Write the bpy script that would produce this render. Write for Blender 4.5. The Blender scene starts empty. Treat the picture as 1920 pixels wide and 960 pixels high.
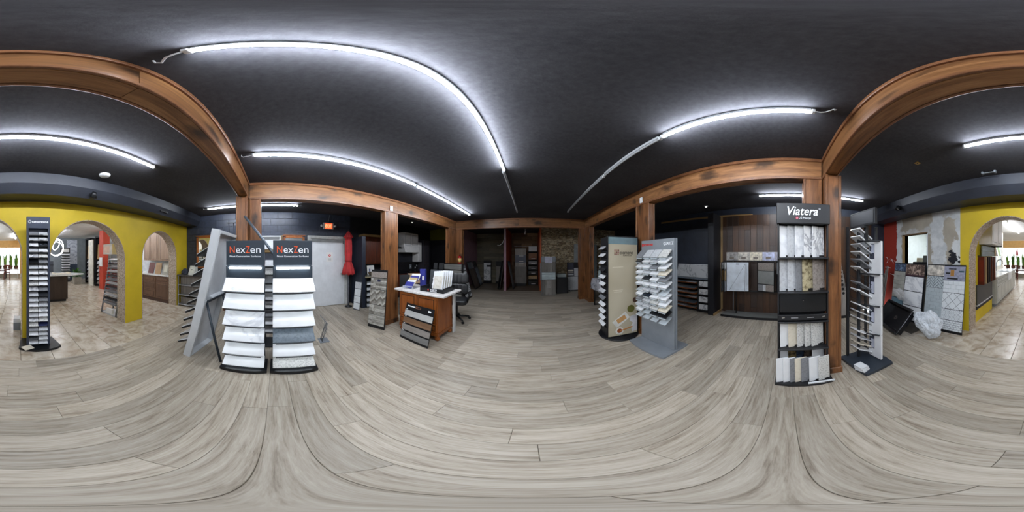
import bpy, bmesh, math, random
from mathutils import Vector, Matrix, Euler
random.seed(7)
SC = bpy.context.scene
COL = SC.collection
PI = math.pi

# ------------------------------------------------------------------ camera, world, exposure
PHI = math.radians(6.52)
H = 1.52
cd = bpy.data.cameras.new('camera')
cd.type = 'PANO'
for holder in (cd, getattr(cd, 'cycles', None)):
    try:
        holder.panorama_type = 'EQUIRECTANGULAR'
    except Exception:
        pass
cam = bpy.data.objects.new('camera', cd)
cam.location = (0, 0, H)
cam.rotation_euler = (PI / 2, 0, PHI)
COL.objects.link(cam)
SC.camera = cam

wd = bpy.data.worlds.new('sky')
SC.world = wd
wd.use_nodes = True
wd.node_tree.nodes['Background'].inputs[0].default_value = (0.86, 0.93, 1.0, 1)
wd.node_tree.nodes['Background'].inputs[1].default_value = 3.6

vs = SC.view_settings
vs.view_transform = 'Standard'
vs.look = 'None'
vs.gamma = 1
vs.use_curve_mapping = False
vs.exposure = 0.0
TUBE_POWER = 160.0      # main room LED tubes
SHOW_POWER = 135.0       # front showroom tubes
try:
    SC.cycles.use_denoising = True
    SC.cycles.max_bounces = 8
    SC.cycles.diffuse_bounces = 5
    SC.cycles.adaptive_threshold = 0.02
    SC.cycles.sample_clamp_indirect = 6
except Exception:
    pass

# ------------------------------------------------------------------ dimensions of the place (metres)
ZC, ZB = 2.79, 2.4725          # ceiling, underside of beams
UL, UR, VF, VB = -2.61, 1.84, -0.405, 5.33   # inner faces of the four beams
BW = 0.15                      # beam width
WL, WR = -4.6, 4.05            # side walls
WY = -2.75                     # face of the arched wall
WYB = -3.02                    # its back
VT = -2.03                     # where planks end and tiles begin
VK = 9.0                       # wall at the back of the bays
VS = -11.6                     # street front
ZC2 = 2.68                     # ceiling of the front showroom

# ------------------------------------------------------------------ materials
def lin(c):
    return c / 12.92 if c <= 0.04045 else ((c + 0.055) / 1.055) ** 2.4
def rgb(t):
    return (lin(t[0] / 255), lin(t[1] / 255), lin(t[2] / 255), 1)
MATS = {}
class G:
    """small node-graph writer"""
    def __init__(s, name):
        s.m = bpy.data.materials.new(name)
        s.m.use_nodes = True
        s.t = s.m.node_tree
        s.b = s.t.nodes['Principled BSDF']
    def n(s, kind, **k):
        q = s.t.nodes.new(kind)
        for a, v in k.items():
            setattr(q, a, v)
        return q
    def l(s, a, b):
        s.t.links.new(a, b)
    def val(s, sock, v):
        if hasattr(v, 'is_linked') or isinstance(v, bpy.types.NodeSocket):
            s.l(v, sock)
        else:
            sock.default_value = v
    def math(s, op, a, b=0.0, c=None):
        q = s.n('ShaderNodeMath', operation=op)
        s.val(q.inputs[0], a); s.val(q.inputs[1], b)
        if c is not None: s.val(q.inputs[2], c)
        return q.outputs[0]
    def ramp(s, f, stops):
        q = s.n('ShaderNodeValToRGB')
        e = q.color_ramp.elements
        while len(e) < len(stops): e.new(0.5)
        for i, (p, c) in enumerate(stops):
            e[i].position = p
            e[i].color = c if len(c) == 4 else rgb(c)
        s.l(f, q.inputs[0])
        return q.outputs[0]
    def mix(s, f, a, b, mode='MIX'):
        q = s.n('ShaderNodeMix', data_type='RGBA', blend_type=mode)
        s.val(q.inputs[0], f)
        for i, v in ((6, a), (7, b)):
            if isinstance(v, tuple): q.inputs[i].default_value = v if len(v) == 4 else rgb(v)
            else: s.l(v, q.inputs[i])
        return q.outputs[2]
    def coord(s, scale=(1, 1, 1), rand=True, kind='Object'):
        tc = s.n('ShaderNodeTexCoord')
        mp = s.n('ShaderNodeMapping')
        mp.inputs['Scale'].default_value = scale
        s.l(tc.outputs[kind], mp.inputs[0])
        if rand:
            oi = s.n('ShaderNodeObjectInfo')
            cb = s.n('ShaderNodeCombineXYZ')
            for i, k in enumerate((37.0, 53.0, 71.0)):
                s.l(s.math('MULTIPLY', oi.outputs['Random'], k), cb.inputs[i])
            s.l(cb.outputs[0], mp.inputs['Location'])
        return mp.outputs[0]
    def noise(s, vec, sc=5, det=4, rough=0.55, dist=0.0):
        q = s.n('ShaderNodeTexNoise')
        q.inputs['Scale'].default_value = sc
        q.inputs['Detail'].default_value = det
        q.inputs['Roughness'].default_value = rough
        q.inputs['Distortion'].default_value = dist
        s.l(vec, q.inputs['Vector'])
        return q.outputs[0]
    def vor(s, vec, sc=5, feat='F1', out=0):
        q = s.n('ShaderNodeTexVoronoi', feature=feat)
        q.inputs['Scale'].default_value = sc
        s.l(vec, q.inputs['Vector'])
        return q.outputs[out]
    def rnd(s):
        oi = s.n('ShaderNodeObjectInfo'); ge = s.n('ShaderNodeNewGeometry')
        return s.math('FRACT', s.math('ADD', oi.outputs['Random'], ge.outputs['Random Per Island']))
    def bump(s, h, strength=0.3, dist=0.01):
        q = s.n('ShaderNodeBump')
        q.inputs['Strength'].default_value = strength
        q.inputs['Distance'].default_value = dist
        s.l(h, q.inputs['Height'])
        s.l(q.outputs[0], s.b.inputs['Normal'])
    def done(s, colour=None, rough=0.5, metal=0.0, spec=0.5, **k):
        if colour is not None:
            if isinstance(colour, tuple): s.b.inputs['Base Color'].default_value = colour if len(colour) == 4 else rgb(colour)
            else: s.l(colour, s.b.inputs['Base Color'])
        if isinstance(rough, (int, float)): s.b.inputs['Roughness'].default_value = rough
        else: s.l(rough, s.b.inputs['Roughness'])
        s.b.inputs['Metallic'].default_value = metal
        s.b.inputs['Specular IOR Level'].default_value = spec
        return s.m

def cached(f):
    def w(name, *a, **k):
        if name not in MATS: MATS[name] = f(name, *a, **k)
        return MATS[name]
    return w
@cached
def plain(name, c, rough=0.5, metal=0.0, var=0.08, ns=6, spec=0.5, bump=0.0):
    g = G(name)
    f = g.noise(g.coord(), ns, 4)
    d = tuple(max(0, min(255, x * (1 - var))) for x in c); e = tuple(max(0, min(255, x * (1 + var))) for x in c)
    if bump: g.bump(f, bump)
    return g.done(g.ramp(f, [(0.3, d), (0.7, e)]), rough, metal, spec)
@cached
def wood(name, c1, c2, grain=(1, 12, 12), ns=2.2, rough=0.45, knots=0.0, rand=0.25, bump=0.08, c3=None, lo=0.3, hi=0.7):
    """grain: small number on the axis the fibres run along"""
    g = G(name)
    v = g.coord(grain)
    f = g.noise(v, ns, 6, 0.62, 0.6)
    fine = g.noise(v, ns * 7, 3, 0.6)
    f2 = g.math('ADD', g.math('MULTIPLY', f, 0.75), g.math('MULTIPLY', fine, 0.25))
    stops = [(lo, c1), (hi, c2)] if c3 is None else [(lo, c1), ((lo + hi) / 2, c3), (hi, c2)]
    col = g.ramp(f2, stops)
    if knots:
        k = g.coord(tuple(0.55 if x == min(grain) else 1.0 for x in grain))
        wv = g.n('ShaderNodeVectorMath', operation='ADD')
        nz = g.n('ShaderNodeTexNoise'); nz.inputs['Scale'].default_value = 9
        g.l(k, nz.inputs['Vector']); sc = g.n('ShaderNodeVectorMath', operation='SCALE'); sc.inputs['Scale'].default_value = 0.14
        g.l(nz.outputs['Color'], sc.inputs[0]); g.l(k, wv.inputs[0]); g.l(sc.outputs[0], wv.inputs[1])
        dd = g.vor(wv.outputs[0], knots)
        kk = g.ramp(dd, [(0.15, (235, 235, 235)), (0.36, (0, 0, 0))])
        col = g.mix(kk, col, tuple(int(x * 0.42) for x in c1))
    if rand:
        r = g.rnd()
        col = g.mix(1.0, col, g.ramp(r, [(0, (int(255 - 255 * rand),) * 3), (1, (255, 255, 255))]), 'MULTIPLY')
    g.bump(fine, bump, 0.004)
    return g.done(col, rough)
@cached
def marble(name, base, vein, sc=1.6, rough=0.18, amount=0.06, soft=None):
    g = G(name)
    v = g.coord()
    f = g.noise(v, sc, 7, 0.6, 1.6)
    a = g.math('ABSOLUTE', g.math('SUBTRACT', f, 0.5))
    col = g.ramp(a, [(0.0, vein), (amount, base)])
    if soft:
        col = g.mix(g.ramp(g.noise(v, sc * 0.8, 3), [(0.4, (0, 0, 0)), (0.75, (255, 255, 255))]), col, soft)
    return g.done(col, rough)
@cached
def speckle(name, base, spot, sc=60, lo=0.25, rough=0.3, base2=None):
    g = G(name)
    v = g.coord()
    f = g.noise(v, sc, 3, 0.7)
    col = g.ramp(f, [(lo, spot), (lo + 0.18, base), (1, base2 or base)])
    return g.done(col, rough)
@cached
def glow(name, c, power):
    g = G(name)
    g.b.inputs['Emission Color'].default_value = rgb(c)
    g.b.inputs['Emission Strength'].default_value = power
    return g.done(c, 0.4)
@cached
def glassy(name, c=(255, 255, 255), rough=0.0, alpha=0.12):
    g = G(name)
    g.b.inputs['Alpha'].default_value = alpha
    return g.done(c, rough + 0.03, 0, 0.6)
@cached
def mirror(name):
    return G(name).done((225, 228, 225), 0.02, 1.0)

def W(n): return MATS[n]
# the recurring ones
beam_u = wood('pine_beam_along_u', (84, 54, 32), (168, 122, 80), (0.7, 9, 9), 2.0, 0.38, 4.2, 0.12, c3=(132, 90, 54))
beam_v = wood('pine_beam_along_v', (84, 54, 32), (168, 122, 80), (9, 0.7, 9), 2.0, 0.38, 4.2, 0.12, c3=(132, 90, 54))
beam_z = wood('pine_post', (82, 50, 28), (162, 112, 70), (9, 9, 0.7), 2.0, 0.38, 4.2, 0.12, c3=(128, 82, 46))
trim_w = wood('pine_trim', (104, 66, 42), (150, 102, 68), (6, 6, 6), 1.5, 0.35, 0, 0.15)
slate = plain('slate_stand', (44, 54, 64), 0.42, 0.1, 0.06)
blackm = plain('black_metal', (20, 22, 26), 0.4, 0.2, 0.1)
blackp = plain('black_paint', (24, 25, 28), 0.55, 0, 0.1)
navy = plain('navy_stand', (26, 32, 44), 0.45, 0.05, 0.08)
whitep = plain('white_paint', (214, 218, 222), 0.5, 0, 0.03)
whitel = plain('white_laminate', (226, 229, 232), 0.35, 0, 0.02)
greyp = plain('grey_paint', (118, 124, 130), 0.45, 0, 0.04)
chrome = plain('chrome', (190, 192, 195), 0.15, 1.0, 0.02)
ink_white = plain('white_lettering', (240, 243, 246), 0.5, 0, 0.0)
ink_black = plain('black_lettering', (18, 18, 20), 0.5, 0, 0.0)
ink_orange = plain('orange_lettering', (226, 84, 24), 0.5, 0, 0.0)
ink_red = plain('red_lettering', (205, 40, 34), 0.5, 0, 0.0)
paper = plain('paper', (222, 222, 220), 0.7, 0, 0.03)

# ------------------------------------------------------------------ geometry helpers
REL = {}
def finish(o, p, L):
    COL.objects.link(o)
    if p is None:
        o.matrix_basis = L
    elif isinstance(p, T):
        o.parent = p.o
        o.matrix_basis = L
        REL[o.name] = (p, L)
    else:
        th, PL = REL[p.name]
        o.parent = p
        o.matrix_basis = PL.inverted() @ L
        REL[o.name] = (th, L)
    return o
def props(o, label=None, cat=None, group=None, kind=None):
    for k, v in (('label', label), ('category', cat), ('group', group), ('kind', kind)):
        if v: o[k] = v
    return o
class T:
    """a thing: an Empty at its base that parents its parts; local front is -Y"""
    def __init__(s, name, label, cat, loc=(0, 0, 0), rz=0.0, group=None, kind=None):
        s.o = bpy.data.objects.new(name, None)
        s.o.empty_display_size = 0.1
        COL.objects.link(s.o)
        s.M = Matrix.Translation(loc) @ Matrix.Rotation(rz, 4, 'Z')
        s.o.matrix_basis = s.M
        props(s.o, label, cat, group, kind)
BOXES = {}
def box_mesh(sx, sy, sz, m, bev=0.0):
    key = (round(sx, 4), round(sy, 4), round(sz, 4), m.name, bev)
    if key in BOXES: return BOXES[key]
    bm = bmesh.new()
    bmesh.ops.create_cube(bm, size=1.0)
    bmesh.ops.scale(bm, vec=(sx, sy, sz), verts=bm.verts)
    if bev:
        bmesh.ops.bevel(bm, geom=list(bm.edges), offset=min(bev, 0.45 * min(sx, sy, sz)), segments=1, affect='EDGES', profile=0.5)
    me = bpy.data.meshes.new('box')
    bm.to_mesh(me); bm.free()
    me.materials.append(m)
    BOXES[key] = me
    return me
def rotm(R):
    if R is None: return Matrix.Identity(4)
    return Euler(R, 'XYZ').to_matrix().to_4x4()
def box(p, name, xs, ys, zs, m, bev=0.0, R=None, label=None):
    """part box given by its extents in the thing's frame; R turns it about its centre"""
    me = box_mesh(abs(xs[1] - xs[0]), abs(ys[1] - ys[0]), abs(zs[1] - zs[0]), m, bev)
    o = bpy.data.objects.new(name, me)
    L = Matrix.Translation(((xs[0] + xs[1]) / 2, (ys[0] + ys[1]) / 2, (zs[0] + zs[1]) / 2)) @ rotm(R)
    finish(o, p, L)
    if label: o['label'] = label
    return o
def cbox(p, name, c, s, m, bev=0.0, R=None, label=None):
    return box(p, name, (c[0] - s[0] / 2, c[0] + s[0] / 2), (c[1] - s[1] / 2, c[1] + s[1] / 2), (c[2] - s[2] / 2, c[2] + s[2] / 2), m, bev, R, label)
def item(M, name, label, cat, group, c, s, m, bev=0.002, R=None):
    """a separate top-level thing that is one slab, placed in the frame M of what carries it"""
    o = bpy.data.objects.new(name, box_mesh(s[0], s[1], s[2], m, bev))
    COL.objects.link(o)
    L = Matrix.Translation(c) @ rotm(R)
    o.matrix_basis = M @ L
    props(o, label, cat, group)
    fake = T.__new__(T); fake.o = o; fake.M = M @ L
    return fake
def mesh_obj(p, name, bm, m, L=None, smooth=False, label=None):
    me = bpy.data.meshes.new(name)
    bmesh.ops.recalc_face_normals(bm, faces=bm.faces)
    bm.to_mesh(me); bm.free()
    for q in (m if isinstance(m, (list, tuple)) else [m]): me.materials.append(q)
    if smooth:
        for f in me.polygons: f.use_smooth = True
    o = bpy.data.objects.new(name, me)
    finish(o, p, L or Matrix.Identity(4))
    if label: o['label'] = label
    return o
def prism(p, name, pts, plane, a, b, m, L=None, label=None, bev=0.0):
    f = {'xz': lambda q, d: (q[0], d, q[1]), 'xy': lambda q, d: (q[0], q[1], d), 'yz': lambda q, d: (d, q[0], q[1])}[plane]
    bm = bmesh.new()
    A = [bm.verts.new(f(q, a)) for q in pts]; Bv = [bm.verts.new(f(q, b)) for q in pts]
    bm.faces.new(A); bm.faces.new(Bv)
    n = len(pts)
    for i in range(n): bm.faces.new((A[i], A[(i + 1) % n], Bv[(i + 1) % n], Bv[i]))
    return mesh_obj(p, name, bm, m, L, label=label)
def lathe(p, name, prof, m, n=24, c=(0, 0, 0), smooth=True, R=None, label=None):
    bm = bmesh.new()
    rings = []
    for r, z in prof:
        if r < 1e-6: rings.append([bm.verts.new((0, 0, z))])
        else: rings.append([bm.verts.new((r * math.cos(2 * PI * i / n), r * math.sin(2 * PI * i / n), z)) for i in range(n)])
    for a, b in zip(rings, rings[1:]):
        for i in range(n):
            j = (i + 1) % n
            vs_ = [a[i % len(a)], a[j % len(a)], b[j % len(b)], b[i % len(b)]]
            u = []
            for v in vs_:
                if v not in u: u.append(v)
            if len(u) > 2: bm.faces.new(u)
    return mesh_obj(p, name, bm, m, Matrix.Translation(c) @ rotm(R), smooth, label)
def cyl(p, name, c, r, h, m, n=20, R=None, label=None):
    return lathe(p, name, [(0, -h / 2), (r, -h / 2), (r, h / 2), (0, h / 2)], m, n, c, False, R, label)
def tube(p, name, pts, r, m, n=8, label=None):
    bm = bmesh.new()
    P = [Vector(q) for q in pts]
    rings = []
    up = Vector((0.13, 0.27, 0.95)).normalized()
    for i, q in enumerate(P):
        d = (P[min(i + 1, len(P) - 1)] - P[max(i - 1, 0)]).normalized()
        x = d.cross(up)
        if x.length < 1e-3: x = d.cross(Vector((1, 0, 0)))
        x.normalize(); y = d.cross(x)
        rr = r[i] if isinstance(r, (list, tuple)) else r
        rings.append([bm.verts.new(q + (x * math.cos(2 * PI * k / n) + y * math.sin(2 * PI * k / n)) * rr) for k in range(n)])
    for a, b in zip(rings, rings[1:]):
        for k in range(n): bm.faces.new((a[k], a[(k + 1) % n], b[(k + 1) % n], b[k]))
    bm.faces.new(rings[0]); bm.faces.new(rings[-1])
    return mesh_obj(p, name, bm, m, None, True, label)
TEXTS = {}
def text(p, name, s, c, size, m, width=None, R=None, shear=0.0, depth=0.0015, bold=0.0):
    """flat raised lettering in the XZ plane facing -Y, centred on c"""
    key = (s, size, width, shear, depth, m.name, bold)
    if key not in TEXTS:
        cu = bpy.data.curves.new('lettering', 'FONT')
        cu.body = s; cu.size = size; cu.extrude = depth; cu.shear = shear; cu.offset = bold
        cu.align_x = 'CENTER'; cu.align_y = 'CENTER'; cu.resolution_u = 3
        to = bpy.data.objects.new('lettering', cu)
        COL.objects.link(to)
        dg = bpy.context.evaluated_depsgraph_get()
        me = bpy.data.meshes.new_from_object(to.evaluated_get(dg))
        bpy.data.objects.remove(to); bpy.data.curves.remove(cu)
        xs = [v.co.x for v in me.vertices]; ys = [v.co.y for v in me.vertices]
        if xs:
            w = max(xs) - min(xs); k = (width / w) if width else 1.0
            mx = (max(xs) + min(xs)) / 2; my = (max(ys) + min(ys)) / 2
            for v in me.vertices: v.co = ((v.co.x - mx) * k, -v.co.z, (v.co.y - my))
        me.materials.clear(); me.materials.append(m)
        TEXTS[key] = me
    o = bpy.data.objects.new(name, TEXTS[key])
    return finish(o, p, Matrix.Translation(c) @ rotm(R))
ORD = ['first', 'second', 'third', 'fourth', 'fifth', 'sixth', 'seventh', 'eighth', 'ninth', 'tenth', 'eleventh', 'twelfth', 'thirteenth',
       'fourteenth', 'fifteenth', 'sixteenth', 'seventeenth', 'eighteenth', 'nineteenth', 'twentieth', 'twenty-first', 'twenty-second', 'twenty-third']
class Static(T):
    """top-level structure holder at the origin"""
    pass
def struct(name, label=None, cat=None):
    return T(name, label, cat, kind='structure')
def sbox(name, xs, ys, zs, m, label=None, bev=0.0):
    o = box(None, name, xs, ys, zs, m, bev)
    props(o, label, None, None, 'structure')
    return o
# ------------------------------------------------------------------ floors
def plank_floor():
    m = wood('grey_plank', (120, 106, 89), (199, 190, 175), (1.0, 13, 1), 2.3, 0.45, 0, 0.15, 0.1, c3=(175, 164, 147), lo=0.3, hi=0.64)
    fl = sbox('floor', (WL - 0.1, WR + 0.1), (VT, 6.95), (-0.06, -0.012), plain('floor_joint', (84, 78, 70), 0.8), 'wood-look vinyl plank floor in washed grey and beige')
    REL[fl.name] = (None, fl.matrix_basis.copy())
    Lp, Wp = 1.22, 0.18
    rects = []
    v = VT
    row = 0
    while v < 6.94:
        v1 = min(v + Wp, 6.95)
        u = WL - 0.1 - random.random() * Lp
        while u < WR + 0.1:
            a, b = max(u, WL - 0.1), min(u + Lp, WR + 0.1)
            if b - a > 0.05: rects.append((a, b, v, v1))
            u += Lp
        v = v1; row += 1
    def dist(r):
        return max(r[0], min(0, r[1])) ** 2 * 0.7 + ((r[2] + r[3]) / 2) ** 2 if not (r[0] <= 0 <= r[1]) else ((r[2] + r[3]) / 2) ** 2
    def d2(r):
        x = 0 if r[0] <= 0 <= r[1] else min(abs(r[0]), abs(r[1]))
        return x * x + min(abs(r[2]), abs(r[3])) ** 2
    rects.sort(key=d2)
    for (a, b, c, d) in rects[:300]:
        o = bpy.data.objects.new('plank', box_mesh(b - a - 0.0015, d - c - 0.0015, 0.012, m, 0.0018))
        COL.objects.link(o); o.parent = fl
        o.matrix_basis = fl.matrix_basis.inverted() @ Matrix.Translation(((a + b) / 2, (c + d) / 2, -0.006))
    bm = bmesh.new()
    for (a, b, c, d) in rects[300:]:
        g = 0.00075
        lo = [bm.verts.new((x, y, -0.012)) for x, y in ((a + g, c + g), (b - g, c + g), (b - g, d - g), (a + g, d - g))]
        hi = [bm.verts.new((x, y, 0)) for x, y in ((a + g, c + g), (b - g, c + g), (b - g, d - g), (a + g, d - g))]
        bm.faces.new(hi)
        for i in range(4): bm.faces.new((lo[i], lo[(i + 1) % 4], hi[(i + 1) % 4], hi[i]))
    me = bpy.data.meshes.new('plank'); bmesh.ops.recalc_face_normals(bm, faces=bm.faces); bm.to_mesh(me); bm.free(); me.materials.append(m)
    o = bpy.data.objects.new('plank_field', me); COL.objects.link(o); o.parent = fl; o.matrix_basis = fl.matrix_basis.inverted(); o['kind'] = 'stuff'
plank_floor()

def tile_floor():
    g = G('travertine_tile')
    vec = g.coord()
    f = g.noise(vec, 5, 6, 0.62, 0.8); f2 = g.noise(vec, 1.6, 3)
    col = g.ramp(f, [(0.3, (146, 128, 106)), (0.5, (190, 178, 160)), (0.72, (210, 202, 188))])
    col = g.mix(g.ramp(f2, [(0.55, (0, 0, 0)), (0.78, (170, 170, 170))]), col, (162, 132, 102))
    g.bump(f, 0.08, 0.004)
    m = g.done(col, 0.24)
    fl = sbox('floor_tiled', (WL - 0.1, 3.4), (VS - 0.1, VT), (-0.06, -0.012), plain('grout', (78, 72, 64), 0.85), 'beige travertine tile floor of the front showroom')
    S = 0.43
    rects = []
    i0 = int((WL - 0.1 - 0.4) / S) - 1
    for i in range(i0, 8):
        for j in range(0, 24):
            if i > 3 and j < 13: continue
            a, b = 0.40 + i * S, 0.40 + (i + 1) * S
            d, c = VT - j * S, VT - (j + 1) * S
            a, b, c = max(a, WL - 0.1), min(b, 3.4), max(c, VS - 0.1)
            if b - a > 0.04 and d - c > 0.04: rects.append((a, b, c, d))
    rects.sort(key=lambda r: (r[0] + r[1]) ** 2 / 4 + (r[2] + r[3]) ** 2 / 4)
    for (a, b, c, d) in rects[:300]:
        o = bpy.data.objects.new('floor_tile', box_mesh(b - a - 0.005, d - c - 0.005, 0.012, m, 0.0025))
        COL.objects.link(o); o.parent = fl
        o.matrix_basis = fl.matrix_basis.inverted() @ Matrix.Translation(((a + b) / 2, (c + d) / 2, -0.006))
    bm = bmesh.new()
    for (a, b, c, d) in rects[300:]:
        g_ = 0.0025
        bm.faces.new([bm.verts.new((x, y, 0)) for x, y in ((a + g_, c + g_), (b - g_, c + g_), (b - g_, d - g_), (a + g_, d - g_))])
    me = bpy.data.meshes.new('floor_tile'); bm.to_mesh(me); bm.free(); me.materials.append(m)
    o = bpy.data.objects.new('floor_tile_field', me); COL.objects.link(o); o.parent = fl; o.matrix_basis = fl.matrix_basis.inverted(); o['kind'] = 'stuff'
tile_floor()
sbox('floor_bays', (WL - 0.1, WR + 0.1), (6.95, VK + 0.1), (-0.06, 0.0), wood('bay_floor', (92, 80, 66), (140, 126, 108), (0.6, 8, 1), 3, 0.5), 'dark brown floor inside the rear bays')
sbox('floor_outside', (-30, 30), (VS - 40, VS - 0.1), (-0.12, -0.05), plain('pavement', (190, 188, 182), 0.9), 'pale pavement outside the shop front')

# ------------------------------------------------------------------ ceilings
g = G('black_ceiling')
v_ = g.coord((1, 1, 1), False)
f_ = g.noise(v_, 26, 5, 0.65); f3 = g.noise(v_, 1.2, 3)
g.bump(f_, 0.35, 0.004)
ceil_m = g.done(g.ramp(g.math('ADD', g.math('MULTIPLY', f_, 0.5), g.math('MULTIPLY', f3, 0.5)), [(0.35, (58, 58, 62)), (0.65, (75, 75, 79))]), 0.95, 0, 0.08)
sbox('ceiling', (WL - 0.1, WR + 0.1), (WYB, VK + 0.1), (ZC, ZC + 0.08), ceil_m, 'rough black painted ceiling')
sbox('ceiling_showroom', (WL - 0.1, 3.4), (VS - 0.1, -5.31), (ZC2, ZC2 + 0.08), plain('white_ceiling', (214, 214, 212), 0.8, 0, 0.03), 'white ceiling of the front showroom')

# ------------------------------------------------------------------ walls
block_m = plain('navy_block', (52, 58, 72), 0.42, 0, 0.12, 9, bump=0.1)
dark_m = plain('dark_wall_paint', (30, 32, 38), 0.5, 0, 0.12, 4)
yellow_m = plain('yellow_wall_paint', (212, 184, 36), 0.6, 0, 0.035, 3, bump=0.03)
def block_wall():
    w = sbox('wall_left', (WL - 0.14, WL - 0.012), (WYB, VK), (0, ZC), dark_m, 'dark navy painted block wall')
    bl, bh = 0.405, 0.2
    for r in range(14):
        z0 = r * bh
        if z0 >= ZC: break
        z1 = min(z0 + bh, ZC)
        v = -2.74 + (r % 2) * bl / 2 - bl / 2
        while v < 2.3:
            a, b = max(v, WY), min(v + bl, 2.3)
            if b - a > 0.05 and not (b > 0.86 and z0 < 2.0) and not (z1 < 0.9):
                o = bpy.data.objects.new('block', box_mesh(0.014, b - a - 0.004, z1 - z0 - 0.004, block_m, 0.003))
                COL.objects.link(o); o.parent = w
                o.matrix_basis = w.matrix_basis.inverted() @ Matrix.Translation((WL - 0.007, (a + b) / 2, (z0 + z1) / 2))
            v += bl
block_wall()
sbox('wall_right', (WR, WR + 0.12), (WYB, VK), (0, ZC), plain('dark_block_right', (44, 50, 62), 0.45, 0, 0.1, 5), 'dark navy painted wall behind the flip racks')
sbox('wall_back', (WL, WR), (VK, VK + 0.12), (0, ZC), dark_m, 'dark wall at the back of the bays')

def arch_wall():
    # outline of the yellow wall in (u, z) with three round-headed openings down to the floor
    arches = [(-4.0, -2.6, 2.18), (-2.11, -0.52, 2.2), (-0.065, 1.33, 2.23)]
    pts = [(WL, 0)]
    linings = []
    for (a, b, top) in arches:
        r = (b - a) / 2; zc = top - r; cx = (a + b) / 2
        arc = [(cx - r * math.cos(PI * i / 28), zc + r * math.sin(PI * i / 28)) for i in range(29)]
        path = [(a, 0)] + arc + [(b, 0)]
        pts += path; linings.append(path)
    pts += [(1.52, 0), (1.52, ZC), (WL, ZC)]
    w = struct('wall_rear', 'bright yellow wall pierced by three round arches')
    prism(w, 'arched_panel', pts, 'xz', WYB, WY, yellow_m)
    # mosaic lining of each arch
    g = G('mosaic_stone')
    vec = g.coord((1, 1, 1), False)
    cellq = g.n('ShaderNodeTexVoronoi'); cellq.inputs['Scale'].default_value = 55; g.l(vec, cellq.inputs['Vector'])
    edge = g.vor(vec, 55, 'DISTANCE_TO_EDGE')
    sep = g.n('ShaderNodeSeparateColor'); g.l(cellq.outputs['Color'], sep.inputs[0])
    c_ = g.ramp(sep.outputs[0], [(0, (128, 104, 84)), (0.35, (188, 168, 146)), (0.7, (206, 192, 172)), (1, (150, 136, 128))])
    c_ = g.mix(g.ramp(edge, [(0.02, (0, 0, 0)), (0.08, (255, 255, 255))]), (136, 122, 106), c_)
    g.bump(g.ramp(edge, [(0.0, (0, 0, 0)), (0.12, (255, 255, 255))]), 0.5, 0.004)
    mm = g.done(c_, 0.55)
    for path in linings:
        bm = bmesh.new()
        th = 0.014
        n = len(path); cx = (path[0][0] + path[-1][0]) / 2
        inner = []
        for i, (x, z) in enumerate(path):
            pa, pb = Vector(path[max(i - 1, 0)]), Vector(path[min(i + 1, n - 1)])
            d = (pb - pa).normalized(); nn = Vector((d.y, -d.x))
            inner.append((x + nn.x * th, z + nn.y * th))
        rows = []
        for (x, z), (xi, zi) in zip(path, inner):
            rows.append([bm.verts.new((x, WY + 0.004, z)), bm.verts.new((xi, WY + 0.004, zi)), bm.verts.new((xi, WYB - 0.004, zi)), bm.verts.new((x, WYB - 0.004, z))])
        for a, b in zip(rows, rows[1:]):
            for k in range(4): bm.faces.new((a[k], a[(k + 1) % 4], b[(k + 1) % 4], b[k]))
        mesh_obj(w, 'arch_mosaic', bm, mm, None, False, 'stone mosaic lining of the arch')
    return arches
ARCHES = arch_wall()

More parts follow.
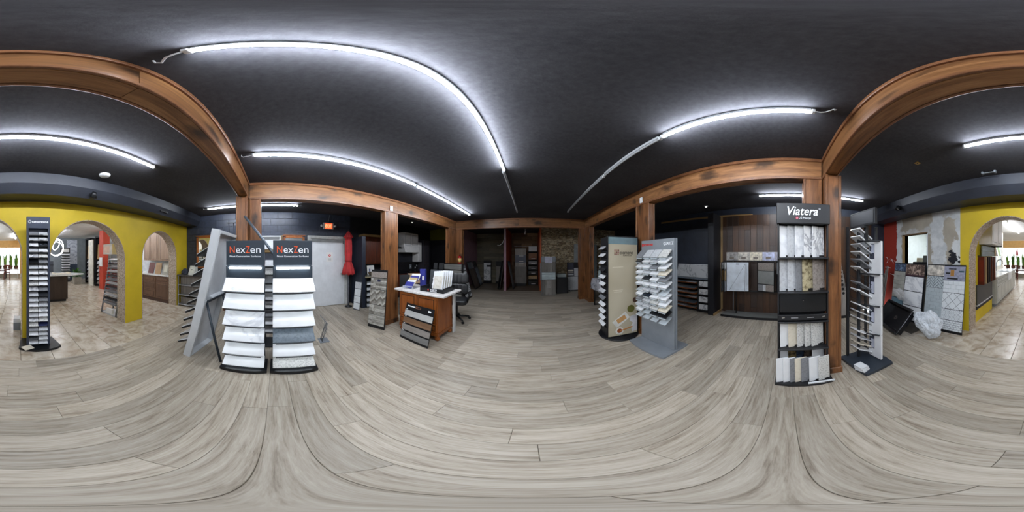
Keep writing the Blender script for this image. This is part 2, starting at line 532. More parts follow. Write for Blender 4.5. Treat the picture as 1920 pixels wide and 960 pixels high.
def drywall():
    g = G('patched_drywall')
    tc = g.n('ShaderNodeTexCoord'); sp = g.n('ShaderNodeSeparateXYZ'); g.l(tc.outputs['Object'], sp.inputs[0])
    X, Z = sp.outputs[0], sp.outputs[2]
    vec = g.coord((1, 1, 1), False)
    w1 = g.math('SUBTRACT', g.noise(vec, 4, 5, 0.6), 0.5); w2 = g.math('SUBTRACT', g.noise(vec, 9, 4, 0.6), 0.5)
    wob = g.math('ADD', g.math('MULTIPLY', w1, 0.5), g.math('MULTIPLY', w2, 0.16))
    def band(x, c, h, soft=0.02):   # 1 inside |x-c|<h with a wobbly edge
        d = g.math('ABSOLUTE', g.math('SUBTRACT', g.math('ADD', x, wob), c))
        q = g.n('ShaderNodeMapRange'); q.inputs[1].default_value = h - soft; q.inputs[2].default_value = h + soft; q.inputs[3].default_value = 1; q.inputs[4].default_value = 0
        g.l(d, q.inputs[0]); return q.outputs[0]
    board = g.ramp(g.noise(vec, 2.5, 3), [(0.4, (164, 156, 142)), (0.6, (180, 172, 156))])
    mask = band(X, 2.07, 0.17)
    for c, h in ((1.56, 0.1), (3.36, 0.13)): mask = g.math('MAXIMUM', mask, band(X, c, h))
    up = g.math('MULTIPLY', band(Z, 2.42, 0.1), g.math('LESS_THAN', X, 2.2)); mask = g.math('MAXIMUM', mask, up)
    low = g.math('MULTIPLY', band(Z, 2.07, 0.05), g.math('GREATER_THAN', X, 2.2)); mask = g.math('MAXIMUM', mask, g.math('MULTIPLY', low, 0.7))
    col = g.mix(mask, board, g.ramp(g.noise(vec, 6, 3), [(0.4, (196, 200, 202)), (0.6, (216, 219, 220))]))
    # red paint beyond the window, torn edge
    wr = g.math('ADD', X, g.math('MULTIPLY', wob, 0.5))
    redm = g.n('ShaderNodeMapRange'); redm.inputs[1].default_value = 3.43; redm.inputs[2].default_value = 3.45; g.l(wr, redm.inputs[0])
    col = g.mix(redm.outputs[0], col, (150, 46, 30))
    # black tar smear with a shape of its own
    dx = g.math('DIVIDE', g.math('SUBTRACT', g.math('ADD', X, g.math('ADD', g.math('MULTIPLY', w1, 0.3), g.math('MULTIPLY', w2, 0.35))), 1.68), 0.115)
    dz = g.math('DIVIDE', g.math('SUBTRACT', g.math('ADD', Z, g.math('ADD', g.math('MULTIPLY', w2, 0.5), g.math('MULTIPLY', w1, -0.2))), 1.475), 0.16)
    d2 = g.math('ADD', g.math('MULTIPLY', dx, dx), g.math('MULTIPLY', dz, dz))
    sm = g.n('ShaderNodeMapRange'); sm.inputs[1].default_value = 0.85; sm.inputs[2].default_value = 1.1; sm.inputs[3].default_value = 1; sm.inputs[4].default_value = 0; g.l(d2, sm.inputs[0])
    col = g.mix(sm.outputs[0], col, (22, 23, 34))
    m = g.done(col, 0.75)
    w = struct('wall_rear_unfinished', 'unfinished drywall with white joint compound, torn red paint and a black smear')
    a, b, z0, z1 = 2.345, 3.10, 1.05, 2.03      # interior window opening
    prism(w, 'drywall_sheet', [(1.521, 0), (a, 0), (a, ZC), (1.521, ZC)], 'xz', WY - 0.11, WY - 0.004, m)
    prism(w, 'drywall_sheet', [(a, 0), (b, 0), (b, z0), (a, z0)], 'xz', WY - 0.11, WY - 0.004, m)
    prism(w, 'drywall_sheet', [(a, z1), (b, z1), (b, ZC), (a, ZC)], 'xz', WY - 0.11, WY - 0.004, m)
    prism(w, 'drywall_sheet', [(b, 0), (WR, 0), (WR, ZC), (b, ZC)], 'xz', WY - 0.11, WY - 0.004, m)
    fm = wood('raw_pine', (160, 128, 84), (196, 166, 116), (4, 4, 0.8), 2, 0.6)
    wn = struct('window_1', 'interior window opening framed in raw pine')
    box(wn, 'window_frame', (b, b + 0.09), (WY - 0.12, WY + 0.012), (z0 - 0.03, z1 + 0.03), fm, 0.004)
    box(wn, 'window_frame', (a - 0.01, a + 0.012), (WY - 0.12, WY), (z0, z1), whitep)
    box(wn, 'window_frame', (a, b + 0.09), (WY - 0.12, WY + 0.012), (z1, z1 + 0.03), wood('raw_pine_dark', (96, 72, 44), (140, 108, 66), (0.8, 4, 4), 2, 0.6), 0.004)
    box(wn, 'window_sill', (a - 0.02, b + 0.09), (WY - 0.5, WY + 0.04), (z0 - 0.03, z0), fm, 0.004)
    # the little office seen through it
    wo = plain('office_wall', (214, 224, 228), 0.7, 0, 0.02)
    sbox('wall_office_back', (1.95, 4.6), (-5.3, -5.2), (0, 2.6), wo, 'pale wall of the small office')
    sbox('wall_office_side', (4.5, 4.6), (-5.2, WY - 0.12), (0, 2.6), wo, 'pale side wall of the small office')
    sbox('ceiling_office', (1.9, 4.6), (-5.3, WY - 0.12), (2.6, 2.66), plain('office_ceiling', (228, 222, 208), 0.8, 0, 0.02), 'cream ceiling of the small office')
    sbox('trim_1', (1.96, 4.5), (-5.2, -5.185), (1.93, 1.945), plain('grey_trim', (120, 124, 126)), 'thin grey rail along the office wall')
    sbox('floor_office', (2.6, 4.6), (-5.3, WY - 0.11), (-0.06, 0), plain('office_floor', (150, 140, 126), 0.6), 'beige office floor')
    ld = bpy.data.lights.new('office_lamp', 'AREA'); ld.shape = 'RECTANGLE'; ld.size = 0.6; ld.size_y = 0.6; ld.energy = 45; ld.color = (1, 0.97, 0.9)
    t = T('office_ceiling_panel', 'square lit ceiling panel in the small office', 'ceiling light', (3.2, -4.2, 2.6))
    box(t, 'frame', (-0.32, 0.32), (-0.32, 0.32), (-0.015, -0.001), whitep)
    box(t, 'diffuser', (-0.29, 0.29), (-0.29, 0.29), (-0.02, -0.0155), glow('office_glow', (248, 252, 255), 42))
drywall()

# soffit duct over the arched wall
def soffit():
    w = struct('trim_2', 'dark painted soffit box above the yellow arches')
    pr = [(WY, ZC), (-2.25, ZC), (-2.27, 2.62), (-2.36, 2.47), (WY, 2.475)]
    prism(w, 'soffit_box', pr, 'yz', WL, WR, plain('soffit_paint', (44, 48, 58), 0.5, 0, 0.1, 3))
soffit()

# inner showroom walls
sbox('wall_yellow_return', (1.40, 1.52), (-4.37, WYB), (0, ZC2), yellow_m, 'short yellow return wall beyond the arch')
sbox('ceiling_showroom_near', (WL - 0.1, 1.949), (-5.31, WYB), (ZC2, ZC2 + 0.08), W('white_ceiling'), 'white showroom ceiling just behind the arches')
def sink_wall():
    w = struct('wall_showroom_right', 'cream wall with a long window behind the sink cabinets')
    cm = plain('cream_wall', (226, 222, 208), 0.7, 0, 0.03)
    va, vb, z0, z1 = -7.6, -5.9, 1.06, 1.95
    prism(w, 'wall_panel', [(-7.9, 0), (-4.2, 0), (-4.2, z0), (-7.9, z0)], 'yz', 1.95, 2.07, cm)
    prism(w, 'wall_panel', [(-7.9, z1), (-4.2, z1), (-4.2, ZC2), (-7.9, ZC2)], 'yz', 1.95, 2.07, cm)
    prism(w, 'wall_panel', [(-7.9, z0), (va, z0), (va, z1), (-7.9, z1)], 'yz', 1.95, 2.07, cm)
    prism(w, 'wall_panel', [(vb, z0), (-4.2, z0), (-4.2, z1), (vb, z1)], 'yz', 1.95, 2.07, cm)
    wn = struct('window_3', 'bright side window behind the sink faucet')
    for v in (va, (va + vb) / 2, vb): box(wn, 'mullion', (1.97, 2.05), (v - 0.025, v + 0.025), (z0, z1), whitel)
    for z in (z0, z1): box(wn, 'frame_rail', (1.97, 2.05), (va, vb), (z - 0.02, z + 0.02), whitel)
    box(wn, 'pane', (2.008, 2.012), (va, vb), (z0, z1), glassy('pane_glass', (255, 255, 255), 0, 0.06))
sink_wall()
sbox('wall_showroom_jog_right', (2.07, 3.3), (-7.9, -7.8), (0, ZC2), W('cream_wall'), 'cream return wall past the sink cabinets')
sbox('wall_showroom_window_side', (3.3, 3.4), (VS, -7.8), (0, ZC2), W('cream_wall'), 'cream side wall next to the shop window')
sbox('wall_showroom_end', (1.40, 1.96), (-4.37, -4.33), (0, ZC2), yellow_m, 'yellow end of the return wall')
sbox('wall_showroom_left', (WL - 0.12, WL), (VS, WYB), (0, ZC2), plain('white_wall', (222, 224, 222), 0.7, 0, 0.03), 'white wall behind the brown kitchen cabinets')
def street_front():
    m = plain('peach_wall', (226, 184, 120), 0.7, 0, 0.03)
    wg = plain('grey_far_wall', (128, 136, 142), 0.7, 0, 0.05)
    u0, u1, z0, z1 = -0.1, 2.9, 0.28, 2.12
    w = struct('wall_street', 'peach wall above and beside the shop window')
    prism(w, 'wall_panel', [(u0 - 0.5, z1), (3.35, z1), (3.35, ZC2), (u0 - 0.5, ZC2)], 'xz', VS - 0.1, VS, m)
    prism(w, 'wall_panel', [(u0 - 0.5, 0), (3.35, 0), (3.35, z0), (u0 - 0.5, z0)], 'xz', VS - 0.1, VS, W('cream_wall'))
    prism(w, 'wall_panel', [(u0 - 0.5, z0), (u0, z0), (u0, z1), (u0 - 0.5, z1)], 'xz', VS - 0.1, VS, m)
    prism(w, 'wall_panel', [(u1, z0), (3.35, z0), (3.35, z1), (u1, z1)], 'xz', VS - 0.1, VS, m)
    sbox('trim_3', (u0 - 0.5, 3.3), (VS, VS + 0.06), (ZC2 - 0.06, ZC2), whitel, 'white cornice above the shop window')
    wn = struct('window_2', 'large bright shop window to the street')
    for i in range(4):
        x = u0 + (u1 - u0) * i / 3
        box(wn, 'mullion', (x - 0.02, x + 0.02), (VS - 0.07, VS - 0.02), (z0, z1), whitel)
    for i in range(3):
        box(wn, 'pane', (u0 + (u1 - u0) * i / 3 + 0.02, u0 + (u1 - u0) * (i + 1) / 3 - 0.02), (VS - 0.05, VS - 0.045), (z0, z1), glassy('pane_glass', (255, 255, 255), 0, 0.06))
    box(wn, 'window_sill', (u0, u1), (VS - 0.06, VS + 0.12), (z0 - 0.03, z0), whitel, 0.004)
    # far wall left of the window
    sbox('wall_showroom_far', (WL, u0 - 0.35), (-10.1, -10.0), (0, ZC2), wg, 'grey wall at the far side of the showroom')
    sbox('wall_showroom_jog', (u0 - 0.37, u0 - 0.27), (VS, -10.0), (0, ZC2), m, 'peach jamb beside the shop window')
street_front()

# ------------------------------------------------------------------ timber beams and posts
def beam(label, axis, a0, a1, c_in, c_out):
    t = struct('ceiling_beam', label, None)
    m = beam_u if axis == 'u' else beam_v
    lo, hi = min(c_in, c_out), max(c_in, c_out)
    e = 0.014
    def bx(name, a, b, c, d, z0, z1, mm, bev=0.002):
        if axis == 'u': return box(t, name, (a, b), (c, d), (z0, z1), mm, bev)
        return box(t, name, (c, d), (a, b), (z0, z1), mm, bev)
    # face boards each side, in lengths
    L = a1 - a0
    n = max(1, round(L / 2.44))
    for i in range(n):
        p, q = a0 + L * i / n + 0.001, a0 + L * (i + 1) / n - 0.001
        bx('face_board', p, q, lo + e, lo + e + 0.018, ZB + 0.034, ZC - 0.045, m)
        bx('face_board', p, q, hi - e - 0.018, hi - e, ZB + 0.034, ZC - 0.045, m)
        bx('soffit_board', p, q, lo + 0.022, hi - 0.022, ZB + 0.006, ZB + 0.024, m)
    for c, d in ((lo, lo + 0.03), (hi - 0.03, hi)):
        bx('crown_trim', a0, a1, c - 0.006, d + 0.006, ZC - 0.048, ZC - 0.001, trim_w, 0.006)
        bx('edge_trim', a0, a1, c if c == lo else hi - 0.02, lo + 0.02 if c == lo else d, ZB, ZB + 0.036, trim_w, 0.004)
    bx('core', a0, a1, lo + 0.04, hi - 0.04, ZB + 0.026, ZC - 0.002, blackp, 0)
    return t
beam('knotty pine ceiling beam passing over the camera beside the yellow arches', 'u', UL - BW, UR + BW, VF, VF - BW)
beam('knotty pine ceiling beam above the two lit sample towers and red parasol', 'v', VF, VB, UL, UL - BW)
beam('knotty pine ceiling beam above the black stone display tower', 'v', VF, VB, UR, UR + BW)
beam('far knotty pine ceiling beam in front of the rear bays', 'u', UL - BW, UR + BW, VB, VB + BW)

def post(label, arms):
    """arms: list of (u0,u1,v0,v1) boxes that make up the cased post"""
    t = struct('timber_post', label, None)
    for (a, b, c, d) in arms:
        e = 0.012
        box(t, 'core', (a + e + 0.012, b - e - 0.012), (c + e + 0.012, d - e - 0.012), (0, ZB), blackp)
        box(t, 'casing_board', (a + e, a + e + 0.012), (c + 0.02, d - 0.02), (0.1, ZB - 0.001), beam_z, 0.001)
        box(t, 'casing_board', (b - e - 0.012, b - e), (c + 0.02, d - 0.02), (0.1, ZB - 0.001), beam_z, 0.001)
        box(t, 'casing_board', (a + 0.02, b - 0.02), (c + e, c + e + 0.012), (0.1, ZB - 0.001), beam_z, 0.001)
        box(t, 'casing_board', (a + 0.02, b - 0.02), (d - e - 0.012, d - e), (0.1, ZB - 0.001), beam_z, 0.001)
        for x in (a, b - 0.03):
            for y in (c, d - 0.03):
                box(t, 'corner_trim', (x, x + 0.03), (y, y + 0.03), (0.1, ZB - 0.0005), beam_z, 0.004)
        box(t, 'plinth', (a - 0.012, b + 0.012), (c - 0.012, d + 0.012), (0.0, 0.1), beam_z, 0.006)
post('knotty pine corner post rising behind the lit sample towers', [(UL - BW, UL + 0.2, VF - BW - 0.03, VF), (UL - BW, UL, VF, -0.22)])
post('knotty pine corner post beside the black stone display tower', [(UR - 0.17, UR + BW, VF - BW - 0.03, VF), (UR, UR + BW, VF, -0.19)])
post('knotty pine post between the red parasol and the desk', [(UL - BW, UL, 2.1, 2.47)])
post('knotty pine post behind the tall stone brand poster stand', [(UR, UR + BW, 2.08, 2.45)])
post('far knotty pine corner post carrying the fire extinguisher', [(UL - BW, UL, 4.8, VB), (UL - BW, UL + 0.24, VB, VB + BW)])
post('far knotty pine corner post beside the draped table', [(UR, UR + BW, 4.85, VB), (UR - 0.2, UR + BW, VB, VB + BW)])
for (u, label) in ((UL + 0.006, 'white outlet plate on the beam above the post by the parasol'), (UR - 0.006, 'white outlet plate on the beam above the post by the poster stand')):
    t = T('outlet_plate', label, 'outlet plate', (u, 2.27, ZB + 0.085), PI / 2 if u < 0 else -PI / 2)
    box(t, 'plate', (-0.035, 0.035), (-0.012, 0.006), (-0.055, 0.055), whitel, 0.003)
    for z in (-0.024, 0.024): box(t, 'socket', (-0.017, 0.017), (-0.0145, -0.0115), (z - 0.014, z + 0.014), paper, 0.003)
# ------------------------------------------------------------------ LED tube lights
def led(label, axis, a, b, other, lit=True, hook=None, z=2.742, top=ZC, show=False):
    t = T('tube_light', label, 'tube light', (other if axis == 'v' else a, a if axis == 'v' else other, z), 0 if axis == 'u' else PI / 2, 'long LED tubes on the ceiling')
    L = b - a
    box(t, 'housing', (0.03, L - 0.03), (-0.014, 0.014), (0.014, top - z - 0.0005), plain('tube_housing', (176, 180, 184), 0.4, 0, 0.02), 0.003)
    bm = bmesh.new()
    n = 12
    R = 0.0125
    lo = [bm.verts.new((0.03, R * math.cos(2 * PI * k / n), R * math.sin(2 * PI * k / n))) for k in range(n)]
    hi = [bm.verts.new((L - 0.03, R * math.cos(2 * PI * k / n), R * math.sin(2 * PI * k / n))) for k in range(n)]
    for k in range(n): bm.faces.new((lo[k], lo[(k + 1) % n], hi[(k + 1) % n], hi[k]))
    mesh_obj(t, 'tube', bm, (glow('led_showroom', (244, 246, 255), SHOW_POWER) if show else glow('led_lit', (238, 245, 255), TUBE_POWER)) if lit else plain('led_unlit', (168, 172, 176), 0.25, 0, 0.02), None, True)
    for x in (0.015, L - 0.015): cbox(t, 'end_cap', (x, 0, 0.008), (0.024, 0.034, 0.044), whitep, 0.004)
    if hook:
        s = -1 if hook == 'start' else 1
        x0 = 0 if hook == 'start' else L
        pts = [(x0 + s * k * 0.6, y * 0.6, zz) for k, y, zz in ((0, 0, 0.01), (0.05, 0.005, 0.0), (0.1, 0.02, 0.004), (0.14, 0.05, 0.012), (0.17, 0.075, 0.02), (0.2, 0.06, 0.03), (0.19, 0.03, 0.04))]
        tube(t, 'cord', pts, 0.005, whitep)
led('lit tube light directly overhead, running from the arch side to the room centre', 'v', -0.22, 2.10, -0.343, True, 'start')
led('dark tube light continuing from the overhead lit tube towards the rear bays', 'v', 2.12, 4.42, -0.36, False)
led('lit tube light above the two lit sample towers', 'v', -0.24, 2.02, -1.712, True, 'start')
led('lit tube light above the desk, nearer the rear bays', 'v', 2.035, 4.44, -1.73, True)
led('short lit tube light over the black stone display tower side', 'v', -0.18, 0.96, 0.99, True, 'start')
led('dark tube light in the middle of the run over the grey sample stand', 'v', 0.965, 2.07, 1.0, False)
led('dark tube light at the bay end of the run over the grey sample stand', 'v', 2.08, 4.32, 1.005, False)
led('lit tube light in front of the yellow arches beyond the beam', 'u', -1.513, 0.73, -1.37, True)
led('lit tube light near the navy block wall behind the pine post', 'v', -1.67, 0.57, -3.8, True, 'start')
led('lit tube light near the dark plank wall behind the stone display tower', 'v', -1.6, 0.55, 3.13, True)
led('bright tube light on the white showroom ceiling beyond the arch', 'v', -7.85, -5.2, 1.15, True, None, ZC2 - 0.048, ZC2, True)

# wooden strip high on the dark wall
t = T('wall_strip', 'thin tan wooden strip fixed high on the dark wall', 'trim strip', (WR, 2.4, 2.62), -PI / 2)
box(t, 'strip', (-1.5, 1.55), (-0.025, -0.001), (-0.02, 0.03), wood('tan_strip', (150, 116, 70), (196, 160, 104), (0.8, 6, 6), 2), 0.003, (0, 0.03, 0))

def round_plate(name, label, cat, c, r, m, rim=None, flip=False):
    t = T(name, label, cat, c)
    lathe(t, 'housing', [(0, -0.03), (r * 0.55, -0.028), (r * 0.9, -0.018), (r, -0.004), (r, 0.0), (0, 0.0)], m, 28)
    if rim: lathe(t, 'lens', [(0, -0.034), (r * 0.4, -0.032), (r * 0.4, -0.028), (0, -0.028)], rim, 20)
    return t
round_plate('smoke_detector', 'round white detector on the black ceiling before the arches', 'detector', (-1.18, -2.02, ZC), 0.085, whitel)
dl = glow('downlight_glow', (255, 244, 224), 6)
for lab, c in (('small lit downlight over the kitchen corner behind the parasol', (-3.97, 4.47, ZC)), ('small downlight above the drawer cabinet', (3.53, 1.9, ZC)),
               ('small downlight over the kitchen corner nearest the pine post', (-3.4, 3.1, ZC))):
    round_plate('downlight', lab, 'downlight', c, 0.05, whitep, dl)
for i, (u, v, lab) in enumerate(((-0.9, -4.6, 'round recessed can light in the showroom ceiling nearest the middle arch'), (-1.6, -5.4, 'round recessed can light second beyond the middle arch'), (-1.1, -6.2, 'round recessed can light third beyond the middle arch'), (-2.3, -6.9, 'round recessed can light farthest beyond the middle arch'))):
    t = T('recessed_light', lab, 'recessed light', (u, v, ZC2))
    lathe(t, 'trim_ring', [(0.055, -0.001), (0.085, -0.001), (0.085, -0.01), (0.055, -0.012), (0.055, -0.001)], whitel, 24)
    lathe(t, 'baffle', [(0, -0.0015), (0.056, -0.0015), (0.056, -0.004), (0, -0.004)], blackp, 24)

def spot(label, c, rz=0, tiltx=0.5):
    t = T('spotlight_head', label, 'spotlight', c, rz)
    box(t, 'bracket', (-0.04, 0.04), (-0.01, 0.01), (-0.05, 0.05), blackm, 0.003)
    lathe(t, 'lamp_head', [(0, 0.05), (0.03, 0.05), (0.045, 0.02), (0.055, -0.05), (0.048, -0.055), (0.04, -0.03), (0, -0.02)], blackm, 20, (0, -0.07, -0.01), True, (tiltx, 0, 0))
    lathe(t, 'lens', [(0, -0.04), (0.04, -0.042), (0.04, -0.036), (0, -0.034)], chrome, 16, (0, -0.07, -0.01), True, (tiltx, 0, 0))
spot('black spotlight head on the soffit above the middle arch', (-1.12, -2.318, 2.52), PI)
spot('black spotlight head on the soffit above the unfinished drywall', (2.72, -2.285, 2.6), PI, -0.5)
t = T('ceiling_bracket', 'small bare metal bracket on the ceiling before the soffit', 'bracket', (0.72, -2.1, ZC))
box(t, 'bar', (-0.1, 0.1), (-0.012, 0.012), (-0.03, -0.018), greyp, 0.002)
for x in (-0.09, 0.09): cbox(t, 'arm', (x, 0, -0.02), (0.03, 0.05, 0.04), greyp, 0.003)
t = T('electrical_box', 'small brass junction cover on the black ceiling', 'junction cover', (1.37, -1.42, ZC))
box(t, 'cover', (-0.03, 0.03), (-0.03, 0.03), (-0.012, -0.001), plain('brass', (176, 140, 80), 0.35, 0.8), 0.003)
lathe(t, 'screw', [(0, -0.016), (0.008, -0.016), (0.008, -0.012), (0, -0.012)], blackm, 10)
t = T('wall_vent', 'black rectangular vent grille set in the soffit', 'vent', (-2.86, -2.315, 2.57), PI)
box(t, 'frame', (-0.13, 0.13), (-0.02, 0.0), (-0.05, 0.05), blackm, 0.004)
for i in range(4): box(t, 'louver', (-0.11, 0.11), (-0.034, -0.02), (-0.04 + i * 0.023, -0.034 + i * 0.023), blackp, 0, (0.5, 0, 0))
# ------------------------------------------------------------------ stone finishes for samples
STONE = {
    'white marble': marble('white_marble', (236, 238, 240), (206, 209, 214), 1.1, 0.2, 0.05),
    'veined white': marble('veined_white', (230, 231, 232), (150, 152, 158), 2.6, 0.2, 0.05),
    'plain white': plain('plain_white_stone', (232, 234, 236), 0.25, 0, 0.02),
    'pale grey': speckle('pale_grey_stone', (198, 201, 204), (176, 178, 182), 40, 0.35, 0.3),
    'mid grey': speckle('mid_grey_stone', (132, 134, 138), (112, 114, 118), 50, 0.35, 0.35),
    'slate grey': speckle('slate_grey_stone', (104, 116, 126), (84, 94, 104), 30, 0.35, 0.35),
    'charcoal': speckle('charcoal_stone', (44, 46, 50), (70, 72, 76), 60, 0.3, 0.25),
    'black': plain('black_stone', (22, 23, 26), 0.2, 0, 0.1),
    'cream': speckle('cream_stone', (222, 214, 196), (206, 196, 176), 30, 0.3, 0.3),
    'beige granite': speckle('beige_granite', (184, 172, 138), (96, 86, 64), 26, 0.36, 0.25, (210, 202, 178)),
    'taupe speckled': speckle('taupe_speckled', (150, 142, 136), (116, 108, 102), 60, 0.36, 0.3),
    'speckled white': speckle('speckled_white', (214, 214, 210), (150, 150, 148), 70, 0.34, 0.3),
    'brown granite': speckle('brown_granite', (128, 110, 74), (52, 44, 32), 18, 0.36, 0.2, (170, 150, 108)),
    'blue black': speckle('blue_black_stone', (42, 52, 66), (24, 28, 36), 20, 0.36, 0.2),
    'dark brown': speckle('dark_brown_stone', (56, 46, 38), (30, 24, 20), 20, 0.36, 0.2),
    'navy': speckle('navy_stone', (38, 44, 78), (26, 30, 50), 30, 0.36, 0.2),
}

# ------------------------------------------------------------------ the two lit sample towers
strip_glow = glow('shelf_led', (240, 248, 255), 13)
bar_glow = glow('bar_led', (248, 252, 255), 18)
def lit_tower(label, vc, side, kinds):
    t = T('sample_tower', label, 'display stand', (-1.9, vc, 0), PI / 2, 'lit slate sample towers')
    hw = 0.222
    prism(t, 'base', [(-0.262, 0.12), (-0.262, -0.17), (-0.15, -0.195), (0, -0.203), (0.15, -0.195), (0.262, -0.17), (0.262, 0.12)], 'xy', 0.004, 0.05, blackm)
    box(t, 'back_panel', (-hw, hw), (0.0, 0.03), (0.05, 1.42), slate, 0.002)
    for s in (-1, 1): box(t, 'side_rail', (s * hw - 0.012, s * hw + 0.012), (-0.012, 0.05), (0.05, 1.40), slate, 0.002)
    hd = box(t, 'header', (-hw - 0.008, hw + 0.008), (-0.02, 0.03), (1.408, 1.702), slate, 0.003)
    for s_, x, w, mm, dz in (('N', -0.154, 0.062, ink_orange, 0.0), ('ex', -0.052, 0.112, ink_white, -0.012), ('Z', 0.034, 0.048, ink_orange, 0.0), ('en', 0.124, 0.12, ink_white, -0.012)):
        text(hd, 'lettering', s_, (x, -0.0215, 1.595 + dz), 0.118, mm, w)
    text(hd, 'lettering', 'Next Generation Surfaces', (0, -0.0215, 1.517), 0.03, ink_white, 0.37)
    box(t, 'light_bar', (-hw + 0.03, hw - 0.03), (-0.03, -0.012), (1.368, 1.39), bar_glow, 0.002)
    zf = [1.122, 0.919, 0.708, 0.497, 0.29, 0.098]; zb = [1.256, 1.066, 0.846, 0.622, 0.395, 0.2]
    for i in range(6):
        yb, yf = -0.022, -0.172
        a = math.atan2(zb[i] - zf[i], yb - yf); ln = math.hypot(zb[i] - zf[i], yb - yf)
        cy, cz = (yb + yf) / 2, (zb[i] + zf[i]) / 2
        sh = cbox(t, 'shelf', (0, cy + math.sin(a) * 0.011, cz - math.cos(a) * 0.011), (0.43, ln, 0.006), slate, 0.001, (a, 0, 0))
        cbox(sh, 'lip', (0, yf - 0.012, zf[i] - 0.006), (0.4, 0.006, 0.02), blackm, 0.001, (a, 0, 0))
        cbox(sh, 'led_strip', (0, yf + 0.03, zf[i] - 0.009), (0.40, 0.012, 0.004), strip_glow, 0, (a, 0, 0))
        k = kinds[i]
        item(t.M, 'stone_sample', f'{k} sample panel on the {ORD[i]} shelf from the top of the {side} lit tower', 'stone sample', 'panels on the lit towers',
             (0, cy, cz), (0.465, ln - 0.002, 0.012), STONE[k], 0.002, (a, 0, 0))
lit_tower('slate grey lit sample tower with orange and white brand header, nearer the white easel rack', -0.345, 'easel-side', ['white marble', 'plain white', 'white marble', 'white marble', 'plain white', 'plain white'])
lit_tower('slate grey lit sample tower with orange and white brand header, nearer the white door', 0.213, 'door-side', ['white marble', 'plain white', 'plain white', 'slate grey', 'plain white', 'speckled white'])

# ------------------------------------------------------------------ white easel rack leaning beside them
def easel_rack():
    t = T('easel_rack', 'tall white leaning frame rack with empty black sample ledges', 'display rack', (-2.18, -1.06, 0), -0.1)
    # local: x along the board (u), board leans from y=-.06 at the floor to y=+.40 at the top; ledges on the -y side
    a = math.atan2(0.44, 1.85)      # lean from vertical
    def on(s, off): # point at length s up the board, offset off along its outward (-y) normal
        return (-0.04 + math.sin(a) * s - math.cos(a) * off, math.cos(a) * s + math.sin(a) * off)
    Lb = 1.9
    w = 0.31
    def slab(name, x0, x1, s0, s1, o0, o1, m, bev=0.002):
        cy, cz = on((s0 + s1) / 2, (o0 + o1) / 2)
        return cbox(t, name, ((x0 + x1) / 2, cy, cz), (x1 - x0, abs(o1 - o0), s1 - s0), m, bev, (-a, 0, 0))
    wp = plain('white_rack', (200, 204, 208), 0.4, 0, 0.03)
    slab('back_board', -w, w, 0.02, Lb - 0.02, 0.015, 0.03, wp)
    for s in (-1, 1): slab('side_frame', s * w - 0.02, s * w + 0.02, 0, Lb, -0.07, 0.04, wp)
    for q in (0.02, 0.95, Lb - 0.02): slab('cross_rail', -w + 0.02, w - 0.02, q - 0.02, q + 0.02, -0.07, 0.03, wp)
    for i in range(11):
        z = 1.63 - i * 0.132
        s0 = z / math.cos(a)
        cy, cz = on(s0, 0.04)
        b = 0.5
        ln = 0.2
        lg = cbox(t, 'ledge', (0, cy - math.cos(b) * ln / 2, cz - math.sin(b) * ln / 2 - 0.02), (2 * w, ln, 0.03), blackm, 0.001, (b, 0, 0))
        cbox(lg, 'ledge_pad', (0, cy - math.cos(b) * ln / 2, cz - math.sin(b) * ln / 2 - 0.02 + 0.018), (2 * w + 0.004, ln, 0.006), whitep, 0.001, (b, 0, 0))
    for s in (-1, 1):
        tube(t, 'strut', [(s * 0.25, on(0.95, -0.07)[0], on(0.95, -0.07)[1]), (s * 0.25, 0.44, 0.012)], 0.022, slate, 4)
    y0, z0 = on(0.98, -0.09)
    box(t, 'strut_bar', (-0.28, 0.28), (y0 - 0.012, y0 + 0.012), (z0 - 0.012, z0 + 0.012), slate)
easel_rack()

def rear_rack():
    # dark easel rack standing behind the towers, its top bar leaning on the post
    t = T('easel_rack', 'dark leaning sample rack half hidden behind the lit towers', 'display rack', (-2.66, 0.06, 0), PI / 2)
    for s in (-1, 1):
        tube(t, 'upright', [(s * 0.2 , -0.18, 0.02), (s * 0.2, 0.06, 1.45)], 0.018, slate, 4)
    for i in range(9):
        z = 0.35 + i * 0.13
        y = -0.18 + 0.24 * (z / 1.45)
        lg = cbox(t, 'ledge', (0, y - 0.09, z), (0.44, 0.19, 0.01), blackm, 0.001, (0.55, 0, 0))
        item(t.M, 'stone_sample', f'pale strip on the {ORD[8 - i]} ledge down the rack hidden behind the lit towers', 'stone sample', 'strips on the hidden rack', (0, y - 0.0915, z + 0.0135), (0.42, 0.17, 0.012), STONE[['pale grey', 'plain white', 'mid grey', 'speckled white'][i % 4]], 0.001, (0.55, 0, 0))
    box(t, 'foot_bar', (-0.24, 0.24), (-0.25, 0.1), (0.0, 0.025), blackm, 0.003)
    tube(t, 'top_bar', [(0.34, -0.2, 1.0), (-0.5, -0.3, 2.12)], 0.022, plain('steel_blue', (92, 102, 112), 0.4, 0.4), 4)
    t3 = T('wire_bundle', 'grey tangle of bent wire standing beside the door-side lit tower', 'wire rack', (-2.55, 0.8, 0))
    for k in range(7):
        x = -0.06 + 0.02 * k
        tube(t3, 'wire', [(x, -0.05, 0.0), (x + 0.06 * math.sin(k * 1.7), 0.02, 0.25), (x - 0.05 * math.cos(k), 0.04, 0.36), (x * 0.5, -0.06, 0.5)], 0.005, greyp, 5)
    box(t3, 'foot_plate', (-0.09, 0.09), (-0.09, 0.07), (-0.0, 0.008), greyp)
rear_rack()

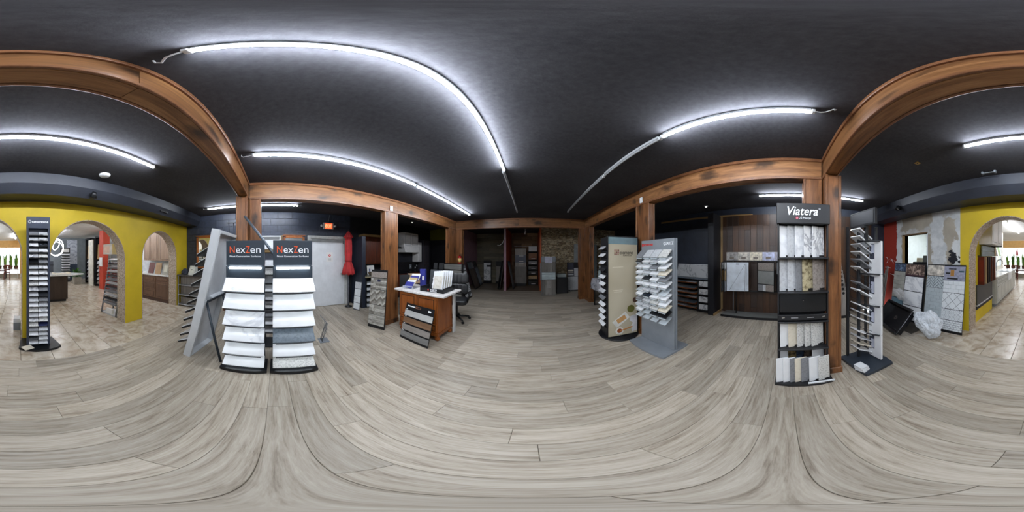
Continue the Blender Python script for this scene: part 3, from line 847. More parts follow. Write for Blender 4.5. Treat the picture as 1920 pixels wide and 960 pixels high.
# ------------------------------------------------------------------ black stone display tower with white script header
def black_tower():
    t = T('display_tower', 'tall black stone display tower with white script header beside the pine post', 'display stand', (1.62, -0.168, 0), -PI / 2)
    tm = plain('tower_black', (30, 31, 34), 0.4, 0.1, 0.08)
    prism(t, 'base', [(-0.275, 0.2), (-0.275, -0.12), (-0.15, -0.148), (0, -0.155), (0.15, -0.148), (0.275, -0.12), (0.275, 0.2)], 'xy', 0.0, 0.035, tm)
    box(t, 'back_panel', (-0.25, 0.25), (0.15, 0.17), (0.035, 1.86), tm)
    for s in (-1, 1): box(t, 'side_panel', (s * 0.25 - 0.008, s * 0.25 + 0.008), (0.0, 0.17), (0.035, 1.86), tm, 0.002)
    hd = box(t, 'header', (-0.266, 0.266), (-0.035, 0.1), (1.845, 2.056), tm, 0.004)
    text(hd, 'lettering', 'Viatera', (-0.01, -0.0362, 1.972), 0.125, ink_white, 0.3, None, 0.25, 0.0015, 0.0015)
    lathe(hd, 'trademark_ring', [(0.006, -0.0006), (0.009, -0.0006), (0.009, 0.0006), (0.006, 0.0006), (0.006, -0.0006)], ink_white, 14, (0.158, -0.0362, 2.0), False, (PI / 2, 0, 0))
    lathe(hd, 'logo_disc', [(0, -0.001), (0.0135, -0.001), (0.0135, 0.001), (0, 0.001)], plain('logo_crimson', (196, 20, 70), 0.5), 20, (-0.066, -0.036, 1.898), False, (PI / 2, 0, 0))
    text(hd, 'logo_letters', 'LG', (-0.066, -0.038, 1.898), 0.016, ink_white, 0.014)
    text(hd, 'lettering', 'LG Hausys', (0.012, -0.0362, 1.898), 0.028, ink_white, 0.118)
    for z, nm in ((1.505, 'shelf'), (1.158, 'shelf'), (0.835, 'shelf'), (0.49, 'shelf')):
        box(t, nm, (-0.255, 0.255), (-0.035, 0.15), (z - 0.016, z), tm, 0.003)
    box(t, 'recess_panel', (-0.24, 0.24), (0.02, 0.03), (0.93, 1.14), plain('tower_gloss', (24, 25, 27), 0.2), 0.001)
    lathe(t, 'knob', [(0, 0), (0.007, 0.0), (0.008, 0.008), (0, 0.012)], chrome, 12, (0, 0.02, 1.06), True, (PI / 2, 0, 0))
    dr = box(t, 'drawer_front', (-0.25, 0.25), (-0.03, -0.012), (0.855, 0.915), tm, 0.003)
    for x in (-0.09, 0.07): cbox(dr, 'caption', (x, -0.0305, 0.884), (0.07, 0.0015, 0.008), plain('caption_silver', (150, 150, 152)), 0)
    for x in (-0.2, 0.2): cbox(dr, 'silver_badge', (x, -0.031, 0.886), (0.03, 0.002, 0.016), chrome, 0.001, (0, -0.3, 0))
    rows = [
        ('top row', 1.5065, 0.325, [-0.241, -0.156, -0.082, 0.009, 0.095], 0.06, ['white marble', 'pale grey', 'white marble', 'veined white', 'veined white']),
        ('second row', 1.1595, 0.325, [-0.241, -0.156, -0.075, -0.008, 0.1], 0.06, ['pale grey', 'pale grey', 'mid grey', 'beige granite', 'taupe speckled']),
        ('third row', 0.4915, 0.32, [-0.235, -0.15, -0.063, 0.016, 0.085], 0.06, ['plain white', 'cream', 'speckled white', 'speckled white', 'taupe speckled' ]),
        ('fourth row', 0.0365, 0.43, [-0.235, -0.15, -0.065, 0.015, 0.1], 0.1, ['plain white', 'brown granite', 'blue black', 'dark brown', 'plain white']),
        ('front tray row', 0.0365, 0.365, [-0.265, -0.2, -0.135, -0.09, -0.03, 0.045, 0.135], -0.06, ['plain white', 'plain white', 'mid grey', 'beige granite', 'mid grey', 'plain white', 'speckled white']),
    ]
    rows[2][5][4] = 'speckled white'; rows[4][5][3] = 'cream'
    for rn, z0, h, xs, yc, kinds in rows:
        for i, (x, k) in enumerate(zip(xs, kinds)):
            rz = 0.42
            w = 0.125 if i < len(xs) - 1 else 0.145
            if rn == 'front tray row': rz, w = 0.30, 0.12
            cx = x + w / 2 * math.cos(rz) ; cy = yc - 0.035 + w / 2 * math.sin(rz)
            q = item(t.M, 'stone_slab', f'{k} slab, {ORD[i]} from the window side in the {rn} of the black tower', 'stone slab', 'slabs in the black display tower',
                     (cx, cy, z0 + h / 2), (w, 0.013, h), STONE[k], 0.002, (-0.035, 0, rz))
            box(q, 'tag', (w * 0.02, w * 0.46), (-0.0085, -0.0066), (-h / 2 + 0.004, -h / 2 + 0.02), ink_black)
    br = box(t, 'tray_label', (0.03, 0.285), (-0.15, -0.13), (0.036, 0.062), whitep, 0.002, (0.3, 0, 0.05))
    text(br, 'lettering', 'Viatera', (0.22, -0.152, 0.05), 0.02, ink_black, 0.07, (0.3, 0, 0.05))
black_tower()

# ------------------------------------------------------------------ dark two-sided slab rack behind the post
def slab_rack():
    t = T('slab_rack', 'dark open rack with slanted white samples and tall labelled slabs behind the pine post', 'display rack', (1.76, -0.93, 0), PI + 0.2)
    # local +x runs towards the room centre (-u), +y towards the arches (-v)
    rm = plain('rack_graphite', (40, 42, 46), 0.45, 0.2, 0.06)
    prism(t, 'base', [(-0.26, -0.21), (0.1, -0.21), (0.26, -0.2), (0.26, 0.2), (0.12, 0.24), (-0.26, 0.24)], 'xy', 0.004, 0.045, plain('rack_base', (46, 54, 64), 0.4, 0.1, 0.06))
    for x, y in ((-0.235, -0.11), (-0.13, -0.01), (-0.235, 0.19), (-0.02, 0.19)):
        box(t, 'upright', (x - 0.016, x + 0.016), (y - 0.016, y + 0.016), (0.045, 1.9), rm, 0.002)
    hd = box(t, 'header', (-0.34, 0.16), (-0.0, 0.045), (1.9, 2.1), rm, 0.003)
    box(hd, 'header_panel', (-0.315, 0.135), (-0.003, -0.0005), (1.92, 2.08), plain('header_grey', (70, 73, 78), 0.4, 0, 0.03), 0.0)
    box(t, 'header_stem', (-0.05, 0.0), (0.01, 0.04), (1.7, 1.9), rm)
    box(t, 'top_bar', (-0.25, 0.0), (-0.03, 0.0), (1.87, 1.9), rm)
    for i in range(4):
        z = 0.475 + i * 0.41
        tube(t, 'arm', [(-0.13, -0.012, z), (0.13, 0.108, z)], 0.011, rm, 6)
        q = item(t.M, 'stone_slab', f'tall white labelled slab, {ORD[3 - i]} from the top of the dark open rack', 'stone slab', 'labelled slabs on the dark rack', (0.03, 0.135, z - 0.205), (0.225, 0.03, 0.405), STONE['plain white'], 0.002)
        box(q, 'label_panel', (-0.1, -0.005), (-0.0166, -0.0152), (-0.06 if i < 3 else -0.02, 0.17), plain('label_slate', (58, 62, 76)))
        box(q, 'label_card', (-0.07, -0.01), (-0.018, -0.0166), (-0.045, 0.1) if i < 3 else (0.06, 0.165), plain('card_lilac', (184, 188, 204), 0.5))
    kinds = ['white marble', 'plain white', 'pale grey', 'plain white', 'mid grey', 'veined white', 'plain white', 'mid grey', 'white marble', 'charcoal', 'plain white', 'pale grey', 'veined white', 'slate grey', 'plain white', 'pale grey', 'cream', 'plain white']
    a = -0.55
    for i in range(18):
        z = 1.8 - i * 0.095
        w_ = box(t, 'wire_ledge', (-0.23, -0.224), (-0.1, 0.14), (z - 0.026, z - 0.02), rm, 0, (a, 0, 0))
        box(w_, 'ledge_wire', (-0.03, -0.024), (-0.1, 0.14), (z - 0.026, z - 0.02), rm, 0, (a, 0, 0))
        if i in (6, 9, 13): continue
        item(t.M, 'stone_sample', f'{kinds[i]} slanted sample, {ORD[i]} ledge from the top of the dark open rack', 'stone sample', 'slanted samples on the dark rack', (-0.125, 0.03, z), (0.2, 0.24, 0.014), STONE[kinds[i]], 0.0015, (a, 0, 0))
    for i in range(3):
        item(Matrix.Identity(4), 'stone_sample', f'loose white boxed sample, {["bottom", "middle", "top"][i]} of the pile on the dark rack base', 'stone sample', 'loose samples on the rack base', (1.575 + 0.005 * i, -0.79 + 0.006 * i, 0.06 + i * 0.026), (0.13, 0.1, 0.024), whitel, 0.002, (0, 0, 0.5 - 0.12 * i))
slab_rack()

# ------------------------------------------------------------------ black slim tower of small samples before the arches
def slim_tower():
    t = T('sample_tower', 'slim dark blue sample tower with white brand header before the yellow arches', 'display stand', (-0.295, -2.44, 0), PI)
    tm = plain('tower_indigo', (50, 58, 76), 0.4, 0.1, 0.05)
    base = [(-0.25, 0.24), (-0.29, -0.09), (-0.2, -0.15), (-0.05, -0.185), (0.1, -0.185), (0.25, -0.15), (0.33, -0.09), (0.26, 0.24)]
    prism(t, 'base', base, 'xy', 0.004, 0.045, blackm)
    box(t, 'back_panel', (-0.172, 0.172), (0.04, 0.055), (0.045, 2.11), tm)
    for s in (-1, 1): box(t, 'side_panel', (s * 0.16 - 0.016, s * 0.16 + 0.016), (-0.03, 0.05), (0.045, 2.11), tm, 0.002)
    hd = box(t, 'header', (-0.177, 0.177), (-0.032, 0.05), (1.935, 2.115), tm, 0.003)
    text(hd, 'lettering', 'caesarstone', (0.026, -0.034, 2.036), 0.055, ink_white, 0.245, None, 0, 0.001, 0.001)
    for k in range(2):
        lathe(hd, 'logo_ring', [(0.012 + k * 0.009, -0.001), (0.016 + k * 0.009, -0.001), (0.016 + k * 0.009, 0.001), (0.012 + k * 0.009, 0.001), (0.012 + k * 0.009, -0.001)], ink_white, 20, (-0.128, -0.034, 2.036), False, (PI / 2, 0, 0))
    pool = ['plain white', 'pale grey', 'plain white', 'speckled white', 'veined white', 'pale grey', 'plain white']
    special = {(0, 0): 'mid grey', (0, 1): 'pale grey', (2, 1): 'charcoal', (5, 0): 'black', (10, 1): 'mid grey', (11, 1): 'charcoal', (12, 1): 'mid grey', (17, 1): 'navy', (20, 0): 'charcoal', (5, 1): 'mid grey', (18, 0): 'mid grey', (15, 0): 'pale grey', (13, 0): 'plain white'}
    rnd = random.Random(3)
    for r in range(22):
        z = 1.87 - r * 0.0835
        box(t, 'ledge', (-0.144, 0.144), (-0.03, 0.04), (z - 0.05, z - 0.046), blackm)
        for c in range(2):
            k = special.get((r, c)) or rnd.choice(pool)
            a = 0.62
            q = item(t.M, 'stone_sample', f'{k} chip, {["first", "second"][c]} column, {ORD[r]} row from the top of the slim dark tower', 'stone sample', 'chips on the slim tower',
                     (-0.072 + c * 0.144, -0.018, z - 0.013), (0.136, 0.085, 0.014), STONE[k], 0.0015, (a, 0, 0))
            if (r + c) % 3: box(q, 'sticker', (-0.055, -0.005), (-0.0432, -0.0426), (-0.004, 0.004), ink_black)
    item(Matrix.Identity(4), 'stone_sample', 'loose beige tile lying on the slim dark tower base', 'stone sample', None, (-0.13, -2.33, 0.051), (0.15, 0.12, 0.012), STONE['cream'], 0.002, (0, 0, 0.5))
slim_tower()

# ------------------------------------------------------------------ tall poster stand with a beige lifestyle print
def poster_stand():
    t = T('poster_stand', 'black revolving poster stand with beige kitchen print and side samples', 'display stand', (1.535, 2.56, 0), -0.12)
    lathe(t, 'turntable', [(0, 0.0), (0.36, 0.0), (0.37, 0.012), (0.36, 0.03), (0, 0.03)], blackm, 40)
    box(t, 'cabinet', (-0.28, 0.28), (-0.19, 0.19), (0.03, 1.85), blackp, 0.003)
    fr = 0.016
    for s in (-1, 1): box(t, 'frame_side', (s * 0.285 - fr / 2, s * 0.285 + fr / 2), (-0.21, -0.18), (0.03, 1.86), blackm, 0.002)
    for z in (0.04, 1.852): box(t, 'frame_rail', (-0.285, 0.285), (-0.21, -0.18), (z - 0.008, z + 0.008), blackm, 0.002)
    g = G('poster_print')
    f = g.noise(g.coord((1, 1, 1), False), 1.5, 2)
    pm_ = g.done(g.ramp(f, [(0.3, (176, 166, 142)), (0.7, (196, 188, 166))]), 0.3)
    po = box(t, 'poster', (-0.277, 0.277), (-0.196, -0.191), (0.05, 1.842), pm_)
    box(po, 'poster_band', (-0.277, 0.277), (-0.1975, -0.1962), (1.72, 1.842), plain('poster_blue', (112, 138, 146), 0.4))
    yy = -0.1972
    for i in range(3):
        for j in range(3):
            cbox(po, 'logo_tile', (-0.155 + i * 0.032, yy, 1.55 + j * 0.032), (0.026, 0.002, 0.026), plain(['logo_brown', 'logo_mauve', 'logo_tan'][(i + 2 * j) % 3], [(120, 84, 70), (150, 110, 104), (160, 136, 112)][(i + 2 * j) % 3]), 0)
    text(po, 'lettering', 'element', (0.06, yy, 1.58), 0.085, plain('poster_ink', (66, 62, 56)), 0.26, None, 0, 0.001, 0.001)
    text(po, 'lettering', 'SURFACES', (0.08, yy, 1.525), 0.026, W('poster_ink'), 0.17)
    for z, w in ((1.33, 0.2), (0.93, 0.19), (0.9, 0.15)): cbox(po, 'caption', (-0.1, yy, z), (w, 0.0015, 0.008), plain('caption_pale', (222, 216, 200)), 0)
    # printed still life
    def flat(name, pts, c, d, k):
        prism(po, name, pts, 'xz', yy - d, yy - d + 0.0012, plain(k, c, 0.4))
    def rot(pts, a, cx, cz): return [(cx + x * math.cos(a) - z * math.sin(a), cz + x * math.sin(a) + z * math.cos(a)) for x, z in pts]
    flat('printed_tray', rot([(-0.15, -0.075), (0.15, -0.075), (0.15, 0.075), (-0.15, 0.075)], 0.62, -0.04, 0.37), (226, 226, 220), 0.0015, 'print_white')
    flat('printed_board', rot([(-0.09, -0.045), (0.09, -0.045), (0.09, 0.045), (-0.09, 0.045)], 0.5, -0.035, 0.38), (196, 150, 96), 0.003, 'print_tan')
    circ = lambda r, cx, cz, n=20: [(cx + r * math.cos(2 * PI * i / n), cz + r * math.sin(2 * PI * i / n)) for i in range(n)]
    flat('printed_cup', circ(0.075, -0.07, 0.145), (228, 226, 220), 0.0015, 'print_white')
    flat('printed_coffee', circ(0.045, -0.07, 0.15), (150, 80, 40), 0.003, 'print_brown')
    flat('printed_plant', circ(0.075, 0.15, 0.56, 9), (96, 96, 44), 0.0015, 'print_green')
    flat('printed_pot', circ(0.05, 0.235, 0.72, 12), (82, 60, 48), 0.0015, 'print_pot')
    flat('printed_cloth', [(0.12, 0.4), (0.2, 0.43), (0.276, 0.42), (0.276, 0.1), (0.17, 0.08), (0.15, 0.2), (0.19, 0.27), (0.13, 0.32)], (206, 206, 212), 0.0015, 'print_cloth')
    flat('printed_spoon', rot([(-0.12, -0.01), (0.12, -0.014), (0.12, 0.014), (-0.12, 0.01)], 0.2, 0.06, 0.17), (190, 128, 70), 0.004, 'print_spoon')
    kinds = ['pale grey', 'plain white', 'plain white', 'charcoal', 'plain white', 'plain white', 'pale grey', 'mid grey', 'plain white', 'plain white', 'plain white', 'plain white']
    for i in range(12):
        z = 1.66 - i * 0.125
        box(t, 'side_ledge', (-0.305, -0.28), (-0.15, 0.15), (z - 0.05, z - 0.046), blackm)
        item(t.M, 'stone_sample', f'{kinds[i]} sample, {ORD[i]} down the side of the beige poster stand', 'stone sample', 'samples on the poster stand side', (-0.32, 0, z), (0.07, 0.26, 0.014), STONE[kinds[i]], 0.0015, (0, -0.75, 0))
poster_stand()

# ------------------------------------------------------------------ grey two-sided quartz chip stand
def quartz_stand():
    t = T('chip_stand', 'grey panel stand with rows of quartz chips on clear holders', 'display stand', (1.77, 1.8, 0), -PI / 2)
    gm = plain('stand_grey', (126, 132, 138), 0.4, 0, 0.03)
    prism(t, 'base', [(-0.37, 0.28), (-0.37, -0.26), (-0.2, -0.29), (0, -0.3), (0.2, -0.29), (0.385, -0.27), (0.385, 0.28)], 'xy', 0.0, 0.03, gm)
    box(t, 'panel', (-0.37, 0.35), (-0.012, 0.012), (0.03, 1.775), gm, 0.003)
    box(t, 'panel_backing', (-0.35, 0.375), (0.014, 0.034), (0.03, 1.775), greyp, 0.003)
    text(t, 'lettering', 'QUARTZ', (0.24, -0.0135, 1.7), 0.062, ink_white, 0.19)
    text(t, 'lettering', 'VICOSTONE', (-0.2, -0.0135, 1.7), 0.045, ink_red, 0.23, None, 0, 0.001, 0.002)
    cbox(t, 'logo_square', (-0.335, -0.014, 1.7), (0.035, 0.003, 0.045), ink_red, 0)
    acr = glassy('acrylic', (230, 240, 245), 0.05, 0.35)
    grid = [
        ['mid grey', 'pale grey', 'pale grey', 'speckled white'],
        ['charcoal', 'plain white', 'pale grey', 'plain white'],
        ['plain white', 'plain white', 'mid grey', 'plain white'],
        ['plain white', 'pale grey', 'plain white', 'cream'],
        ['plain white', 'charcoal', 'plain white', 'mid grey'],
        ['plain white', 'plain white', 'plain white', 'white marble'],
        [None, 'pale grey', 'pale grey', None],
        ['plain white', 'blue black', 'plain white', 'veined white'],
        ['mid grey', 'pale grey', 'speckled white', 'plain white'],
        ['pale grey', 'pale grey', 'speckled white', 'cream'],
        ['plain white', None, 'black', 'black'],
        [None, None, None, None]]
    for r, row in enumerate(grid):
        for c, k in enumerate(row):
            x = -0.255 + c * 0.17; z = 1.555 - r * 0.088
            a = 0.78 if r == 0 else 0.5
            ho = cbox(t, 'clear_holder', (x, -0.095, z - 0.019), (0.13, 0.17, 0.004), acr, 0, (a, 0, 0))
            cbox(ho, 'holder_lip', (x, -0.095 - 0.085 * math.cos(a), z - 0.015 - 0.085 * math.sin(a)), (0.13, 0.004, 0.02), acr, 0, (a, 0, 0))
            if k: item(t.M, 'stone_sample', f'{k} quartz chip, {ORD[c]} column, {ORD[r]} row of the grey stand', 'stone sample', 'quartz chips on the grey stand',
                       (x, -0.1, z), (0.155, 0.155, 0.018), STONE[k], 0.002, (a, 0, 0))
quartz_stand()
# ------------------------------------------------------------------ leaning sample boards
class LB(T):
    """board leaning back; bl and br are its lower corners seen from its front, h its length, lean how far the top falls back"""
    def __init__(s, name, label, cat, bl, br, h, lean, th=0.018, m=None, group=None, z=0.0):
        mx, my = (bl[0] + br[0]) / 2, (bl[1] + br[1]) / 2
        T.__init__(s, name, label, cat, (mx, my, z), math.atan2(br[1] - bl[1], br[0] - bl[0]), group)
        s.w = math.hypot(br[0] - bl[0], br[1] - bl[1]); s.h = h; s.a = math.asin(lean / h); s.th = th
        s.board = s.pan('board', -s.w / 2, s.w / 2, 0.0, h, 0.0, th, m or blackm, 0.002)
    def pan(s, name, x0, x1, s0, s1, o, th, m, bev=0.0, parent=None, rz=0.0):
        c = ((s0 + s1) / 2, o + th / 2)
        y = math.sin(s.a) * c[0] - math.cos(s.a) * c[1]; z = math.cos(s.a) * c[0] + math.sin(s.a) * c[1]
        me = box_mesh(x1 - x0, th, s1 - s0, m, bev)
        ob = bpy.data.objects.new(name, me)
        L = Matrix.Translation(((x0 + x1) / 2, y, z)) @ Matrix.Rotation(-s.a, 4, 'X') @ Matrix.Rotation(rz, 4, 'Y')
        return finish(ob, parent or s, L)
    def grid(s, name, x0, x1, s0, s1, nx, ny, m, gap=0.004, stagger=False, th=0.006):
        o = s.th
        for j in range(ny):
            z0, z1 = s0 + (s1 - s0) * j / ny, s0 + (s1 - s0) * (j + 1) / ny
            d = (x1 - x0) / nx
            e = [x0 + d * i for i in range(nx + 1)]
            if stagger and j % 2: e = [x0] + [x0 + d * (i + 0.5) for i in range(nx)] + [x1]
            for a, b in zip(e, e[1:]):
                mm = m[(j * 7 + int(a * 100)) % len(m)] if isinstance(m, list) else m
                s.pan(name, a + gap / 2, b - gap / 2, z0 + gap / 2, z1 - gap / 2, o, th, mm, 0.001)
    def cut(s, name, poly, x0, x1, s0, s1, o, th, m):
        """flat piece with outline poly (x, along the board), trimmed to the field"""
        for ax, lim, sg in ((0, x0, 1), (0, x1, -1), (1, s0, 1), (1, s1, -1)):
            out = []
            for i in range(len(poly)):
                p, q = poly[i], poly[(i + 1) % len(poly)]
                ip, iq = sg * (p[ax] - lim) >= 0, sg * (q[ax] - lim) >= 0
                if ip: out.append(p)
                if ip != iq:
                    f = (lim - p[ax]) / (q[ax] - p[ax]); out.append((p[0] + f * (q[0] - p[0]), p[1] + f * (q[1] - p[1])))
            poly = out
            if len(poly) < 3: return
        area = abs(sum(poly[i][0] * poly[(i + 1) % len(poly)][1] - poly[(i + 1) % len(poly)][0] * poly[i][1] for i in range(len(poly)))) / 2
        if area < 2e-5: return
        prism(s, name, poly, 'xz', -o - th, -o, m, Matrix.Rotation(-s.a, 4, 'X'))
    def herring(s, name, x0, x1, s0, s1, n, w, m, th=0.006, gap=0.004):
        """45-degree herringbone of n:1 pieces trimmed to the field"""
        k = 0; L = n * w; r = math.sqrt(0.5); h = gap / 2
        cx0, cz0 = (x0 + x1) / 2, (s0 + s1) / 2
        for i in range(-12, 13):
            for j in range(-5, 6):
                for d in (0, 1):
                    ox, oz = (i + j * n) * w, (i - j * n + d) * w
                    a, b = (L, w) if d == 0 else (w, L)
                    q = [(ox + h, oz + h), (ox + a - h, oz + h), (ox + a - h, oz + b - h), (ox + h, oz + b - h)]
                    mm = m[k % len(m)] if isinstance(m, list) else m
                    k += 1
                    s.cut(name, [(cx0 + (p[0] - p[1]) * r, cz0 + (p[0] + p[1]) * r) for p in q], x0, x1, s0, s1, s.th, th, mm)

stone_a = speckle('stacked_stone_a', (150, 148, 140), (118, 114, 106), 14, 0.35, 0.6)
stone_b = speckle('stacked_stone_b', (184, 182, 174), (150, 146, 138), 14, 0.35, 0.6)
stone_c = speckle('stacked_stone_c', (124, 120, 112), (96, 90, 82), 14, 0.35, 0.6)
tile_w = plain('gloss_white_tile', (222, 227, 230), 0.15, 0, 0.02)
tile_g = plain('soft_grey_tile', (176, 186, 190), 0.2, 0, 0.04)
grout_d = plain('dark_grout', (70, 74, 80), 0.8)
grout_l = plain('pale_grout', (176, 182, 186), 0.8)

# ------------------------------------------------------------------ left side: door, signs, parasol, dark partition
def left_side():
    d = struct('door_1', 'white steel door with peeling white casing')
    x = WL + 0.02
    v0, v1, zt = 1.04, 2.08, 2.04
    box(d, 'door_leaf', (x - 0.02, x + 0.025), (v0, v1), (0.012, zt - 0.03), whitep, 0.003)
    hd = lathe(d, 'knob', [(0, 0.0), (0.03, 0.0), (0.03, 0.008), (0.014, 0.012), (0.014, 0.03), (0.028, 0.045), (0.028, 0.06), (0, 0.068)], chrome, 18, (x + 0.025, v1 - 0.1, 0.975), True, (0, PI / 2, 0))
    for z in (0.3, 1.05, 1.8): box(d, 'hinge', (x + 0.02, x + 0.03), (v0 - 0.005, v0 + 0.012), (z, z + 0.1), greyp)
    cs = plain('casing_white', (196, 198, 196), 0.6, 0, 0.08, 12)
    for a, b in ((v0 - 0.1, v0 - 0.005), (v1 + 0.005, v1 + 0.1)): box(d, 'casing', (x - 0.02, x + 0.04), (a, b), (0, zt + 0.07), cs, 0.004)
    box(d, 'casing', (x - 0.02, x + 0.04), (v0 - 0.005, v1 + 0.005), (zt - 0.02, zt + 0.07), cs, 0.004)
    box(d, 'door_closer', (x + 0.026, x + 0.045), (v1 - 0.06, v1 - 0.025), (zt - 0.16, zt - 0.06), greyp, 0.003)
    box(d, 'weather_strip', (x + 0.0255, x + 0.03), (v0 + 0.01, v1 - 0.01), (zt - 0.115, zt - 0.035), plain('strip_grey', (150, 154, 154), 0.6), 0)
    t = T('paper_notice', 'small paper notice with a red emblem taped to the white door', 'notice', (x + 0.027, 1.6, 1.49), PI / 2)
    box(t, 'sheet', (-0.1, 0.1), (-0.002, 0.0), (-0.14, 0.14), paper)
    lathe(t, 'emblem', [(0.014, 0), (0.036, 0), (0.036, 0.001), (0.014, 0.001), (0.014, 0)], ink_red, 18, (0, -0.0022, 0.045), False, (PI / 2, 0, 0))
    for i in range(3): box(t, 'caption', (-0.045, 0.05), (-0.0032, -0.0022), (-0.05 - i * 0.025, -0.042 - i * 0.025), plain('caption_grey', (150, 152, 156)))
    t = T('exit_sign', 'glowing red EXIT sign with emergency lamp heads above the white door', 'exit sign', (WL + 0.02, 1.56, 2.41), PI / 2)
    box(t, 'housing', (-0.16, 0.16), (-0.05, 0.01), (-0.095, 0.095), plain('sign_grey', (172, 174, 170), 0.5), 0.006)
    fc = box(t, 'sign_face', (-0.115, 0.115), (-0.056, -0.0505), (-0.085, 0.085), glow('exit_glow', (255, 96, 58), 1.3), 0.002)
    text(fc, 'lettering', 'EXIT', (0, -0.0575, 0), 0.14, glow('exit_letters', (255, 190, 130), 1.6), 0.19)
    for s in (-1, 1):
        cbox(t, 'lamp_arm', (s * 0.175, -0.02, 0.0), (0.035, 0.03, 0.03), whitep, 0.003)
        lathe(t, 'lamp_head', [(0, 0.03), (0.022, 0.03), (0.034, -0.02), (0.028, -0.03), (0, -0.024)], whitep, 16, (s * 0.21, -0.03, 0.01), True, (PI / 2 - 0.3, 0, s * 0.3))
    tube(t, 'conduit', [(0.0, 0.0, 0.09), (0.02, -0.005, 0.2), (0.05, 0.0, 0.36)], 0.006, greyp, 6)
    # folded red parasol
    t = T('folded_parasol', 'folded red parasol standing between the white door and the dark partition', 'parasol', (-4.27, 2.08, 0))
    lathe(t, 'foot', [(0, 0), (0.11, 0), (0.11, 0.02), (0.03, 0.04), (0.03, 0.1), (0, 0.1)], blackm, 20)
    cyl(t, 'pole', (0, 0, 1.12), 0.02, 2.16, plain('pole_grey', (96, 98, 104), 0.4, 0.4))
    red = plain('parasol_cloth', (176, 44, 46), 0.8, 0, 0.12, 5)
    bm = bmesh.new()
    prof = [(2.24, 0.012), (2.2, 0.05), (2.08, 0.125), (2.05, 0.118), (2.04, 0.085), (1.9, 0.095), (1.6, 0.1), (1.42, 0.088), (1.36, 0.085), (1.25, 0.125), (1.1, 0.16), (0.99, 0.175), (0.985, 0.16)]
    n = 32
    rings = []
    for z, r in prof:
        rings.append([bm.verts.new((r * (1 + 0.16 * math.cos(8 * 2 * PI * i / n)) * math.cos(2 * PI * i / n), r * (1 + 0.16 * math.cos(8 * 2 * PI * i / n)) * math.sin(2 * PI * i / n), z + (0.02 * math.cos(8 * 2 * PI * i / n) if z < 1.0 else 0))) for i in range(n)])
    for a, b in zip(rings, rings[1:]):
        for i in range(n): bm.faces.new((a[i], a[(i + 1) % n], b[(i + 1) % n], b[i]))
    bm.faces.new(rings[0])
    mesh_obj(t, 'canopy', bm, red, None, True)
    lathe(t, 'tie_band', [(0.098, 1.37), (0.108, 1.37), (0.108, 1.4), (0.098, 1.4), (0.098, 1.37)], plain('band_red', (140, 30, 34), 0.8), 24)
    lathe(t, 'finial', [(0, 2.3), (0.014, 2.285), (0.012, 2.24), (0, 2.235)], blackm, 12)
    # dark partition behind it
    sbox('wall_partition', (WL, -3.93), (2.34, 2.46), (0, 2.08), plain('partition_navy', (34, 40, 54), 0.45, 0, 0.1, 3), 'dark navy partition wall beside the folded parasol', 0.003)
    b = LB('tile_board', 'small white tile sample board leaning beside the folded parasol', 'tile board', (-3.99, 2.1), (-3.77, 2.17), 0.82, 0.1, 0.015, grout_d)
    b.grid('tile', -0.115, 0.115, 0.62, 0.80, 1, 1, STONE['pale grey'])
    b.grid('tile', -0.115, 0.115, 0.41, 0.61, 2, 1, tile_w); b.grid('tile', -0.115, 0.0, 0.22, 0.4, 2, 2, tile_w); b.grid('tile', 0.0, 0.115, 0.22, 0.4, 1, 1, tile_w)
    b.grid('tile', -0.115, 0.115, 0.03, 0.21, 1, 1, tile_w)
    # furniture along the navy wall: framed mirrors, air conditioner, low shelf
    om = wood('orange_oak', (150, 78, 28), (204, 124, 52), (4, 4, 0.8), 2, 0.4)
    def frame(label, v0, v1, z0, z1, fill, name='framed_mirror', cat='mirror'):
        t = T(name, label, cat, (WL + 0.012, (v0 + v1) / 2, z0), PI / 2)
        w, h = (v1 - v0) / 2, z1 - z0
        for s in (-1, 1): box(t, 'frame_side', (s * w - 0.03, s * w + 0.03), (-0.04, 0), (0, h), om, 0.004)
        for z in (0.0, h): box(t, 'frame_rail', (-w + 0.03, w - 0.03), (-0.04, 0), (z - 0.03, z + 0.03), om, 0.004)
        box(t, 'cornice', (-w - 0.05, w + 0.05), (-0.055, 0), (h + 0.03, h + 0.055), om, 0.004)
        box(t, 'glass', (-w + 0.03, w - 0.03), (-0.015, -0.005), (0.03, h - 0.03), fill)
    frame('oak framed mirror reflecting the yellow arches beside the white easel rack', -2.33, -1.72, 1.16, 2.1, mirror('mirror_glass'))
    frame('oak framed panel high on the block wall next to the white door', 0.28, 0.82, 1.35, 2.06, plain('grey_pane', (110, 112, 108), 0.2), 'framed_picture', 'framed panel')
    t = T('air_conditioner', 'white window air conditioner in a pale wood surround behind the towers', 'air conditioner', (WL + 0.02, -0.07, 1.7), PI / 2)
    box(t, 'surround', (-0.33, 0.3), (-0.04, 0), (-0.08, 0.0), W('raw_pine'), 0.004); box(t, 'surround', (0.24, 0.3), (-0.04, 0), (0.0, 0.4), W('raw_pine'), 0.004)
    box(t, 'housing', (-0.3, 0.24), (-0.12, 0), (0.0, 0.38), whitel, 0.008)
    for i in range(5): box(t, 'louver', (-0.26, 0.2), (-0.128, -0.12), (0.27 + i * 0.018, 0.278 + i * 0.018), plain('vent_grey', (120, 124, 126), 0.5), 0, (0.4, 0, 0))
    box(t, 'front_panel', (-0.27, 0.21), (-0.126, -0.12), (0.03, 0.25), whitep, 0.004)
    # corrugated low shelf with boxes
    t = T('low_shelf', 'low metal-edged shelf of ribbed grey panels against the block wall', 'shelf unit', (-4.25, -2.33, 0), PI / 2)
    corr = wood('ribbed_grey', (96, 90, 84), (150, 144, 136), (14, 14, 0.6), 2, 0.5)
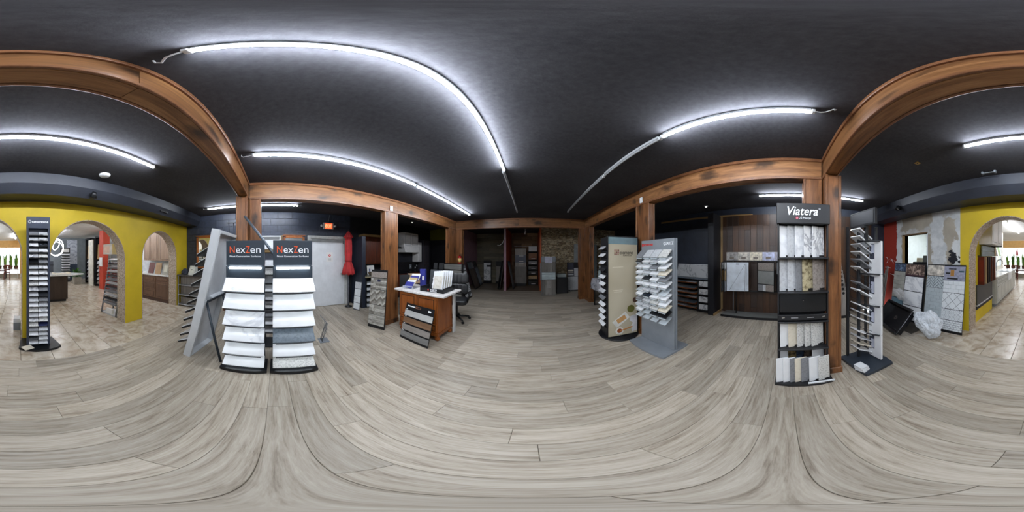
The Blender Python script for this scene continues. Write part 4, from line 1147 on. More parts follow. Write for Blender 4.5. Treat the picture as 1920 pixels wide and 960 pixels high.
    al = plain('aluminium', (176, 180, 184), 0.35, 0.6, 0.04)
    box(t, 'back_panel', (-0.38, 0.42), (0.23, 0.25), (0.02, 0.94), corr)
    for s in (-0.37, 0.41):
        for y in (-0.22, 0.22): box(t, 'leg', (s - 0.012, s + 0.012), (y - 0.012, y + 0.012), (0, 0.96), al)
    for z in (0.06, 0.36, 0.66): box(t, 'shelf', (-0.38, 0.42), (-0.23, 0.23), (z - 0.012, z + 0.006), al, 0.002)
    for i, z in enumerate((0.07, 0.37, 0.67)): box(t, 'ribbed_panel', (-0.35, 0.39), (-0.12, -0.1), (z, z + 0.25 - 0.05 * (i == 0)), corr)
    box(t, 'top', (-0.4, 0.44), (-0.25, 0.25), (0.94, 0.965), plain('mosaic_top', (60, 58, 56), 0.4, 0, 0.5, 60), 0.003)
    t2 = T('sample_box', 'tilted cream sample case with a small dark mark on the low shelf', 'sample case', (-4.18, -2.3, 0.966), PI / 2 - 0.25)
    prism(t2, 'case', [(-0.08, 0.0), (0.1, 0.0), (0.1, 0.24), (0.02, 0.27)], 'yz', -0.11, 0.11, plain('case_cream', (200, 202, 192), 0.5))
    cbox(t2, 'mark', (0, -0.033, 0.15), (0.05, 0.002, 0.022), ink_black, 0, (-0.355, 0, 0))
    t3 = T('cloth_heap', 'crumpled dark cloth at the yellow wall end of the low shelf', 'cloth', (-4.2, -2.56, 0.966))
    bm = bmesh.new(); bmesh.ops.create_icosphere(bm, subdivisions=3, radius=1)
    rr = random.Random(2)
    for v in bm.verts:
        k = 0.8 + 0.25 * math.sin(v.co.x * 7 + v.co.y * 5) * math.cos(v.co.z * 6 + v.co.x * 3) + rr.random() * 0.05
        v.co = Vector((v.co.x * 0.17 * k, v.co.y * 0.11 * k, max(0, v.co.z * 0.13 * k + 0.05)))
    mesh_obj(t3, 'cloth', bm, plain('dark_cloth', (46, 50, 60), 0.85, 0, 0.2), None, True)
    t4 = T('side_table', 'small red-brown stand below the oak framed mirror', 'stand', (-4.33, -1.52, 0), PI / 2)
    rb = wood('cherry', (90, 38, 20), (138, 64, 34), (1, 8, 8), 2, 0.35)
    box(t4, 'top', (-0.3, 0.22), (-0.2, 0.2), (1.03, 1.06), rb, 0.004)
    for a in (-0.27, 0.19):
        for b_ in (-0.17, 0.17): box(t4, 'leg', (a - 0.02, a + 0.02), (b_ - 0.02, b_ + 0.02), (0, 1.03), rb, 0.003)
    t5 = T('wall_bracket', 'thin black wire bracket high on the navy block wall', 'bracket', (WL + 0.012, -1.32, 2.2), PI / 2)
    for x in (0.0, 0.14): tube(t5, 'rod', [(x, -0.01, 0.3), (x + 0.05, -0.06, -0.35)], 0.007, blackm, 6)
    box(t5, 'rail', (-0.06, 0.2), (-0.02, 0), (0.29, 0.31), blackm)
left_side()

# ------------------------------------------------------------------ kitchen corner behind the left beam
def cab_door(p, x0, x1, z0, z1, y, m, knob=None, name='cabinet_door'):
    """raised-panel door on the front plane y (facing -y)"""
    d = box(p, name, (x0 + 0.003, x1 - 0.003), (y - 0.018, y), (z0 + 0.003, z1 - 0.003), m, 0.003)
    w = 0.05 if min(x1 - x0, z1 - z0) > 0.2 else 0.028
    box(d, 'inner_groove_shade', (x0 + w, x1 - w), (y - 0.0185, y - 0.0175), (z0 + w, z1 - w), plain('groove_shade', (50, 26, 12), 0.5) if m.name not in ('grey_cabinet', 'white_cabinet') else greyp)  # groove shade painted as a flat darker plate behind the raised panel
    box(d, 'raised_panel', (x0 + w + 0.012, x1 - w - 0.012), (y - 0.023, y - 0.016), (z0 + w + 0.012, z1 - w - 0.012), m, 0.005)
    if knob: lathe(d, 'knob', [(0, 0), (0.006, 0), (0.006, 0.01), (0.013, 0.018), (0, 0.024)], chrome, 12, (knob[0], y - 0.018, knob[1]), True, (PI / 2, 0, 0))
    return d
def kitchen():
    ch = wood('dark_cherry', (60, 24, 12), (104, 48, 24), (6, 6, 0.8), 2, 0.35, 0, 0.1)
    t = T('wall_cabinet', 'dark cherry wall cabinet with two doors behind the pine post', 'cabinet', (-4.28, 3.25, 1.27), PI / 2)
    box(t, 'body', (-0.62, 0.62), (0, 0.3), (0, 0.88), ch, 0.003)
    for i in range(3): cab_door(t, -0.62 + i * 0.4133, -0.62 + (i + 1) * 0.4133, 0, 0.8, 0, ch, (-0.62 + (i + 0.9) * 0.4133, 0.12))
    box(t, 'cornice', (-0.66, 0.66), (-0.05, 0.3), (0.86, 0.93), wood('tan_strip', (0, 0, 0), (0, 0, 0)), 0.006)
    # open sample cabinet with vessel bowl
    t = T('sample_cabinet', 'black cabinet of white sample trays under a stone vessel bowl', 'cabinet', (-3.92, 2.86, 0), PI / 2)
    box(t, 'body', (-0.38, 0.42), (0.2, 0.5), (0, 0.9), blackp)
    for x in (-0.38, -0.12, 0.14, 0.42): box(t, 'divider', (x - 0.012, x + 0.012), (0, 0.2), (0, 0.9), blackp)
    for s in (0.0, 0.88): box(t, 'rail', (-0.38, 0.42), (0, 0.2), (s, s + 0.02), blackp)
    for i in range(5):
        z = 0.06 + i * 0.165
        for j, (a, b) in enumerate(((-0.37, -0.13), (-0.11, 0.13), (0.15, 0.41))):
            tr = box(t, 'tray', (a, b), (-0.02, 0.2), (z, z + 0.012), whitel if j == 0 else W('raw_pine'), 0.002, (0.25, 0, 0))
            box(tr, 'tray_front', (a, b), (-0.03, -0.02), (z - 0.03, z + 0.02), whitel if j == 0 else W('raw_pine'), 0.002)
    box(t, 'countertop', (-0.42, 0.46), (-0.05, 0.52), (0.9, 0.93), STONE['beige granite'], 0.004)
    t = T('vessel_bowl', 'brown stone vessel bowl on the sample cabinet', 'bowl', (-3.8, 2.7, 0.931))
    lathe(t, 'bowl', [(0, 0.0), (0.1, 0.0), (0.17, 0.05), (0.21, 0.12), (0.2, 0.125), (0.16, 0.065), (0.08, 0.02), (0, 0.015)], speckle('bowl_stone', (96, 84, 66), (50, 42, 32), 20, 0.36, 0.5), 28)
    lathe(t, 'drain', [(0, 0.017), (0.02, 0.017), (0.02, 0.021), (0, 0.021)], chrome, 14)
    t = T('counter_card', 'small white counter card with blue print behind the bowl', 'card', (-4.15, 2.78, 0.931), PI / 2)
    box(t, 'card', (-0.13, 0.13), (0, 0.006), (0, 0.3), paper, 0, (-0.12, 0, 0)); cbox(t, 'blue_print', (-0.04, -0.004, 0.14), (0.04, 0.003, 0.12), plain('card_blue', (60, 74, 120)), 0, (-0.12, 0, 0))
    box(t, 'easel_back', (-0.02, 0.02), (0.03, 0.07), (0, 0.16), paper, 0)
    # white hood and cabinets
    wc = plain('white_cabinet', (206, 204, 202), 0.4, 0, 0.03)
    t = T('range_hood_cabinet', 'white range hood with stepped wall cabinets above the dark counter', 'range hood', (-4.28, 4.9, 1.28), PI / 2)
    box(t, 'tall_body', (-0.55, 0.27), (0, 0.3), (0.52, 1.14), wc, 0.003); cab_door(t, -0.55, -0.14, 0.6, 1.12, 0, wc); cab_door(t, -0.14, 0.27, 0.6, 1.12, 0, wc)
    box(t, 'side_cabinet', (0.27, 0.5), (0, 0.3), (0.0, 0.8), wc, 0.003); cab_door(t, 0.27, 0.5, 0.0, 0.8, 0, wc)
    prism(t, 'hood', [(-0.08, 0.38), (-0.02, 0.6), (0.3, 0.6), (0.3, 0.38)], 'yz', -0.55, 0.27, wc)
    t = T('base_cabinet', 'dark base cabinet under the white range hood', 'cabinet', (-4.2, 4.7, 0), PI / 2)
    box(t, 'body', (-0.9, 0.76), (0, 0.38), (0.08, 0.88), ch, 0.003); box(t, 'toe_kick', (-0.88, 0.74), (0.04, 0.38), (0, 0.08), blackp)
    for i in range(4): cab_door(t, -0.9 + i * 0.415, -0.9 + (i + 1) * 0.415, 0.1, 0.86, 0, ch, (-0.9 + (i + 0.88) * 0.415, 0.75))
    box(t, 'countertop', (-0.93, 0.79), (-0.04, 0.38), (0.88, 0.915), STONE['black'], 0.003)
    sbox('trim_4', (WL + 0.001, WL + 0.012), (3.9, 5.7), (0.92, 1.28), plain('backsplash', (34, 34, 36), 0.25), 'dark backsplash above the kitchen counter')
    for i, (v, z, lab) in enumerate(((5.45, 1.1, 'white cross patterned tile sample, upper on the dark backsplash'), (5.35, 1.02, 'white cross patterned tile sample, lower on the dark backsplash'))):
        t = T('pattern_tile', lab, 'tile sample', (WL + 0.013, v, z), PI / 2)
        box(t, 'tile', (-0.05, 0.05), (-0.008, 0), (-0.05, 0.05), blackp, 0.001)
        for dx, dz in ((0.025, 0), (-0.025, 0), (0, 0.025), (0, -0.025)): cbox(t, 'petal', (dx, -0.009, dz), (0.026, 0.002, 0.026), whitel, 0, (0, PI / 4, 0))
    for i, (v, w, lab) in enumerate(((5.05, 0.07, 'grey switch plate on the dark backsplash'), (5.68, 0.06, 'cream outlet plate on the dark backsplash'))):
        t = T('wall_plate', lab, 'outlet plate', (WL + 0.013, v, 1.08), PI / 2)
        box(t, 'plate', (-w, w), (-0.008, 0), (-0.09, 0.09), whitep if i else greyp, 0.003); box(t, 'rocker', (-0.012, 0.012), (-0.012, -0.008), (-0.03, 0.03), paper, 0.002)
    # yellow-green wall end and dark openings beyond
    olive = plain('olive_wall', (112, 108, 22), 0.6, 0, 0.05)
    w = struct('wall_kitchen_end', 'olive green wall closing the kitchen corner')
    prism(w, 'wall_panel', [(-4.6, 2.28), (-3.5, 2.28), (-3.5, 0), (-3.06, 0), (-3.06, ZC), (-4.6, ZC)], 'xz', 6.5, 6.6, olive)
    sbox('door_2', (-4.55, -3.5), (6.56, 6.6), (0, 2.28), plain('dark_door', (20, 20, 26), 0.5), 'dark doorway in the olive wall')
    t = T('tall_cabinet', 'tall dark grey cabinet standing beyond the white hood', 'cabinet', (-4.25, 5.72, 0), PI / 2)
    tg = plain('tall_grey', (52, 50, 56), 0.4)
    box(t, 'body', (-0.2, 0.2), (0, 0.33), (0, 2.2), tg, 0.003); cab_door(t, -0.2, 0.2, 0.08, 1.2, 0, tg); cab_door(t, -0.2, 0.2, 1.2, 2.18, 0, tg)
    for i, (u, lab) in enumerate(((-4.2, 'grey stone square leaning on the ledge nearer the tall cabinet'), (-3.88, 'grey stone square leaning on the ledge nearer the pine post'))):
        item(Matrix.Translation((u, 6.37, 1.06)), 'stone_sample', lab, 'stone sample', None, (0, 0, 0), (0.25 - 0.05 * (i == 0), 0.02, 0.28), STONE['mid grey'], 0.002, (-0.15, 0, 0))
    t = T('ledge_table', 'dark ledge table under the grey stone squares', 'table', (-4.0, 6.2, 0))
    box(t, 'top', (-0.45, 0.4), (-0.25, 0.25), (0.88, 0.915), STONE['black'], 0.003)
    for a in (-0.42, 0.37):
        for b in (-0.22, 0.22): box(t, 'leg', (a - 0.02, a + 0.02), (b - 0.02, b + 0.02), (0, 0.88), blackm)
    # plank sample shelves between post and desk
    t = T('plank_rack', 'low rack with stepped tan wood plank samples behind the desk', 'sample rack', (-2.95, 3.45, 0), 0.75)
    for s in (-1, 1): box(t, 'side_panel', (s * 0.22 - 0.01, s * 0.22 + 0.01), (-0.1, 0.25), (0, 1.02), blackp, 0.002)
    box(t, 'back_panel', (-0.22, 0.22), (0.23, 0.25), (0, 1.0), blackp)
    for i in range(5):
        z = 0.25 + i * 0.17
        box(t, 'shelf', (-0.21, 0.21), (-0.1, 0.23), (z - 0.01, z), blackp)
        item(t.M, 'plank_sample', f'tan plank sample, {ORD[4 - i]} from the top of the rack behind the desk', 'plank sample', 'plank samples behind the desk', (0, -0.075, z + 0.06), (0.4, 0.014, 0.11), wood('tan_plank', (128, 98, 66), (178, 148, 112), (0.8, 6, 6), 2.5, 0.5), 0.002, (-0.3, 0, 0))
    t = T('black_panel', 'plain black panel board leaning beside the tan plank rack', 'panel', (-2.82, 2.9, 0), 0.85)
    box(t, 'panel', (-0.13, 0.13), (0, 0.02), (0.0, 1.05), blackp, 0.002, (-0.06, 0, 0)); box(t, 'foot', (-0.13, 0.13), (-0.05, 0.1), (0, 0.012), blackm)
kitchen()

# ------------------------------------------------------------------ boards and desk group
b = LB('stone_board', 'tall ledger stone sample board with herringbone pattern leaning on the pine post', 'sample board', (-2.80, 1.82), (-2.43, 1.945), 1.24, 0.13, 0.022, blackm)
b.grid('stone_strip', -0.19, 0.19, 1.08, 1.20, 1, 1, [STONE['taupe speckled']]);  b.grid('stone_strip', -0.19, 0.19, 0.84, 1.07, 3, 6, [stone_a, stone_b, stone_c], 0.003, True, 0.01)
b.pan('board_label', -0.02, 0.05, 1.0, 1.05, 0.033, 0.002, plain('label_navy', (30, 36, 66)))
b.pan('backing_strip', -0.19, 0.19, 0.52, 0.83, 0.022, 0.003, stone_a)
b.herring('herringbone_piece', -0.19, 0.19, 0.52, 0.83, 3, 0.034, [stone_b, stone_a, stone_c], 0.008, 0.003)
b.grid('stone_strip', -0.19, 0.19, 0.30, 0.51, 3, 3, [stone_a, stone_c, stone_a, stone_b], 0.003, True, 0.008)
b.grid('stone_strip', -0.19, 0.19, 0.07, 0.295, 2, 6, [stone_b, stone_a, stone_b], 0.003, True, 0.01)
cyl(b, 'hanging_clip', (0.08, 0.13, 1.235), 0.015, 0.02, blackm); cyl(b, 'hanging_clip', (-0.1, 0.13, 1.235), 0.015, 0.02, blackm)

b = LB('plank_board', 'black sample board with four wood-look planks leaning on the desk', 'sample board', (-2.03, 1.97), (-1.40, 1.92), 0.68, 0.17, 0.012, blackm)
for i, (nm, c1, c2) in enumerate((('ash_grey', (116, 116, 114), (158, 158, 156)), ('greige', (128, 122, 116), (170, 164, 158)), ('oak_brown', (112, 82, 58), (156, 122, 92)), ('pale_wash', (166, 168, 166), (200, 202, 200)))):
    b.pan('sample_plank', -b.w / 2 + 0.003, b.w / 2 - 0.003, 0.045 + i * 0.135, 0.15 + i * 0.135, 0.012, 0.006, wood(nm, c1, c2, (0.7, 8, 8), 3, 0.5), 0.001)
    b.pan('caption', -b.w / 2 + 0.02, -b.w / 2 + 0.06, 0.16 + i * 0.135, 0.17 + i * 0.135, 0.012, 0.001, ink_white)
b.pan('caption', -0.27, -0.09, 0.625, 0.645, 0.012, 0.001, ink_white); b.pan('caption', 0.2, 0.26, 0.61, 0.64, 0.012, 0.001, ink_white)
b.pan('handle_slot', -0.08, 0.04, 0.62, 0.655, 0.012, 0.002, plain('slot_tan', (150, 96, 70)), 0.001); b.pan('handle_hole', -0.07, 0.03, 0.627, 0.648, 0.0145, 0.001, ink_black)

def desk():
    cw = wood('honey_maple', (122, 62, 24), (172, 100, 44), (5, 5, 0.8), 1.8, 0.32, 0, 0.1)
    t = T('desk_cabinet', 'honey maple cabinet desk with white quartz top and bun feet', 'desk', (-1.84, 2.2, 0))
    box(t, 'body', (-0.43, 0.43), (0, 0.5), (0.1, 0.855), cw, 0.004)
    box(t, 'base_rail', (-0.44, 0.44), (-0.012, 0.512), (0.1, 0.17), cw, 0.006)
    for x in (-0.4, 0.4):
        for y in (0.04, 0.46): lathe(t, 'bun_foot', [(0, 0), (0.025, 0), (0.045, 0.03), (0.045, 0.06), (0.03, 0.085), (0.03, 0.1), (0, 0.1)], cw, 18, (x, y, 0))
    cab_door(t, -0.42, 0.0, 0.36, 0.84, 0, cw, (-0.03, 0.6)); cab_door(t, 0.0, 0.42, 0.36, 0.84, 0, cw, (0.03, 0.6))
    for a, c in ((-0.42, 0.0), (0.0, 0.42)): cab_door(t, a, c, 0.18, 0.35, 0, cw, None, 'drawer_front')
    box(t, 'countertop', (-0.52, 0.59), (-0.07, 0.57), (0.855, 0.888), marble('desk_quartz', (228, 226, 224), (206, 202, 200), 3, 0.2, 0.04), 0.005)
    box(t, 'white_end_panel', (0.46, 0.478), (0.46, 0.55), (0.0, 0.855), whitel, 0.002)
    # counter display of mosaic sheets
    t = T('counter_display', 'black counter display box with white hexagon print and mosaic cards', 'counter display', (-1.6, 2.5, 0.888), 0.02)
    box(t, 'tray', (-0.24, 0.24), (-0.21, 0.2), (0, 0.012), blackm)
    for s in (-1, 1): box(t, 'tray_side', (s * 0.235 - 0.006, s * 0.235 + 0.006), (-0.21, 0.2), (0.0, 0.085), blackm)
    fr = box(t, 'tray_front', (-0.24, 0.24), (-0.218, -0.208), (0, 0.07), blackm, 0.001); box(t, 'tray_back', (-0.24, 0.24), (0.195, 0.205), (0, 0.085), blackm)
    text(fr, 'lettering', 'TOPCU', (0.045, -0.2195, 0.045), 0.04, ink_white, 0.13, None, 0, 0.001, 0.0008)
    cbox(fr, 'caption', (0.045, -0.219, 0.017), (0.13, 0.0015, 0.009), ink_white)
    lathe(fr, 'logo_disc', [(0, 0), (0.014, 0), (0.014, 0.0015), (0, 0.0015)], ink_red, 16, (-0.06, -0.2195, 0.042), False, (PI / 2, 0, 0))
    bp = box(t, 'print_panel', (-0.24, 0.0), (0.1, 0.108), (0.01, 0.37), plain('print_charcoal', (62, 66, 70), 0.4), 0, (-0.15, 0, 0))
    for hx, hz, r in ((-0.045, 0.3, 0.052), (-0.12, 0.2, 0.052), (-0.115, 0.08, 0.07)):
        prism(bp, 'hexagon', [(hx + r * math.cos(PI / 3 * i), hz + r * math.sin(PI / 3 * i)) for i in range(6)], 'xz', 0.098 - 0.025, 0.1 - 0.025, STONE['plain white'], Matrix.Translation((0, 0.1, 0.19)) @ Matrix.Rotation(-0.15, 4, 'X') @ Matrix.Translation((0, -0.078, -0.19)))
    for i in range(5):
        cx = 0.02 + i * 0.02
        q = item(t.M, 'mosaic_card', f'white mosaic sample card, {ORD[i]} from the hexagon print in the counter display', 'sample card', 'mosaic cards in the counter display', (cx + 0.02, -0.05 + i * 0.045, 0.19), (0.2, 0.012, 0.34), whitel, 0.002, (-0.32, 0, 0.12))
        box(q, 'mosaic_sheet', (-0.08, 0.08), (-0.009, -0.006), (-0.15, 0.08), speckle('mosaic_print', (214, 210, 200), (190, 184, 172), 24, 0.36, 0.4), 0.001)
    t = T('brochure_holder', 'clear brochure holder with blue and cream leaflets on the desk', 'brochure holder', (-2.13, 2.42, 0.888), 0.15)
    ac = glassy('holder_clear', (225, 232, 240), 0.05, 0.3)
    box(t, 'base', (-0.13, 0.11), (-0.16, 0.14), (0, 0.006), ac); box(t, 'lip', (-0.13, 0.11), (-0.165, -0.158), (0, 0.06), ac)
    for i in range(5):
        m = [plain('leaf_blue', (52, 58, 140)), paper, plain('leaf_tan', (196, 176, 128)), W('leaf_blue') if 'leaf_blue' in MATS else paper, paper][i]
        item(t.M, 'brochure', f'{["blue", "white", "tan", "deep blue", "pale"][i]} brochure, {ORD[i]} from the front of the clear holder', 'brochure', 'leaflets in the clear holder', (-0.01 + 0.006 * i, -0.12 + 0.05 * i, 0.075 + 0.035 * i), (0.19, 0.008, 0.14), m, 0.001, (-0.75, 0, 0.05 * (i - 2)))
    t = T('blue_box', 'blue brochure box standing behind the clear holder', 'box', (-2.06, 2.66, 0.888), 0.1)
    box(t, 'box', (-0.06, 0.06), (-0.03, 0.03), (0, 0.36), W('leaf_blue'), 0.002); cbox(t, 'white_panel', (0.02, -0.031, 0.18), (0.05, 0.002, 0.08), paper)
desk()

def office_chair():
    t = T('office_chair', 'black ribbed leather office chair behind the desk', 'chair', (-1.62, 3.32, 0), 0.3)
    lm = plain('black_leather', (30, 31, 34), 0.35, 0, 0.15, 12, bump=0.1)
    def pad(name, c, s, R=None, ribs=0, axis=0):
        bm = bmesh.new(); bmesh.ops.create_cube(bm, size=1); bmesh.ops.subdivide_edges(bm, edges=bm.edges, cuts=14, use_grid_fill=True)
        for v in bm.verts:
            p = v.co * 2
            q = 6
            n = (abs(p.x) ** q + abs(p.y) ** q + abs(p.z) ** q) ** (1 / q)
            v.co = p / n * 0.5 if n > 0 else v.co
            if ribs: v.co.y *= 1 + 0.12 * math.cos(p.x * PI * ribs)
            v.co = Vector((v.co.x * s[0], v.co.y * s[1], v.co.z * s[2]))
        mesh_obj(t, name, bm, lm, Matrix.Translation(c) @ rotm(R), True)
    pad('seat', (0, 0, 0.48), (0.5, 0.48, 0.11))
    pad('backrest', (0, 0.26, 0.72), (0.48, 0.11, 0.24), (-0.15, 0, 0), 5); pad('headrest', (0, 0.31, 0.97), (0.5, 0.12, 0.26), (-0.15, 0, 0), 5)
    for s in (-1, 1):
        tube(t, 'armrest', [(s * 0.25, 0.2, 0.5), (s * 0.3, 0.18, 0.66), (s * 0.3, -0.1, 0.68), (s * 0.29, -0.18, 0.62), (s * 0.25, -0.1, 0.48)], 0.022, blackm, 8)
    cyl(t, 'gas_lift', (0, 0, 0.27), 0.03, 0.32, blackm)
    for k in range(5):
        a = 2 * PI * k / 5 + 0.3
        tube(t, 'base_arm', [(0, 0, 0.12), (0.29 * math.cos(a), 0.29 * math.sin(a), 0.075)], [0.03, 0.018], blackm, 8)
        lathe(t, 'caster', [(0, -0.02), (0.03, -0.02), (0.03, 0.02), (0, 0.02)], blackm, 14, (0.3 * math.cos(a), 0.3 * math.sin(a), 0.03), False, (PI / 2, 0, a))
office_chair()
t = T('fire_extinguisher', 'red fire extinguisher with cream label hung in the far post corner', 'fire extinguisher', (-2.43, 5.23, 1.2))
lathe(t, 'cylinder', [(0, 0), (0.062, 0.0), (0.066, 0.01), (0.066, 0.27), (0.05, 0.31), (0.022, 0.33), (0, 0.33)], plain('extinguisher_red', (176, 24, 28), 0.3), 24)
lathe(t, 'label', [(0.0665, 0.1), (0.0672, 0.1), (0.0672, 0.24), (0.0665, 0.24), (0.0665, 0.1)], plain('label_cream', (222, 190, 120), 0.5), 24)
lathe(t, 'valve', [(0, 0.33), (0.02, 0.33), (0.02, 0.36), (0, 0.37)], blackm, 14); tube(t, 'handle', [(0, 0, 0.36), (0.04, -0.02, 0.385), (0.09, -0.03, 0.38)], 0.009, blackm, 6)
tube(t, 'hose', [(0.02, 0, 0.345), (0.075, 0.01, 0.33), (0.09, 0.01, 0.24), (0.08, 0.01, 0.12)], 0.009, blackm, 6); box(t, 'bracket', (-0.02, 0.02), (0.05, 0.11), (0.1, 0.3), blackm)

# leaning boards towards the bays
b = LB('tile_board', 'white tile sample board on black backing leaning on the far pine post', 'tile board', (-2.08, 4.95), (-2.1, 5.58), 1.27, 0.3, 0.018, blackm)
b.w_ = 0.3
for i, (x0, x1) in enumerate(((-0.3, -0.02), (0.0, 0.3))):
    b.grid('tile', x0, x1, 1.02, 1.22, 1, 2, [STONE['pale grey'], STONE['mid grey']], 0.012); b.grid('tile', x0, x1, 0.58, 1.0, 1, 3, tile_w, 0.016); b.grid('tile', x0, x1, 0.24, 0.56, 1, 5, tile_w, 0.012); b.grid('tile', x0, x1, 0.04, 0.22, 2, 1, tile_w, 0.04)
t = T('plank_wall_rack', 'low grey plank sample rack behind the office chair', 'sample rack', (-2.4, 4.62, 0), -0.15)
box(t, 'frame', (-0.36, 0.36), (0.03, 0.1), (0, 1.28), blackp, 0.003)
for i in range(6): box(t, 'plank_strip', (-0.33, 0.33), (-0.01, 0.03), (0.14 + i * 0.19, 0.3 + i * 0.19), wood('rack_grey_plank', (130, 130, 126), (184, 184, 178), (0.8, 8, 8), 2.6), 0.002)
# ------------------------------------------------------------------ rear bays
def bays():
    mauve = plain('mauve_paint', (160, 126, 140), 0.6, 0, 0.05)
    orange = plain('orange_paint', (186, 84, 44), 0.55, 0, 0.05)
    sbox('wall_bay_side', (-3.16, -3.06), (6.6, VK), (0, ZC), mauve, 'mauve painted side wall of the first bay')
    w = struct('wall_bay_divider', 'orange painted divider between the first and second bay')
    box(w, 'divider', (-1.15, -1.05), (6.96, VK), (0, ZC), orange); box(w, 'end_cap', (-1.152, -1.048), (6.94, 6.96), (0, ZC), mauve)
    w = struct('wall_bay_divider_second', 'narrow orange divider beside the stone wall')
    box(w, 'divider', (0.4, 0.47), (7.02, VK), (0, ZC), orange)
    # tile-clad back walls, each tile its own piece
    def clad(name, label, u0, u1, v, mats, h, L, zt=ZC, zb=0.0):
        w = sbox(name, (u0, u1), (v, v + 0.02), (zb, zt), plain('clad_joint', (36, 32, 28), 0.8), label)
        r = random.Random(5)
        z = zb; j = 0
        while z < zt - 0.02:
            z1 = min(z + h, zt)
            u = u0 - (L / 2 if j % 2 else 0) - r.random() * 0.2
            while u < u1:
                a, b = max(u, u0), min(u + L, u1)
                if b - a > 0.03:
                    o = bpy.data.objects.new('wall_tile', box_mesh(b - a - 0.006, 0.012, z1 - z - 0.006, r.choice(mats), 0.002))
                    COL.objects.link(o); o.parent = w
                    o.matrix_basis = w.matrix_basis.inverted() @ Matrix.Translation(((a + b) / 2, v - 0.006 - r.random() * 0.003, (z + z1) / 2))
                u += L
            z = z1; j += 1
    gr = [wood(f'moss_tile_{i}', c1, c2, (0.8, 6, 6), 3, 0.6) for i, (c1, c2) in enumerate((((108, 102, 84), (150, 142, 122)), ((96, 92, 78), (136, 130, 112)), ((118, 110, 92), (162, 152, 130))))]
    br = [wood(f'rust_tile_{i}', c1, c2, (0.8, 6, 6), 3, 0.55) for i, (c1, c2) in enumerate((((130, 96, 66), (178, 138, 100)), ((114, 84, 58), (160, 122, 88)), ((146, 114, 84), (190, 154, 116)), ((104, 76, 52), (146, 108, 76))))]
    clad('wall_bay_first', 'mossy brown wood-look tiled back wall of the first bay', -3.06, -1.15, VK - 0.02, gr, 0.15, 0.9)
    clad('wall_bay_second', 'rusty brown tiled back wall of the second bay', -1.05, 0.4, VK - 0.02, br, 0.2, 0.6)
    # stone wall
    g = G('stacked_stone_wall')
    vec = g.coord((1, 1, 1), False)
    mp = g.n('ShaderNodeMapping'); mp.inputs['Scale'].default_value = (7, 1, 17); g.l(vec, mp.inputs[0])
    q = g.n('ShaderNodeTexVoronoi'); q.inputs['Scale'].default_value = 1.0; g.l(mp.outputs[0], q.inputs['Vector'])
    e = g.vor(mp.outputs[0], 1.0, 'DISTANCE_TO_EDGE')
    sp = g.n('ShaderNodeSeparateColor'); g.l(q.outputs['Color'], sp.inputs[0])
    c = g.ramp(sp.outputs[0], [(0, (122, 104, 80)), (0.3, (176, 156, 124)), (0.6, (204, 188, 156)), (0.8, (158, 144, 120)), (1, (218, 204, 174))])
    c = g.mix(g.ramp(e, [(0.0, (0, 0, 0)), (0.07, (255, 255, 255))]), (64, 54, 42), c)
    g.bump(g.ramp(e, [(0.0, (0, 0, 0)), (0.2, (255, 255, 255))]), 0.8, 0.02)
    sm = g.done(c, 0.7)
    w = struct('wall_stone', 'stacked tan ledge-stone wall beside the rear bays')
    box(w, 'stone_facing', (0.47, 3.0), (7.1, 7.2), (0, ZC), sm)
    # proud stones over it
    bm = bmesh.new(); r = random.Random(11)
    for j in range(30):
        z = 0.02 + j * 0.092
        u = 0.48 + r.random() * 0.1
        while u < 2.95:
            L = 0.1 + r.random() * 0.22
            d = 0.012 + r.random() * 0.03
            if u + L > 2.98: break
            vs8 = [bm.verts.new((x, y, zz)) for x in (u + 0.004, u + L - 0.004) for y in (7.1 - d, 7.1) for zz in (z + 0.004, z + 0.088)]
            for f in ((0, 1, 5, 4), (0, 2, 3, 1), (4, 5, 7, 6), (1, 3, 7, 5), (0, 4, 6, 2)): bm.faces.new([vs8[k] for k in f])
            u += L
    o = mesh_obj(w, 'ledge_stone', bm, sm); o['kind'] = 'stuff'
    sbox('trim_5', (1.92, 2.35), (7.0, 7.06), (0, 2.05), plain('grey_panel', (150, 156, 158), 0.5), 'pale grey panel strip at the end of the stone wall')
    sbox('door_3', (2.36, 3.0), (6.98, 7.05), (0, 2.05), plain('grey_door', (116, 126, 128), 0.45), 'grey door beside the stone wall')
    sbox('wall_stone_far', (3.0, WR), (7.1, 7.2), (0, ZC), sm, 'stone wall continuing into the dark corner')
    # ---- first bay boards
    b = LB('plank_board', 'tall brown plank sample board leaning along the mauve wall', 'sample board', (-2.42, 6.85), (-2.46, 7.62), 1.32, 0.42, 0.02, blackm)
    b.grid('sample_plank', -0.37, 0.37, 0.04, 0.95, 5, 1, [wood('board_brown', (60, 48, 40), (96, 80, 68), (8, 8, 0.8), 2.5), wood('board_umber', (70, 58, 48), (108, 92, 80), (8, 8, 0.8), 2.5)]); b.grid('photo_panel', -0.37, 0.37, 0.97, 1.28, 2, 1, [STONE['mid grey'], STONE['slate grey']])
    b = LB('plank_board', 'narrow slate plank board leaning in the mauve corner', 'sample board', (-2.52, 7.85), (-2.55, 8.4), 1.3, 0.4, 0.02, blackm)
    b.grid('sample_plank', -0.25, 0.25, 0.04, 0.95, 3, 1, STONE['slate grey']); b.grid('photo_panel', -0.25, 0.25, 0.97, 1.26, 1, 1, STONE['charcoal'])
    t = T('tile_tower', 'white veined tile board on a black stand in the first bay', 'tile stand', (-2.37, 8.72, 0))
    box(t, 'stand', (-0.22, 0.22), (-0.02, 0.16), (0, 0.16), blackm, 0.003); box(t, 'back_board', (-0.22, 0.22), (0.02, 0.05), (0.16, 1.28), blackm)
